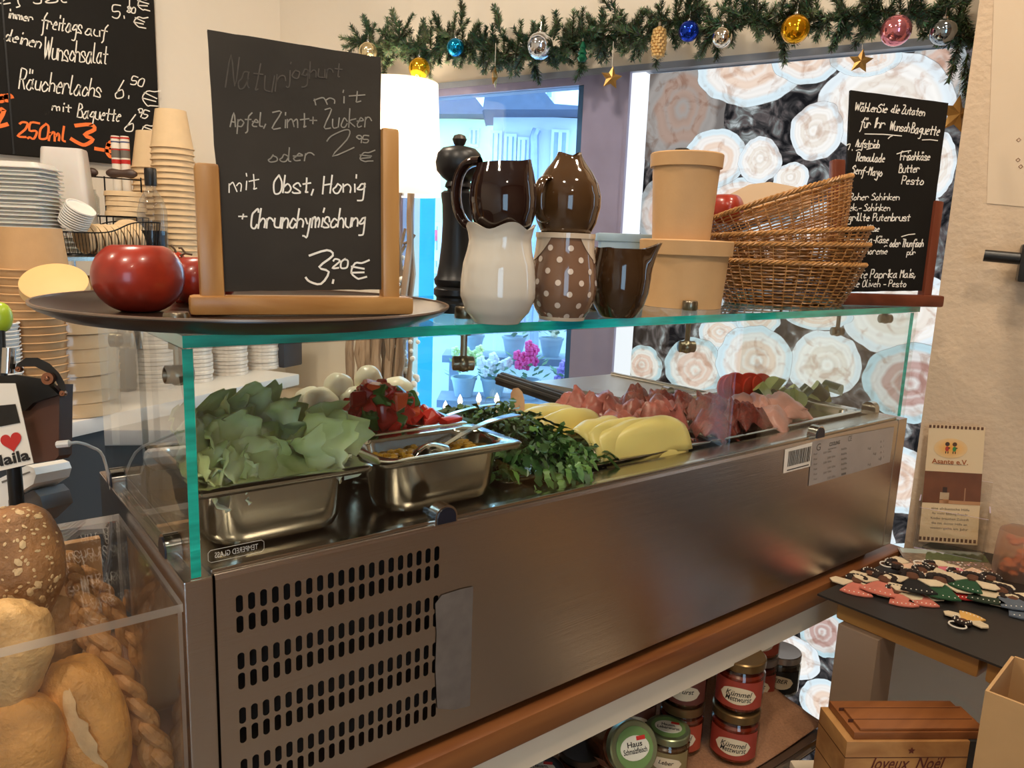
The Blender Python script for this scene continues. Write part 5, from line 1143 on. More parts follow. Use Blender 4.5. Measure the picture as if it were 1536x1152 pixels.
# bowls in front at the left edge
b_ = onS(38, .066, -.10); kc = dep(b_)/FPX; bm_ = cup_mesh(38*kc, 45*kc, 40*kc, 'bowl', KRAFT); bmi = cup_mesh(40*kc, 46*kc, 58*kc, 'bowl', KRAFT, inv=True); R = random.Random(4)
NB = int((.305-40*kc)/(11.5*kc)); stack('card_bowl', bm_, b_, NB, 11.5*kc, ('brown card bowl', 'the stack at the left edge'), 'bowl', 'stack of brown card bowls', (.0006, .0002))
o = bpy.data.objects.new('card_bowl', bm_); COL.objects.link(o); 
o.data = bmi; o.location = (b_[0]+.0125, b_[1]+.004, b_[2]+(NB-1)*11.5*kc+42*kc); tag(o, 'upturned brown card bowl on top of the left-hand stack', 'bowl')
b_ = onS(135, .22, -.10); stack('card_bowl', bm_, b_, 15, 11.5*kc, ('brown card bowl', 'the shaded stack behind the wire basket'), 'bowl', 'shaded stack of brown card bowls')
b_ = onS(-14, .045, -.10); wc = cup_mesh(.026, .034, .05, 'white_cup', WHITEP); stack('white_cup', wc, b_, 22, .0068, ('white plastic cup', 'the thin stack at far left'), 'cup', 'thin stack of white cups')
# kraft lids wrapped in film
lidm = mesh(MB().lathe([(.0, .026), (.070, .026), (.072, .0245), (.0735, .0), (.071, .0), (.070, .021), (0, .021)], 40, cap=False), 'lid', KRAFTL)
b_ = onS(104, .070, -.10); R = random.Random(9); kc = dep(b_)/FPX
for i in range(8):
    o = bpy.data.objects.new('card_lid', lidm); COL.objects.link(o); o.location = (b_.x+R.uniform(-.002, .002), b_.y+R.uniform(-.002, .002), b_.z+.0005+.0272*i); o.rotation_euler = (R.uniform(-.02, .02), R.uniform(-.02, .02), R.random()); tag(o, nth(i, 8, 'pale card lid', 'the film-wrapped stack at the left'), 'lid', 'film-wrapped stack of card lids')
FILM = glassy('cling_film', (.97, .97, .97), 1.5, 1.8, dirt=.22, rough=.12)
f = MB(); f.lathe([(.0765*(1+.012*math.sin(j*2.2)), .0005+.0082*j) for j in range(28)], 60, cap=False, fn=lambda a, j, r, z: ((r+.002*noise.noise(Vector((math.cos(a)*6, math.sin(a)*6, z*60))))*math.cos(a), (r+.002*noise.noise(Vector((math.cos(a)*6+9, math.sin(a)*6, z*60))))*math.sin(a), z))
solo('cling_film', f, FILM, 'crinkled clear film around the stack of card lids', 'film', loc=b_)
p = V(83, 430, 1.28); o = solo('card_lid', MB().lathe([(0, .016), (.0495, .016), (.0512, .015), (.0525, 0), (.050, 0), (.0495, .012), (0, .012)], 44, cap=False), mat('lid_yellowish', 'e0b87c', .6, 0, .04), 'single pale card lid lying tilted on top of the wrapped stack', 'lid', loc=p+Vector((0, 0, -.004)), rot=(.52, -.32, .2))
# wire basket with lids on edge
WIRE = mat('black_wire', '1a1a1c', .4, .6)
c_ = onS(160, .195, ZR); wb_ = thing('wire_basket', 'shallow black wire basket with a wavy rim holding card lids', 'basket', c_, math.atan2(SX.y, SX.x)-.15)
bw, bd, hb = .112, .05, .050
def rimz(x): return .050+.028*(1/(1+math.exp(-(x-.01)*70)))
m = MB(); per = rrect(2*bw, 2*bd, .02, 8); 
def walk(per, n):
    P_ = [Vector((*p, 0)) for p in per]; L_ = [0]
    for i in range(len(P_)): L_.append(L_[-1]+(P_[(i+1) % len(P_)]-P_[i]).length)
    out = []
    for k in range(n):
        s = L_[-1]*k/n; i = max(j for j in range(len(P_)) if L_[j] <= s+1e-9); out.append(P_[i].lerp(P_[(i+1) % len(P_)], (s-L_[i])/max(1e-9, L_[i+1]-L_[i])))
    return out
PW = walk(per, 84)
m.tube([(p.x, p.y, rimz(p.x)) for p in PW], .0016, 6, closed=True); m.tube([(p.x*.93, p.y*.93, .003) for p in PW], .0016, 6, closed=True)
part('frame_wire', m, WIRE, wb_); m = MB()
for p in PW: m.tube([(p.x, p.y, rimz(p.x)), (p.x*.93, p.y*.93, .003)], .0007, 4)
for i in range(9): x = -.07+.0175*i; m.tube([(x, -bd*.9, .003), (x, bd*.9, .003)], .0008, 4)
part('wire', m, WIRE, wb_)
lid2 = mesh(MB().lathe([(0, .014), (.030, .014), (.032, .013), (.033, 0), (.0315, 0), (.0305, .011), (0, .011)], 32, cap=False), 'small_lid', KRAFTL)
Mb = Matrix.Translation(c_) @ RZ(math.atan2(SX.y, SX.x)-.15)
for i in range(8):
    o = bpy.data.objects.new('card_lid', lid2); COL.objects.link(o); o.matrix_world = Mb @ T3(-.055+.0165*i, -.004, .036) @ RY(PI/2*.86) @ RZ(0) @ RX(0); tag(o, nth(i, 8, 'card lid', '').replace('topmost card lid of ', 'rightmost card lid').replace(' from the top of ', ' from the right')+' in the row in the wire basket', 'lid', 'card lids on edge in the wire basket')
o = bpy.data.objects.new('card_lid', mesh(MB().lathe([(0, .014), (.038, .014), (.040, .013), (.041, 0), (.0395, 0), (.0385, .011), (0, .011)], 32, cap=False), 'lid3', KRAFTL)); COL.objects.link(o); o.matrix_world = Mb @ T3(.055, .004, .042) @ RX(PI/2*.95); tag(o, 'larger card lid standing behind the raised end of the wire basket', 'lid')
# caddy with two wooden handles
cc_ = onS(172, .30, ZR); DC = dep(Vector((cc_.x, cc_.y, C0.z))); k = DC/FPX; cd2 = thing('wire_caddy', 'black wire caddy with two turned dark wooden handles', 'caddy', cc_, math.atan2(right.y, right.x))
zz = lambda y: (V(172, y, DC).z-(TOP+ZR))
m = MB(); hx = [-53, -8, 46]
for x in hx: m.tube([(x*k, 0, 0), (x*k, 0, zz(266)+abs(0))], .0018, 6)
m.tube([(-53*k, 0, zz(266)), (46*k, 0, zz(270))], .0016, 6)
for y in (-.03, .03): m.tube([(-53*k, y, .002), (46*k, y, .002)], .0015, 5); m.tube([(-53*k, y, zz(325)), (46*k, y, zz(325))], .0015, 5)
for x in hx: m.tube([(x*k, -.03, .002), (x*k, .03, .002)], .0015, 5); m.tube([(x*k, -.03, zz(325)), (x*k, .03, zz(325))], .0015, 5); m.tube([(x*k, -.03, 0), (x*k, -.03, zz(325))], .0015, 5); m.tube([(x*k, .03, 0), (x*k, .03, zz(325))], .0015, 5)
part('frame_wire', m, WIRE, cd2); part('tray', MB().box(-53*k, 46*k, -.03, .03, zz(325)-.001, zz(325)+.001), WIRE, cd2)
for x0, x1 in ((-52, -18), (-4, 40)):
    n = 9; part('handle', MB().tube([((x0+(x1-x0)*i/n)*k, 0, zz(261)) for i in range(n+1)], [3*k, 6*k, 7*k, 6.2*k, 5.5*k, 5.5*k, 6.2*k, 7*k, 6*k, 3*k], 12), wood('dark_handle', '3a2a22', '5a453a', .5, 1, 0), cd2)
ctop = TOP+ZR+zz(325)+.0012
sm = mesh(MB().lathe([(0, .011), (.041, .011), (.043, .010), (.044, 0), (.042, 0), (.041, .008), (0, .008)], 32, cap=False), 'lid4', KRAFTL)
R = random.Random(1); pcd = cc_ + Vector((RT.x, RT.y, 0)).normalized()*(22*k)
for i in range(5):
    o = bpy.data.objects.new('card_lid', sm); COL.objects.link(o); o.location = (pcd.x+R.uniform(-.003, .003), pcd.y, ctop+.0115*i+.0003); o.rotation_euler = (0, 0, R.random()); tag(o, nth(i, 5, 'card lid', 'the small pile inside the wire caddy'), 'lid', 'card lids piled in the wire caddy')
GLS = glassy('jar_glass', (.93, .95, .95), 1.5, 1.6, dirt=.12)
pj_ = cc_-Vector((RT.x, RT.y, 0)).normalized()*(34*k); solo('glass_jar', MB().lathe([(.020, 0), (.024, .004), (.024, .042), (.018, .052), (.018, .060), (.016, .060), (.016, .052), (.022, .041), (.022, .006), (0, .005)], 32), GLS, 'empty clear glass jar in the left half of the wire caddy', 'jar', loc=(pj_.x, pj_.y, ctop))
# sugar sticks standing behind the caddy
sp_ = onS(190, .345, ZR); DS = dep(Vector((sp_.x, sp_.y, C0.z)))
g = solo('glass_tumbler', MB().lathe([(.020, 0), (.024, .09), (.023, .09), (.019, .003)], 24), GLS, 'small tumbler holding sugar sticks behind the caddy', 'glass', loc=sp_)
z1_ = V(188, 210, DS).z-sp_.z
for i, x in enumerate((-.0115, .0115)):
    t = thing('sugar_stick', 'red and white paper sugar stick, '+('left' if i == 0 else 'right')+' one of the pair above the caddy', 'sugar stick', (sp_.x+x*right.x, sp_.y+x*right.y, sp_.z+.004)); kk_ = z1_
    part('sachet', MB().lathe([(.008, 0), (.0105, .01), (.0105, kk_-.008), (.0095, kk_)], 16), PAPER, t)
    part('band', MB().lathe([(.0108, kk_-.052), (.0108, kk_-.030)], 16, cap=False), INKG, t, label='dark printed band'); part('band', MB().lathe([(.0109, kk_-.007), (.0109, kk_-.003)], 16, cap=False), INKR, t, label='thin red band')
    part('band', MB().lathe([(.0109, kk_-.034), (.0109, kk_-.031)], 16, cap=False), INKR, t, label='red stripe'); part('band', MB().lathe([(.0109, kk_-.016), (.0109, kk_-.013)], 16, cap=False), mat('blue_print', '3a4a78', .6), t, label='blue stripe'); part('band', MB().lathe([(.0109, kk_-.066), (.0109, kk_-.056)], 16, cap=False), INKR, t, label='broad red band')
# vinegar bottle
bp_ = onS(232, .165, ZR); DB = dep(Vector((bp_.x, bp_.y, C0.z))); kb_ = DB/FPX*.9; zf = lambda y: V(236, y, DB).z-bp_.z
t = thing('bottle', 'clear glass bottle with black cap, a dark liquid in its lower half', 'bottle', bp_)
part('glass', MB().lathe([(22*kb_, 0), (23*kb_, .004), (23*kb_, zf(318)), (18*kb_, zf(300)), (8*kb_, zf(285)), (7.5*kb_, zf(272))], 32), GLS, t)
part('liquid', MB().lathe([(21*kb_, .004), (21.5*kb_, .006), (21.5*kb_, zf(346)), (0, zf(346))], 32), mat('dark_liquid', '0d0a12', .1), t)
part('cap', MB().lathe([(9*kb_, zf(280)), (9.5*kb_, zf(278)), (9.5*kb_, zf(256)), (8.5*kb_, zf(254)), (0, zf(254))], 24), BLACKP, t)
# white containers
TRL = glassy('milky_plastic', (.86, .86, .86), 1.45, 1.2, dirt=.62)
MILK = mat('milky_white', 'd2cdc6', .35, 0, .04, 20, **{'Subsurface Weight': .2})
w_ = onS(108, .335, ZR); z2 = V(108, 226, dep(Vector((w_.x, w_.y, C0.z)))).z-w_.z
me = mesh(MB().lathe([(.062, 0), (.064, .002), (.062, .004), (.048, .150), (.046, .154), (0, .154)], 4, RZ(PI/4) if False else None, cap=False), 'x', MILK); bpy.data.meshes.remove(me)
def ring_tub(w, d, w2, d2, h, rr_=.012):
    mb = MB(); a = rrect(w, d, rr_); b = rrect(w2, d2, rr_); c = rrect(w+.008, d+.008, rr_); n = len(a); L = [[(x, y, 0) for x, y in c], [(x, y, .002) for x, y in c], [(x, y, .002) for x, y in a], [(x, y, h-.004) for x, y in b], [(x*.96, y*.96, h) for x, y in b]]
    vs = [p for l_ in L for p in l_]; mb.add(vs, [(j*n+i, j*n+(i+1) % n, (j+1)*n+(i+1) % n, (j+1)*n+i) for j in range(4) for i in range(n)]+[[4*n+i for i in range(n)], [i for i in range(n)][::-1]]); return mb
me = mesh(ring_tub(.115, .085, .085, .06, z2-.012*3), 'milky_tub', MILK)
for i in range(4):
    o = bpy.data.objects.new('plastic_tub', me); COL.objects.link(o); o.location = w_+Vector((0, 0, .012*i+.0005)); o.rotation_euler = (0, .0, math.atan2(right.y, right.x)+.25); tag(o, nth(i, 4, 'milky plastic tub', 'the upturned nest below the chalkboard'), 'tub', 'upturned milky plastic tubs')
w_ = onS(34, .25, ZR); me = mesh(ring_tub(.135, .10, .125, .09, .012), 'milky_tray', MILK)
for i in range(23):
    o = bpy.data.objects.new('plastic_tray', me); COL.objects.link(o); o.location = w_+Vector((R.uniform(-.002, .002), R.uniform(-.002, .002), .0078*i+.0005)); o.rotation_euler = (0, 0, math.atan2(right.y, right.x)+.1); tag(o, nth(i, 23, 'thin milky tray', 'the pile under the chalkboard'), 'tray', 'pile of milky plastic trays')
wl = mesh(MB().lathe([(0, .001), (.026, .001), (.027, .0035), (.030, .0035), (.0305, .0005), (.0285, 0), (.027, .0025), (.0262, 0), (0, 0)], 32, cap=False), 'white_lid', WHITEP); dn = Vector((.35, -.45, .82)).normalized(); Mq = dn.to_track_quat('Z', 'Y').to_matrix().to_4x4()
e0_ = V(112, 330, 1.60)
for i in range(9):
    o = bpy.data.objects.new('plastic_lid', wl); COL.objects.link(o); o.matrix_world = Matrix.Translation(e0_+dn*(-.012+.0052*i)) @ Mq; tag(o, nth(i, 9, 'white plastic lid', 'the leaning pile beside the wire caddy'), 'lid', 'leaning pile of white plastic lids')
# wrapped piles seen through the glass, and the dark appliance beside them
wl2 = mesh(MB().lathe([(0, .009), (.044, .009), (.046, .007), (.046, 0), (0, 0)], 36, cap=False), 'wrapped_lid', mat('wrapped_white', 'd9d0c6', .35, 0, .25, 60))
for s_, (px, d) in enumerate([(222, .15), (284, .15), (340, .15), (390, .15)]):
    b_ = onS(px, d, -.10)
    for i in range(15):
        o = bpy.data.objects.new('wrapped_lid', wl2); COL.objects.link(o); o.location = (b_.x+R.uniform(-.0015, .0015), b_.y+R.uniform(-.0015, .0015), b_.z+.0004+.0098*i); tag(o, nth(i, 15, 'film-wrapped lid', 'the '+('leftmost', 'second', 'third', 'rightmost')[s_]+' pile under the riser'), 'lid', 'film-wrapped lids in piles under the riser')
b_ = onS(436, .12, -.10); k = 2.02/FPX; t = thing('kitchen_appliance', 'dark blue-grey kitchen appliance at the right end of the white worktop', 'appliance', b_, math.atan2(SX.y, SX.x))
part('body', MB().box(-.07, .010, -.03, .08, 0, .20, None, .006), mat('appliance_body', '2c3440', .35), t); f = MB(); f.tube([(-.012+.012*math.cos(a), -.031, .085+.010*math.sin(a)) for a in [2*PI*i/20 for i in range(20)]], .0010, 4, closed=True); part('emblem_ring', f, CHROME, t)
b_ = onS(172, .20, -.10); t = thing('coffee_grinder', 'black appliance standing on the worktop just left of the wrapped piles', 'appliance', b_, math.atan2(SX.y, SX.x)); part('body', MB().box(-.028, .028, -.05, .05, 0, .19, None, .005), BLACKP, t); part('chute', MB().lathe([(.020, .10), (.026, .13), (.026, .16)], 20, T3(0, -.05, 0)), CHROME, t)
# foil bag behind the lettuce
b_ = ony(322, 592, .30); f = MB(); f.ball((0, 0, 0), .034, 28, (1.25, .8, .62), nz=.35, ns=4, seed=3)
solo('foil_bag', f, mat('foil_bag', 'b8c4ca', .22, .85, .25, 60, .5, 90), 'crumpled silvery foil-lined bag behind the lettuce pan', 'bag', loc=(b_.x, .285, TOP+.021+.030))
# ------------------------------------------------------------------ card terminal, tag, printer at the left edge
dk = .66; K = dk/FPX
t = thing('card_terminal', 'brown-cased card terminal in a black curved bracket at the left edge', 'card terminal', V(60, 690, dk)-Vector((0, 0, .25)))
def slab(pts, d, th, mt, name, parent, bev=True, label=None):
    vs = [V(a, b, d) for a, b in pts]; nrm = ((vs[1]-vs[0]).cross(vs[2]-vs[0])).normalized(); nrm = nrm if nrm.dot(C0-vs[0]) > 0 else -nrm
    mb = MB(); n = len(vs); mb.add(vs+[v-nrm*th for v in vs], [list(range(n)), [n+i for i in range(n)][::-1]]+[(i, (i+1) % n, n+(i+1) % n, n+i) for i in range(n)]); return part(name, mb, mt, parent, True, False, label=label)
slab([(-20, 600), (24, 600), (58, 592), (90, 576), (89, 600), (88, 684), (82, 690), (-20, 705)], dk, .020, mat('brown_leather', '5a3a2c', .45, 0, .1, 20), 'case', t)
slab([(-20, 566), (22, 562), (62, 568), (88, 592), (50, 604), (38, 616), (-20, 616)], dk-.006, .012, BLACKP, 'holder', t)
arc = [(26, 550), (40, 543), (58, 543), (76, 552), (90, 566), (98, 580), (100, 592)]; m = MB()
vs = []; 
for i, (a, b) in enumerate(arc): w0 = 6.5 if i not in (0, len(arc)-1) else 4; vs += [V(a-w0*.2, b-w0, dk-.012), V(a-w0*.9, b+w0, dk-.012), V(a-w0*.9, b+w0, dk+.006), V(a-w0*.2, b-w0, dk+.006)]
m.add(vs, [(4*i+j, 4*i+(j+1) % 4, 4*i+4+(j+1) % 4, 4*i+4+j) for i in range(len(arc)-1) for j in range(4)]+[(0, 1, 2, 3), (24, 25, 26, 27)]); part('curved_arm', m, BLACKP, t, True)
for (a, b, r) in ((75, 568, 9), (31, 554, 4), (97, 590, 4)):
    c = V(a, b, dk-.013); f = MB(); f.cyl(c, c-FW*.004, r*K, 18); f.ball(c-FW*.004, r*K*.45, 10); part('rivet', f, mat('copper_rivet', '9a6a52', .25, .9), t, True)
part('stand_tube', MB().cyl(V(12, 560, dk), V(14, 522, dk), 9*K, 16), CHROME, t, True); 
q0 = V(20, 690, dk+.015); part('pole', MB().cyl(Vector((q0.x, q0.y, CT)), q0, .006, 12), BLACKP, t, True)
_cp = [V(86, 667, dk), V(104, 665, dk), V(118, 664, dk+.02), V(136, 670, dk+.05), V(155, 685, dk+.10), V(168, 740, dk+.14)]; _cq = [_cp[0], _cp[1]]
for i in range(1, 5):
    for t_ in (.0, .25, .5, .75):
        a, b, c, d = _cp[i-1], _cp[i], _cp[min(i+1, 5)], _cp[min(i+2, 5)]; _cq.append(.5*((2*b)+(c-a)*t_+(2*a-5*b+4*c-d)*t_*t_+(3*b-a-3*c+d)*t_**3)+Vector((0, 0, 1e-5*t_)))
_cq[2] = _cq[1].lerp(_cq[3], .3); _cq.append(_cp[5])
g_ = thing('green_fruit', 'lime-green fruit on a dark stem at the far left edge above the card terminal', 'fruit', V(3, 505, .9)); part('fruit', MB().ball(V(2, 476, .9), .015, 18, (.8, .8, 1.2)), mat('lime_skin', '9fb82a', .3), g_, True); part('stem', MB().tube([V(2, 492, .9), V(4, 540, .9), Vector((V(4, 560, .9).x, V(4, 560, .9).y, CT))], .004, 8), BLACKP, g_, True)
cb_ = solo('charging_cable', MB().tube(_cq, [.0032, .0032, .0018]+[.0014]*(len(_cq)-3), 8), WHITEP, 'white charging cable plugged into the card terminal', 'cable')
tg = thing('heart_card', 'white instant-photo card reading I heart Naila hanging in front of the card terminal', 'card', V(15, 640, dk-.03)); dq = dk-.030
cardpts = [(-42, 575), (23, 575), (50, 695), (-25, 712)]
sc_ = slab(cardpts, dq, .0006, PAPER, 'card', tg)
O = V(-25, 712, dq); X = V(50, 695, dq)-O; Yv = V(-42, 575, dq)-O; CP = Plane(O, X, Yv, .0006)
if CP.n.dot(C0-O) < 0: CP = Plane(O, X, Yv, -.0006)
m = MB(); rect_on(CP, [(-40, 648), (31, 634), (24, 606), (-40, 612)], m); part('photo', m, mat('dark_photo', '171411', .3, 0, .6, 200), tg, True, False)
m = MB(); u, v = CP.uv(18, 662); hs = 17*dq/FPX
hp = [(hs*(16*math.sin(a)**3)/17, hs*(13*math.cos(a)-5*math.cos(2*a)-2*math.cos(3*a)-math.cos(4*a))/17) for a in [2*PI*i/40 for i in range(40)]]
m.add([CP.M @ T3(u, v, .0002) @ Vector((a, b, 0)) for a, b in hp], [list(range(40))]); part('heart', m, INKR, tg, True, False, label='red heart')
m = MB(); u, v = CP.uv(-8, 672); print_text(m, 'I', CP.M @ T3(u, v, .0002), .013, None, .0004); u, v = CP.uv(14, 689); print_text(m, 'Naila', CP.M @ T3(u, v, .0002), .0125, 62*dq/FPX, .0004); part('lettering', m, INK, tg, True, False)
pr = thing('receipt_printer', 'white rounded receipt printer at the left edge below the heart card', 'printer', V(10, 760, .74)-Vector((0, 0, .12)))
slab([(-40, 730), (-10, 722), (40, 698), (50, 702), (54, 712), (50, 726), (12, 750), (14, 770), (-40, 775)], .74, .06, WHITEP, 'body', pr); slab([(2, 722), (44, 707), (45, 709), (3, 725)], .7392, .001, INKG, 'paper_slot', pr)
slab([(14, 752), (50, 735), (60, 745), (66, 765), (40, 790), (0, 790)], .75, .05, mat('grey_plastic', '5a5654', .5), 'lower_body', pr)
q1 = V(14, 770, .78); part('stand', MB().box(q1.x-.02, q1.x+.02, q1.y-.02, q1.y+.02, CT, q1.z), BLACKP, pr, True, False)

# ------------------------------------------------------------------ acrylic bread case and breads
AX0, AX1, AY0, AY1, AZ = -.50, -.0045, -.010, .212, TOP-.010
ac = thing('bread_display', 'clear acrylic sneeze guard over the breads at the left end of the cold case', 'display case', (-.25, .1, CT))
def acry(name, x0, x1, y0, y1, za, zb, edges):
    mb = MB().box(x0, x1, y0, y1, za, zb)
    for i in edges: mb.m[i] = 1
    part(name, mb, [ACRYL, ACRYE], ac, True, False)
acry('top_sheet', AX0, AX1, AY0-.004, AY1, AZ-.0065, AZ, (2, 3, 5)); acry('front_sheet', AX0, AX1-.004, AY0, AY0+.003, CT, AZ-.005, (4,)); acry('side_sheet', AX1-.003, AX1, AY0, AY1, CT, AZ-.005, (2, 3))
CR = lambda n, c, c2, sc=42: mat(n, c, .6, 0, .38, sc, .9, 260)
BRD1 = CR('crust_golden', 'd0964e', ''); BRD2 = CR('crust_brown', '9c7448', ''); BRD3 = CR('crust_pale', 'd2a86c', '')
def bread(label, px, py, rx, ry, ang, yy, mt, seed, dz=.8, group=None, seeds=None, score=False, name='bread_roll'):
    c = ony(px, py, yy); k = dep(c)/FPX; X = RT*math.cos(ang)-UP*math.sin(ang); Y_ = RT*math.sin(ang)+UP*math.cos(ang); M = wall_frame(c, X, Y_, -FW); t = thing(name, label, 'bread', c, 0, group)
    mb = MB(); n = 44; rows = 30; vs = []; 
    for j in range(rows+1):
        th = PI*j/rows
        for i in range(n):
            a = 2*PI*i/n; s = math.sin(th)**.62; d = Vector((math.cos(a)*s, math.cos(th), math.sin(a)*s)); kk = 1+.10*noise.noise(d*1.7+Vector((seed, 0, 0)))+.025*noise.noise(d*6+Vector((seed, 3, 0)))
            x, y, z = d.x*rx*k*kk, d.y*ry*k*kk*(1), d.z*rx*k*dz*kk
            if score: g = math.exp(-((d.x-.30+.25*d.y)/.12)**2)*math.exp(-(d.y/.7)**4)*max(0, d.z); z -= g*.10*rx*k; 
            vs.append((x, y, z))
    mb.add(vs, [(j*n+i, (j+1)*n+i, (j+1)*n+(i+1) % n, j*n+(i+1) % n) for j in range(rows) for i in range(n)], M); part('crust', mb, mt, t, True)
    if score:
        f = MB(); q = random.Random(seed); bz = []
        for i in range(13):
            v_ = -.75+1.5*i/12; cx = .30-.25*v_; w_ = .26*(1-abs(v_))**.6*(1+.4*q.uniform(-1, 1))+.01; zz_ = math.sqrt(max(.05, 1-(cx*cx)-(v_*.8)**2))*dz*rx*k*1.0
            bz += [((cx-w_)*rx*k, v_*ry*k*.9, zz_*1.00), (cx*rx*k+q.uniform(-.001, .001), v_*ry*k*.9, zz_*1.01), ((cx+w_)*rx*k, v_*ry*k*.9, zz_*1.0)]
        f.add(bz, [(3*i+j, 3*i+j+1, 3*i+4+j, 3*i+3+j) for i in range(12) for j in (0, 1)], M); part('split', f, mat('crumb_pale', 'dcb987', .8, 0, .2, 60, .4, 200), t, True, label='paler torn split along the crust')
    if seeds:
        f = MB(); q = random.Random(seed)
        for i in range(seeds):
            th, a = math.acos(q.uniform(-1, 1)), q.uniform(0, 2*PI); s = math.sin(th)**.62; d = Vector((math.cos(a)*s, math.cos(th), math.sin(a)*s))
            if d.z < -.1: continue
            kk = 1+.10*noise.noise(d*1.7+Vector((seed, 0, 0)))+.025*noise.noise(d*6+Vector((seed, 3, 0))); p_ = Vector((d.x*rx*k*kk, d.y*ry*k*kk, d.z*rx*k*dz*kk)); nn_ = Vector((d.x, d.y*rx/ry, d.z)).normalized(); s_ = q.choice([.0014, .002, .0042 if q.random() < .4 else .0018])
            f.ball((0, 0, 0), s_, 6, (1, .65, .3), M=M @ Matrix.Translation(p_) @ nn_.to_track_quat('Z', 'Y').to_matrix().to_4x4() @ RZ(q.random()*6))
        part('seeds', f, mat('oat_seeds', 'c9aa7c', .7, 0, .15, 300), t, True, kind='stuff', label='pale oat flakes and seeds')
    return t
bread('seeded brown roll sticking up above the acrylic lid at the left edge', 20, 850, 70, 92, .05, .10, CR('crust_seeded', '94683e', ''), 3, .8, seeds=420)
bread('pale golden loaf end under the acrylic lid at the left edge', 10, 985, 60, 85, .3, .045, BRD3, 5, .8)
bread('golden roll in the bottom left corner', 20, 1130, 72, 88, .25, .030, BRD1, 8, .7, score=False)
bread('golden roll with a torn split, front and centre among the breads', 128, 1085, 58, 100, -.28, .040, BRD1, 13, .8, score=True)
bread('dark brown loaf behind the pale one in the shade', 75, 955, 45, 60, .1, .10, BRD2, 16, .8)
STK = mat('bread_stick', 'b5824c', .55, 0, .32, 70, .8, 260)
def braid(label, pts, w, seed, group='twisted bread sticks'):
    P_ = [ony(a, b, yy) for a, b, yy in pts]; n = 60; Q = []
    for i in range(n+1):
        f = i/n*(len(P_)-1); j = min(int(f), len(P_)-2); Q.append(P_[j].lerp(P_[j+1], f-j))
    dr = (Q[-1]-Q[0]).normalized(); A_ = dr.cross(FW).normalized(); B_ = dr.cross(A_); t = thing('bread_stick', label, 'bread stick', Q[-1], 0, group)
    for s in range(3):
        pp = []; rr = []
        for i, q in enumerate(Q):
            k = dep(q)/FPX; ph = 2*PI*s/3+seed; th = i/n*2*PI*2.6+ph; tp = min(1, min(i, n-i)/5+.35)
            pp.append(q+A_*math.sin(th)*w*k*.52*tp+B_*math.sin(2*th)*w*k*.26*tp); rr.append(w*k*.46*tp*(1+.10*noise.noise(Vector((i*.3, s*5, seed)))))
        part('strand', MB().tube(pp, rr, 10), STK, t, True)
braid('braided bread stick leaning beside the front roll, its lower end at the bottom', [(112, 890, .10), (150, 970, .07), (200, 1060, .05), (250, 1160, .03)], 26, .2)
braid('braided bread stick rising up behind the acrylic front, left one of the back pair', [(95, 830, .17), (120, 890, .13), (150, 960, .11)], 17, 1.4)
braid('braided bread stick behind the acrylic, right one of the back pair', [(122, 850, .19), (165, 905, .17), (215, 990, .15), (262, 1120, .13)], 16, 2.2)
braid('braided bread stick deep in the shade next to the case', [(190, 885, .195), (225, 960, .185), (262, 1060, .18), (275, 1130, .17)], 13, 3.0)
f = MB(); f.box(-.13, -.020, .222, .232, CT, TOP-.035, None, .001); solo('bread_board', f, wood('crate_wood', 'c99660', 'e0b584', .6, .7, 2), 'upright pale wooden board behind the bread sticks', 'board')
f = MB(); f.box(-.34, -.02, .02, .20, CT, CT+.012, None, .002); solo('bread_tray', f, wood('dark_tray', '4a2a18', '6a4024', .5, .7, 0), 'dark wooden tray the breads lie on', 'tray')
# ------------------------------------------------------------------ right: table with angel ornaments, leaflets
TZ = TOP-.237
FT = -.237
def w2x(y): return 1.2625+(.0176-y)*.3833
tb = thing('side_table', 'wooden table with a black top cloth against the rendered pillar wall', 'table', (1.1, -.3, 0))
def poly(mb, pts, z0_, z1__, mi=0): return mb.prism(pts, z0_, z1__, None, mi)
part('table_cover', poly(MB(), [(.893, -.024), (w2x(-.024)-.004, -.024), (w2x(-.80)-.004, -.80), (.915, -.80)], TZ-.003, TZ), mat('black_cover', '232120', .42, 0, .15, 6, .1, 40), tb, True, False)
WD2 = wood('honey_plank', '8f6232', 'b98a4c', .45, .6, 1)
for a, b in ((-.046, -.243), (-.251, -.52), (-.528, -.80)):
    part('plank', MB().box(.912, w2x(a)-.012, b, a, TZ-.036, TZ-.003, None, .005), WD2, tb, True)
part('leg', MB().box(.900, .957, -.118, -.058, 0, TZ-.036), mat('taupe_paint', '9a8470', .6, 0, .04), tb, True, False); part('leg', MB().box(.925, .985, -.76, -.70, 0, TZ-.036), mat('taupe_paint', ''), tb, True, False)
part('leg', MB().box(1.20, 1.24, -.76, -.70, 0, TZ-.036), mat('taupe_paint', ''), tb, True, False)
def on(px, py, z=0): return onz(px, py, FT+z)
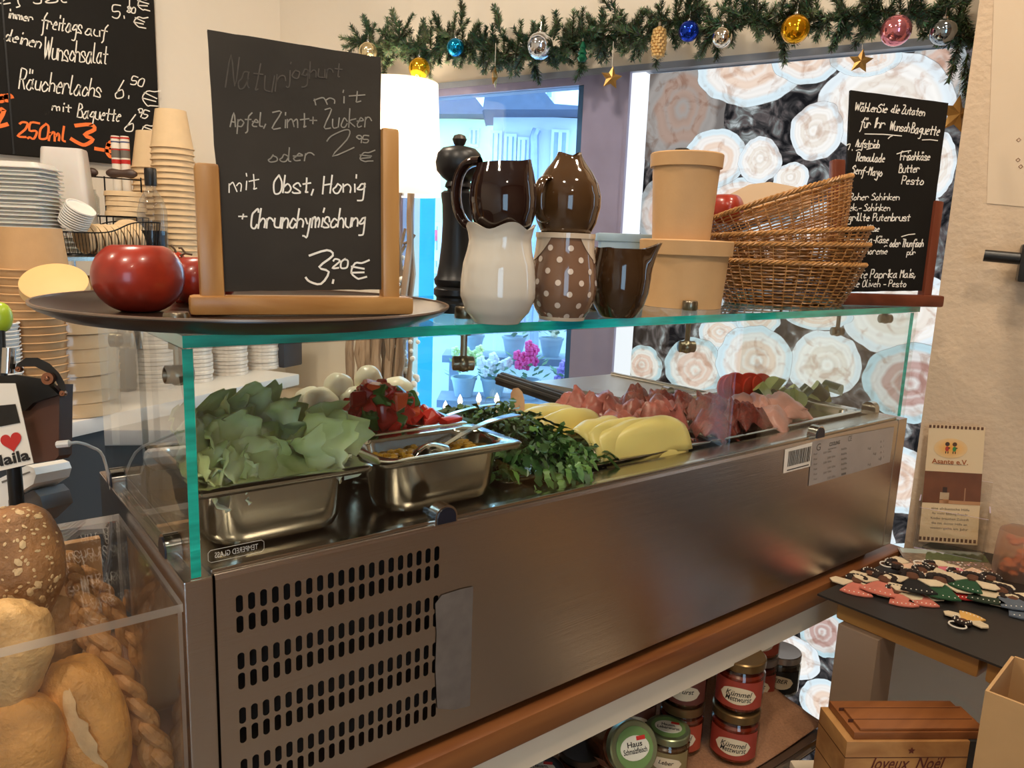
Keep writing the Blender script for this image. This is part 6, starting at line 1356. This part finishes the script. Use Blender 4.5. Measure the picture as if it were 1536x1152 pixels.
# photo card lying on the table
pcs = [on(1346, 822), on(1473, 829), on(1502, 871), on(1372, 868)]
t = thing('photo_card', 'glossy landscape photo card lying on the black table in front of the leaflet stand', 'photo', pcs[3])
def onquad(u, v, lift): a = pcs[3].lerp(pcs[2], u); b = pcs[0].lerp(pcs[1], u); p = a.lerp(b, v); return Vector((p.x, p.y, TZ+lift))
m = MB(); m.quad(*[onquad(u, v, .0012) for u, v in ((0, 0), (1, 0), (1, 1), (0, 1))]); m.quad(*[onquad(u, v, .0002) for u, v in ((0, 1), (1, 1), (1, 0), (0, 0))]); part('card', m, mat('card_ground', '7d6a58', .25, 0, .35, 120), t, True, False)
m = MB(); m.quad(*[onquad(u, v, .0014) for u, v in ((.02, .82), (.98, .82), (.98, .98), (.02, .98))]); part('print_sky', m, mat('card_sky', 'a9b2a8', .25), t, True, False)
m = MB(); pts = [(.30+.70*i/24, .72+.09+.09*abs(math.sin(i*.9))) for i in range(25)]; m.add([onquad(u, v, .0016) for u, v in [(1, .60), (.25, .60)]+pts], [list(range(27))]); part('print_trees', m, mat('card_green', '4d5a34', .3, 0, .4, 150), t, True, False)
m = MB(); q = random.Random(6)
for i in range(200):
    u, v = q.random()*.95+.02, q.random()*.52+.05; s = .006+.010*(1-v); c = q.choice([(.7, .5, .45), (.55, .3, .2), (.8, .75, .7), (.25, .14, .1), (.6, .35, .4)]); m.add([onquad(u-s, v-s*1.5, .0016), onquad(u+s, v-s*1.5, .0016), onquad(u+s, v+s*1.5, .0016), onquad(u-s, v+s*1.5, .0016)], [(0, 1, 2, 3)], cols=[c]*4)
part('print_crowd', m, mat('card_crowd', 'ffffff', .3, vcol=True), t, True, False, kind='stuff')
# leaflet stand
LB = on(1420, 824); LPn = Plane(LB, EX, ZZ, 0)
ls = thing('leaflet', 'cream leaflet with a sun logo and a brown photo standing in the clear holder', 'leaflet', LB)
def lq(px, lift, mb): mb.quad(*[LPn.M @ Vector((*LPn.uv(*c), lift)) for c in px])
def lp(u, v):    # point in the photo inside the leaflet outline
    tl, tr, bl_, br = (1394, 637), (1478, 641), (1378, 812), (1466, 818); return tuple((tl[i]*(1-u)+tr[i]*u)*(1-v)+(bl_[i]*(1-u)+br[i]*u)*v for i in (0, 1))
LSH = Plane(LB, EX, (ZZ+OUT*.06).normalized(), 0); 
c4 = [LSH.uv(*lp(*q)) for q in ((0, 1), (1, 1), (1, 0), (0, 0))]
def LM(u, v, l): a = Vector(c4[0]).lerp(Vector(c4[1]), u); b = Vector(c4[3]).lerp(Vector(c4[2]), u); p = a.lerp(b, 1-v); return LSH.M @ Vector((p.x, p.y, l))
def lrect(u0, v0, u1, v1, l, mb, cols=None): mb.add([LM(u0, v1, l), LM(u1, v1, l), LM(u1, v0, l), LM(u0, v0, l)], [(0, 1, 2, 3)], cols=cols)
m = MB(); m.add([LM(u, v, l) for l in (.0, -.0015) for u, v in ((0, 1), (1, 1), (1, 0), (0, 0))], [(0, 1, 2, 3), (7, 6, 5, 4), (0, 4, 5, 1), (1, 5, 6, 2), (2, 6, 7, 3), (3, 7, 4, 0)]); part('sheet', m, mat('leaflet_cream', 'e0c49a', .5, 0, .02), ls, True, False)
m = MB(); lrect(0, .39, 1, .66, .0004, m); part('printed_photo', m, mat('leaflet_photo', '6e3f22', .4, 0, .25, 30), ls, True, False, label='brown printed photo of a child')
m = MB(); 
for v0, v1 in ((0, .025), (.955, .985)):
    for i in range(14): lrect(i/14, v0, (i+.62)/14, v1, .0005, m)
part('pattern_band', m, mat('band_brown', '5a3418', .5), ls, True, False)
m = MB(); cen = LM(.42, .19, .0006); vs = [cen]; cs = [lin('f0a020')]
for i in range(28): a = 2*PI*i/28; vs.append(LM(.42+.30*math.cos(a), .19+.085*math.sin(a), .0006)); cs.append(lin('e3bd86'))
m.add(vs, [(0, 1+i, 1+(i+1) % 28) for i in range(28)], cols=cs); part('sun', m, mat('sun_print', 'ffffff', .5, vcol=True), ls, True, False)
m = MB()
for cx, c1, c2 in ((.36, (.5, .04, .02), (.05, .02, .01)), (.49, (.05, .25, .06), (.10, .04, .01))):
    def bl(du, dv, r1, r2, c): m.add([LM(cx+du+r1*math.cos(2*PI*i/10), dv+r2*math.sin(2*PI*i/10), .0008) for i in range(10)], [list(range(10))], cols=[c]*10)
    bl(0, .155, .042, .018, c2); bl(0, .195, .035, .022, c1); bl(-.02, .225, .010, .012, c2); bl(.02, .225, .010, .012, c2); bl(.035, .187, .02, .006, c2)
part('figures', m, mat('figure_print', 'ffffff', .5, vcol=True), ls, True, False, label='two tiny child figures')
def LF(u, v): p = LM(u, v, .0007); x = (LM(1, v, .0007)-LM(0, v, .0007)).normalized(); y = (LM(u, 0, 0)-LM(u, 1, 0)).normalized(); n_ = x.cross(y).normalized(); return wall_frame(p, x, n_.cross(x), n_)
m = MB(); print_text(m, 'Asante e.V.', LF(.43, .305), .012, .055, .0002)
part('lettering', m, mat('print_orange', 'a4541e', .5), ls, True, False); m = MB()
for i, s_ in enumerate(['eine afrikanische Hilfe', 'f\u00fcr mehr Bildung Freude', 'Kinder brauchen Zukunft', 'die mit deiner Hilfe an', 'weitergeht im Jahr']): print_text(m, s_, LF(.50, .705+.042*i), .0058, .058-.004*(i % 2))
m.f = m.f; lrect(.14, .325, .72, .328, .0007, m)
part('small_print', m, INKG, ls, True, False); m = MB()
for (u0, v0, u1, v1, c) in ((.34, .52, .42, .57, (.05, .02, .01)), (.30, .565, .46, .625, (.55, .38, .22)), (.36, .60, .46, .655, (.55, .22, .06)), (.72, .52, .74, .64, (.4, .2, .1)), (.30, .63, 1, .66, (.5, .24, .1))): lrect(u0, v0, u1, v1, .0006, m, [c]*4)
part('photo_child', m, mat('child_print', 'ffffff', .5, vcol=True), ls, True, False)
hd = thing('leaflet_holder', 'clear acrylic leaflet holder on the black table against the rendered wall', 'holder', LB)
q_ = [LSH.uv(*lp(*q)) for q in ((-.02, 1.03), (1.03, 1.03), (1.03, .60), (-.02, .60))]
x0_, x1_ = q_[0][0]-.004, q_[1][0]+.006; zb0 = 0; Mh = wall_frame(Vector((LB.x, LB.y, TZ)), EX, OUT, ZZ); hh_ = .075
for nm, bx in (('front_sheet', (x0_, x1_, -.028, -.026, .002, hh_)), ('back_sheet', (x0_, x1_, .012, .014, .002, .13)), ('bottom_sheet', (x0_, x1_, -.028, .016, 0, .002)), ('side_sheet', (x0_-.002, x0_, -.028, .014, 0, hh_+.012)), ('side_sheet', (x1_, x1_+.002, -.028, .014, 0, hh_+.012))):
    mb = MB().box(*bx, M=Mh); 
    for i in ((1,) if nm != 'bottom_sheet' else (2, 4, 5)): mb.m[i] = 1
    part(nm, mb, [ACRYL, mat('holder_edge', 'cfc0d6', .2)], hd, True, False)
# angels of coloured felt
FB = mat('fur_dark', '231611', .8, 0, .3, 80, .5, 200); FACE = mat('brown_felt', '5e3a26', .9, 0, .15, 60); WING = mat('cream_felt', 'd6c4a4', .9, 0, .08, 60); STI = mat('white_stitch', 'efe8da', .8)
FELT = lambda n, c: mat('felt_'+n, c, .9, 0, .12, 60, .3, 200)
fe = {'pink': FELT('pink', 'c87462'), 'black': FELT('black', '151413'), 'green': FELT('green', '1f4a2c'), 'grey': FELT('grey', '5b6470'), 'red': FELT('red', 'a02018'), 'tan': FELT('tan', 'd9a85a'), 'rose': FELT('rose', 'c76a76'), 'cream': FELT('cream', 'dcb79a'), 'darkgreen': FELT('dark_green', '22301f')}
def angel(label, px, py, col, ang, lay, s=1, loop=False):
    p = on(px, py); s *= 1.22; t = thing('angel_ornament', label, 'ornament', (p.x, p.y, TZ+.001+.0024*lay), (0, 0, ang), 'felt angel ornaments on the black table')
    q = random.Random(px); W = .019*s; Hh = .036*s
    out = [(-W*.35, 0), (W*.35, 0), (W, -Hh*.9), (W*.5, -Hh*1.02), (0, -Hh*1.05), (-W*.5, -Hh*1.02), (-W, -Hh*.9)]
    part('dress', MB().prism(out, 0, .002), fe[col], t, smooth=False)
    for sg in (-1, 1): part('wing', MB().prism([(sg*W*.2, .002), (sg*W*1.35, .006), (sg*W*1.7, -.004), (sg*W*1.5, -.013), (sg*W*.8, -.018), (sg*W*.5, -.009)][::sg], .002, .0036, RX(.06)), WING, t, smooth=False)
    part('face', MB().ball((0, .007*s, .003), .0085*s, 14, (1, 1, .45)), FACE, t)
    h = MB(); st = MB()
    for i in range(9): a = PI*(-.1+1.2*i/8); h.ball((.010*s*math.cos(a), .009*s+.008*s*math.sin(a), .004), .0045*s, 8)
    for i in range(10): a = PI*(-.1+1.2*i/9); r = q.uniform(.010, .0145)*s; st.ball((r*math.cos(a), .009*s+r*.85*math.sin(a), .0075), .0013, 6, (.8, 1.5, .8))
    part('hair', h, FB, t); part('beads', st, STI, t)
    st = MB()
    for i in range(6): st.ball((-W*.7+W*1.4*i/5, -Hh*.86, .0022), .0011, 6)
    part('stitching', st, STI, t)
    if loop: part('loop', MB().tube([(.011*math.cos(a), .024+.010*math.sin(a), .003) for a in [2*PI*i/20 for i in range(20)]], .0011, 5, closed=True), STI, t)
    return t
va = math.atan2(ray(1390, 900).y, ray(1390, 900).x)-PI/2
for i, (px, py, c, a, lay, s, lp_, lb) in enumerate([
 (1285, 877, 'pink', .10, 0, 1, 0, 'leftmost felt angel with a pink dress and white wings'), (1324, 880, 'pink', -.10, 2, 1.1, 0, 'second felt angel from the left, pink dress on top of the pile'), (1345, 893, 'pink', .35, 0, .9, 0, 'felt angel whose pink hem shows below the second one'), (1378, 893, 'pink', .25, 0, .9, 0, 'felt angel whose pink hem sticks out below the black dress'),
 (1368, 880, 'black', .25, 4, 1.1, 0, 'felt angel with a black dress'), (1408, 885, 'green', .05, 3, 1.2, 0, 'felt angel with a bottle-green dress in the middle of the row'), (1436, 888, 'red', .3, 1, .8, 0, 'felt angel with a red dress half covered by white wings'), (1468, 890, 'darkgreen', .2, 2, 1.1, 0, 'felt angel with a very dark green dress'),
 (1455, 884, 'green', -.2, 5, 1.0, 0, 'felt angel with a dark green dress, wings spread widest'), (1504, 898, 'grey', .45, 2, 1.1, 0, 'felt angel with a grey-blue dress near the right edge'), (1522, 908, 'grey', .35, 0, 1.1, 0, 'grey-blue felt angel at the right edge of the table'), (1446, 934, 'tan', 2.8, 0, .75, 1, 'single small tan angel lying in front with a white loop'),
 (1352, 858, 'cream', 2.0, 3, 1, 1, 'felt angel with a pale peach dress at the back left, its loop raised'), (1404, 862, 'rose', 1.6, 4, .85, 1, 'felt angel with a rose dress in the back row'), (1442, 870, 'cream', 2.3, 3, .95, 0, 'felt angel with a pale peach dress in front of the photo card'), (1385, 868, 'cream', .6, 3, .85, 0, 'felt angel with peach dress between the rose and the green one'), (1305, 868, 'black', .2, 1, .8, 0, 'felt angel with a black dress hidden behind the pink ones'), (1482, 880, 'darkgreen', -.3, 3, .95, 0, 'dark felt angel behind the grey ones at the right')]):
    angel(lb, px, py, c, va+a, lay, s, bool(lp_))
# bag and cardboard box at the right edge
PEA = glassy('peach_film', (.95, .72, .55), 1.45, 1.4, dirt=.35, rough=.08)
b_ = on(1535, 868); f = MB(); f.lathe([(.030, 0), (.034, .01), (.033, .05), (.030, .078), (.024, .082)], 14, fn=lambda a, j, r, z: ((r+.002*math.sin(5*a+j))*math.cos(a), (r+.002*math.sin(5*a+j))*math.sin(a), z))
t = thing('treat_bag', 'peach-coloured see-through bag of treats standing at the right edge of the table', 'bag', Vector((b_.x-.004, b_.y+.012, TZ))); part('bag', f, PEA, t)
m = MB(); q = random.Random(4)
for i in range(26): m.ball((q.uniform(-.02, .02), q.uniform(-.02, .02), .008+q.random()*.055), .008, 8, (1, 1, .6))
part('treats', m, mat('treat', 'c9825a', .6, 0, .2), t, kind='stuff')
m = MB(); w_ = on(1500, 1000)
KB = mat('cardboard', 'b08a5c', .75, 0, .06, 30)
c1_ = V(1487, 1040, .80); k = .80/FPX; t = thing('cardboard_box', 'open brown cardboard box leaning in at the right edge', 'box', c1_-Vector((0, 0, .16)))
A0 = V(1484, 1036, .78); zA = A0.z-TOP; B0 = onz(1512, 962, zA); C1 = onz(1536, 1056, zA)
ux = (C1-A0).normalized(); uy = Vector((-ux.y, ux.x, 0)); M = wall_frame(Vector((A0.x, A0.y, 0)), ux, uy, ZZ); zt = A0.z; DB_ = (B0-A0).length
part('side', MB().box(0, .16, -.003, 0, zt-.15, zt, M), KB, t, True, False); part('side', MB().box(-.003, 0, -.003, .10, zt-.15, zt, M), KB, t, True, False); part('side', MB().box(0, .16, .10, .103, zt-.15, zt+.0, M), KB, t, True, False); part('side', MB().box(.16,   .163, 0, .10, zt-.15, zt, M), KB, t, True, False); part('bottom', MB().box(0, .16, 0, .10, zt-.15, zt-.147, M), KB, t, True, False)
st = thing('stool', 'cream stool the gift box and the cardboard box stand on, mostly below the picture', 'stool', Vector((.88, -.42, 0)))
# ------------------------------------------------------------------ christmas gift box
GZ = -.31
g1, g2, g4 = onz(1272, 1104, GZ), onz(1464, 1087, GZ), onz(1240, 1052, GZ); gx = (g2-g1); gy = (g4-g1); gx.z = gy.z = 0
WG, DG = gx.length, gy.length; gxn = RZ(-.12) @ gx.normalized(); gyn = Vector((-gxn.y, gxn.x, 0)); M = wall_frame(Vector((g1.x, g1.y, TOP+GZ)), gxn, gyn, ZZ); HG = .13
t = thing('gift_box', 'wood-printed Christmas gift box with lid lettered Joyeux Noel, below the side table', 'box', M @ Vector((WG/2, DG/2, -HG)))
GW = wood('printed_planks', '946436', 'bf8e54', .5, .5, 0); GD = wood('printed_planks_dark', '6e3f1e', '935a30', .4, .5, 0)
HB = .0
m = MB(); m.box(0, WG-.022, 0, DG, -HG, -.008, M, .0008); part('box_body', m, GW, t, True)
part('lid', MB().box(.010, WG-.004, .004, DG-.002, -.008, .002, M, .001).box(.018, WG-.002, .006, DG-.02, .002, .006, M, .001), GD, t, True, label='darker wood-printed lid'); part('band', MB().box(WG-.022, WG-.010, -.0006, DG, -HG, -.008, M), INK, t, True, False, label='black band'); part('box_end', MB().box(WG-.010, WG+.006, .0, DG, -HG, -.010, M), GW, t, True, False)
m = MB()
for z in (-.030, -.066, -.10): m.box(0, WG-.022, -.0004, 0, z, z+.0008, M); m.box(-.0004, 0, 0, DG, z, z+.0008, M)
for y_ in (.33, .66): m.box(.012, WG-.006, DG*y_, DG*y_+.0008, .0022, .0064, M)
part('printed_joint', m, mat('joint_print', '4a2410', .7), t, True, False)
m = MB(); MF = M @ wall_frame(Vector((WG*.44, -.0008, -.038)), Vector((1, 0, 0)), Vector((0, 0, 1)), Vector((0, -1, 0))); print_text(m, 'Joyeux  No\u00ebl', MF, .024, .098, .0002, shear=.35)
s_ = [(.005*math.cos(PI/2+i*PI/5)*(1 if i % 2 == 0 else .45), .005*math.sin(PI/2+i*PI/5)*(1 if i % 2 == 0 else .45)) for i in range(10)]; m.add([MF @ Vector((.004+a, .018+b, 0)) for a, b in s_], [list(range(10))])
part('lettering', m, mat('print_burgundy', '5a1f12', .6), t, True, False)
gp_ = M @ Vector((0, 0, -HG)); part('seat', MB().box(-.003, WG+.05, -.10, DG+.06, -HG-.025, -HG, M, .004), CREAM, st, True)
for a, b in ((.005, -.08), (WG+.01, -.08), (.005, DG+.02), (WG+.01, DG+.02)): part('leg', MB().box(a, a+.03, b, b+.03, -(TOP+GZ), -HG-.025, M), CREAM, st, True, False)

# ------------------------------------------------------------------ things on the rendered wall
WP = Plane(Vector((1.2625, .0176, 0)), EX, ZZ, .0012)
t = thing('wall_poster', 'faint cream poster with tiny star marks at the upper right edge', 'poster', W2(1508, 200)); m = MB(); rect_on(WP, [(1480, 305), (1620, 318), (1660, -60), (1493, -60)], m); part('sheet', m, mat('poster_cream', 'd8c2a6', .8, 0, .02), t, True, False)
m = MB()
for (a, b) in ((1528, 210), (1527, 240), (1531, 250)):
    u, v = WP.uv(a, b); m.tube([WP.M @ Vector((u+.003*math.cos(i*PI/2), v+.003*math.sin(i*PI/2), .0004)) for i in range(4)], .0005, 4, closed=True)
part('star_marks', m, mat('poster_brown', '8a5a3a', .8), t, True, False)
h0 = W2(1476, 383, .05); t = thing('wall_hook', 'black metal coat peg sticking out of the rendered wall at the right edge', 'hook', W2(1536, 384))
part('peg', MB().cyl(h0, W2(1530, 388, .05), .0095, 16), BLACKP, t, True); 
e = F2.inverted() @ W2(1534, 390); part('wall_plate', MB().box(e.x-.006, e.x+.05, -.062, -.001, e.z-.035, e.z+.025, F2, .004), BLACKP, t, True)

# ------------------------------------------------------------------ lower shelf with jars
LZ = -.478
sh = thing('lower_shelf', 'low shelf under the counter with a metal front edge, carrying jars on brown cloth', 'shelf', (.65, .2, 0))
e0, e1 = onz(1160, 1152, LZ+.0), onz(1236, 1101, LZ+.0); ed = Vector((e1.x-e0.x, e1.y-e0.y, 0)).normalized()
X_R = e1.x+.012
part('shelf_board', MB().prism([(.20, -.005), (e1.x-.16, -.04), (e1.x, e1.y), (e1.x+.03, .30), (.20, .30)], TOP+LZ-.02, TOP+LZ), mat('shelf_brown', '4a3424', .6), sh, True, False)
part('metal_edge', MB().tube([Vector((.20, -.008, TOP+LZ-.006)), Vector((e1.x-.16, -.043, TOP+LZ-.006)), Vector((e1.x, e1.y, TOP+LZ-.006))], .006, 8), CHROME, sh, True)
for a, b in ((.22, .02), (e1.x-.02, .05), (.22, .26), (e1.x-.02, .26)): part('leg', MB().box(a-.012, a+.012, b-.012, b+.012, 0, TOP+LZ-.02), DARKIN, sh, True, False)
def cl(u, v):
    x = .22+(X_R-.22)*u; y = -.02+.30*v+ (e1.y+.02)*u*(1-v)*.6; n_ = noise.noise(Vector((x*9, y*9, 0)))
    hump = .055*math.exp(-((x-(X_R-.03))/.05)**2)*math.exp(-((y-.16)/.12)**2)
    return (x, y, TOP+LZ+.0045+.004*abs(n_)+hump+.003*noise.noise(Vector((x*30, y*30, 1)))**2*(1 if hump > .005 else .2))
BUR = mat('burlap', '9c7152', .95, 0, .2, 300, .8, 500)
solo('burlap_cloth', MB().grid(cl, 60, 30), BUR, 'coarse brown burlap cloth under the jars on the low shelf', 'cloth', solid=.002, ang=60)
JG = glassy('food_glass', (.8, .78, .7), 1.5, 1.5); 
def jar(label, c, r, h, content, lidc, labc, txts, rot=0, tilt=None, txtcol=None, lidlab=None):
    t = thing('preserve_jar', label, 'jar', c, (tilt if tilt else (0, 0, rot)), 'preserve jars on the low shelf')
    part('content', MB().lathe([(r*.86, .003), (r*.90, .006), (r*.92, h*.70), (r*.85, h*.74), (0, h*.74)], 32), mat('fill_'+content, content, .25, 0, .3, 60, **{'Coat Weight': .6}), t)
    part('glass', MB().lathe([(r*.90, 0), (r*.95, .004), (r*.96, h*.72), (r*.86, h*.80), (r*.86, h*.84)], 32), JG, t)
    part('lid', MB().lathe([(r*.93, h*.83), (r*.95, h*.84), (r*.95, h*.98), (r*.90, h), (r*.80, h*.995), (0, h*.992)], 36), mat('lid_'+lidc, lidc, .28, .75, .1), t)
    m = MB(); N = 20; a0 = -PI/2
    z0_, z1_ = h*.12, h*.66; vs = []
    for j in (0, 1):
        for i in range(N+1): a = a0-1.15+2.3*i/N; vs.append((r*.972*math.cos(a), r*.972*math.sin(a), (z0_, z1_)[j]))
    m.add(vs, [(i, i+1, N+2+i, N+1+i) for i in range(N)]); lb_ = part('paper_label', m, mat('label_'+labc, labc, .5, 0, .1), t)
    m = MB(); vs = []
    for i in range(24): b = 2*PI*i/24; a = a0+.72*math.cos(b); vs.append((r*.982*math.cos(a), r*.982*math.sin(a), h*.38+h*.16*math.sin(b)))
    m.add(vs, [list(range(24))]) if False else m.add(vs+[(0, -r*.985, h*.38)], [(i, (i+1) % 24, 24) for i in range(24)]); 
    # curved oval: three strips keep it on the glass
    m = MB(); vs = []; M_ = 10
    for i in range(M_+1):
        u = -1+2*i/M_; a = a0+.75*u; hz = h*.17*math.sqrt(max(0.0, 1-u*u)); vs += [(r*.982*math.cos(a), r*.982*math.sin(a), h*.38-hz), (r*.982*math.cos(a), r*.982*math.sin(a), h*.38+hz)]
    m.add(vs, [(2*i, 2*i+2, 2*i+3, 2*i+1) for i in range(M_)]); part('label_oval', m, mat('label_cream', 'dcc9a6', .6), t)
    m = MB()
    for i, s_ in enumerate(txts):
        tm = MB(); print_text(tm, s_, Matrix.Identity(4), h*.15, r*1.05 if len(s_) > 5 else None, .0001, shear=.3)
        vs = []
        for v in tm.v: a = a0+v.x/r; vs.append(Vector((r*.992*math.cos(a), r*.992*math.sin(a), h*(.42-.10*i)+v.y)))
        m.add(vs, tm.f)
    part('lettering', m, INK, t, smooth=False)
    if lidlab:
        part('lid_label', MB().lathe([(r*.74, h+.0004), (0, h+.0006)], 32), mat('lid_green_rim', '6a8a50', .4) if lidlab[0] == 'g' else mat('lid_black', '1b1a18', .4), t)
        part('lid_label_centre', MB().prism([(r*.58*math.cos(2*PI*i/24), r*.42*math.sin(2*PI*i/24)) for i in range(24)], h+.0006, h+.0012), mat('label_white', 'd9d6c4', .5), t)
        m = MB(); 
        for i, s_ in enumerate(lidlab[1:]): print_text(m, s_, T3(0, r*.12-i*r*.22, h+.0014), r*.26, r*.95 if len(s_) > 6 else r*.6, .0002)
        part('lid_lettering', m, INK, t, smooth=False); part('lid_flag', MB().box(r*.1, r*.45, r*.24, r*.38, h+.0012, h+.0016), INKR, t, smooth=False)
    return t
vang = lambda c: math.atan2(C0.y-c.y, C0.x-c.x)+PI/2
JZ = TOP+LZ+.008
def jb(px, py, dz=0): p = onz(px, py, LZ+.008+dz); return Vector((p.x, p.y, JZ+dz))
jr, jh = .0365, .078
c = foot(1096, 1149, LZ+.008, jr); c.z = JZ
jar('red sausage preserve jar with gold rim, lower one of the two-jar stack', c, jr, jh, '8a2a1a', '7d6440', '9c3a2a', ['K\u00fcmmel', 'Mettwurst'], vang(c))
c2_ = Vector((c.x+.004, c.y+.002, c.z+jh+.0005)); jar('red sausage preserve jar with worn gold lid, upper one of the two-jar stack', c2_, jr, jh, '8a2a1a', '7d6440', '9c3a2a', ['K\u00fcmmel', 'Mettwurst'], vang(c))
def jat(px, py_top, d): p = V(px, py_top, d); return Vector((p.x, p.y, JZ)), p.z-JZ
c, h_ = jat(1023, 1068, 1.14); jar('preserve jar with a dull gold lid behind, left of the two-jar stack', c, .034, .076, '7a2e1c', '8a6a48', 'a8452c', ['K\u00fcmmel', 'Wurst'], vang(c))
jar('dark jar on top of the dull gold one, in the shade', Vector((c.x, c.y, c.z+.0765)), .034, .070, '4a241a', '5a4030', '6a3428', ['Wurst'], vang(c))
c, h_ = jat(1172, 985, 1.30); jar('black-labelled jar with a silver lid at the right of the shelf', c, .034, max(.07, min(h_, .10)), '2a2420', 'b0aca8', '151b1c', ['LEBER'], vang(c))
c, h_ = jat(1136, 1000, 1.28); jar('dark red jar stacked behind the two-jar stack', c, .034, .078, '6a2018', 'a8a09a', '8a3020', ['Wurst'], vang(c)); jar('orange-red jar at the top behind the two-jar stack', Vector((c.x, c.y, c.z+.0785)), .034, .080, '9a3a22', 'a88a6a', 'a04028', ['Paprika'], vang(c))
c = foot(996, 1170, LZ+.008, .034); c.z = JZ; jar('jar with a green-rimmed lid label facing up beside the lying jar', c, .033, .060, '6a4a30', '8f9a78', '8a7a50', ['Leber'], vang(c), lidlab=['g', 'Hausm.', 'Leberwurst'])
c = V(952, 1122, .985); dl = (C0-c).normalized(); dl = (dl+Vector((RT.x, RT.y, 0))*.45+Vector((0, 0, -.15))).normalized(); ql = dl.to_track_quat('Z', 'Y'); e_ = ql.to_euler(); cpos = c-dl*.085
jar('big jar lying on its side, its green-rimmed white lid label facing the viewer', cpos, .036, .085, '6a3a28', '8f9a78', '7a4a34', ['Schmalz'], 0, (e_.x, e_.y, e_.z), lidlab=['g', 'Haus', 'Schmalzfleisch'])
c, h_ = jat(952, 1064, 1.16); jar('dark-lidded jar standing behind the lying jar', c, .034, .095, '4a2418', '2a2622', '6a4030', ['Wurst'], vang(c), lidlab=['k', 'Hausm.', 'Wurst'])
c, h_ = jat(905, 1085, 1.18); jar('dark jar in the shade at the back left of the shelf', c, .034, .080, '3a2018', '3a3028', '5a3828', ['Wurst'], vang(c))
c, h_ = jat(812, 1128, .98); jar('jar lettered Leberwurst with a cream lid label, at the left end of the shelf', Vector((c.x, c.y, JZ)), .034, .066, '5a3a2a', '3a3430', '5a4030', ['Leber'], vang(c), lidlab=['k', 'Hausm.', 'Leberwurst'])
c = foot(868, 1200, LZ+.008, .034); c.z = JZ; jar('short dark jar between the Leberwurst jar and the lying jar', c, .033, .055, '4a2a1c', '4a443c', '6a5038', ['Wurst'], vang(c))
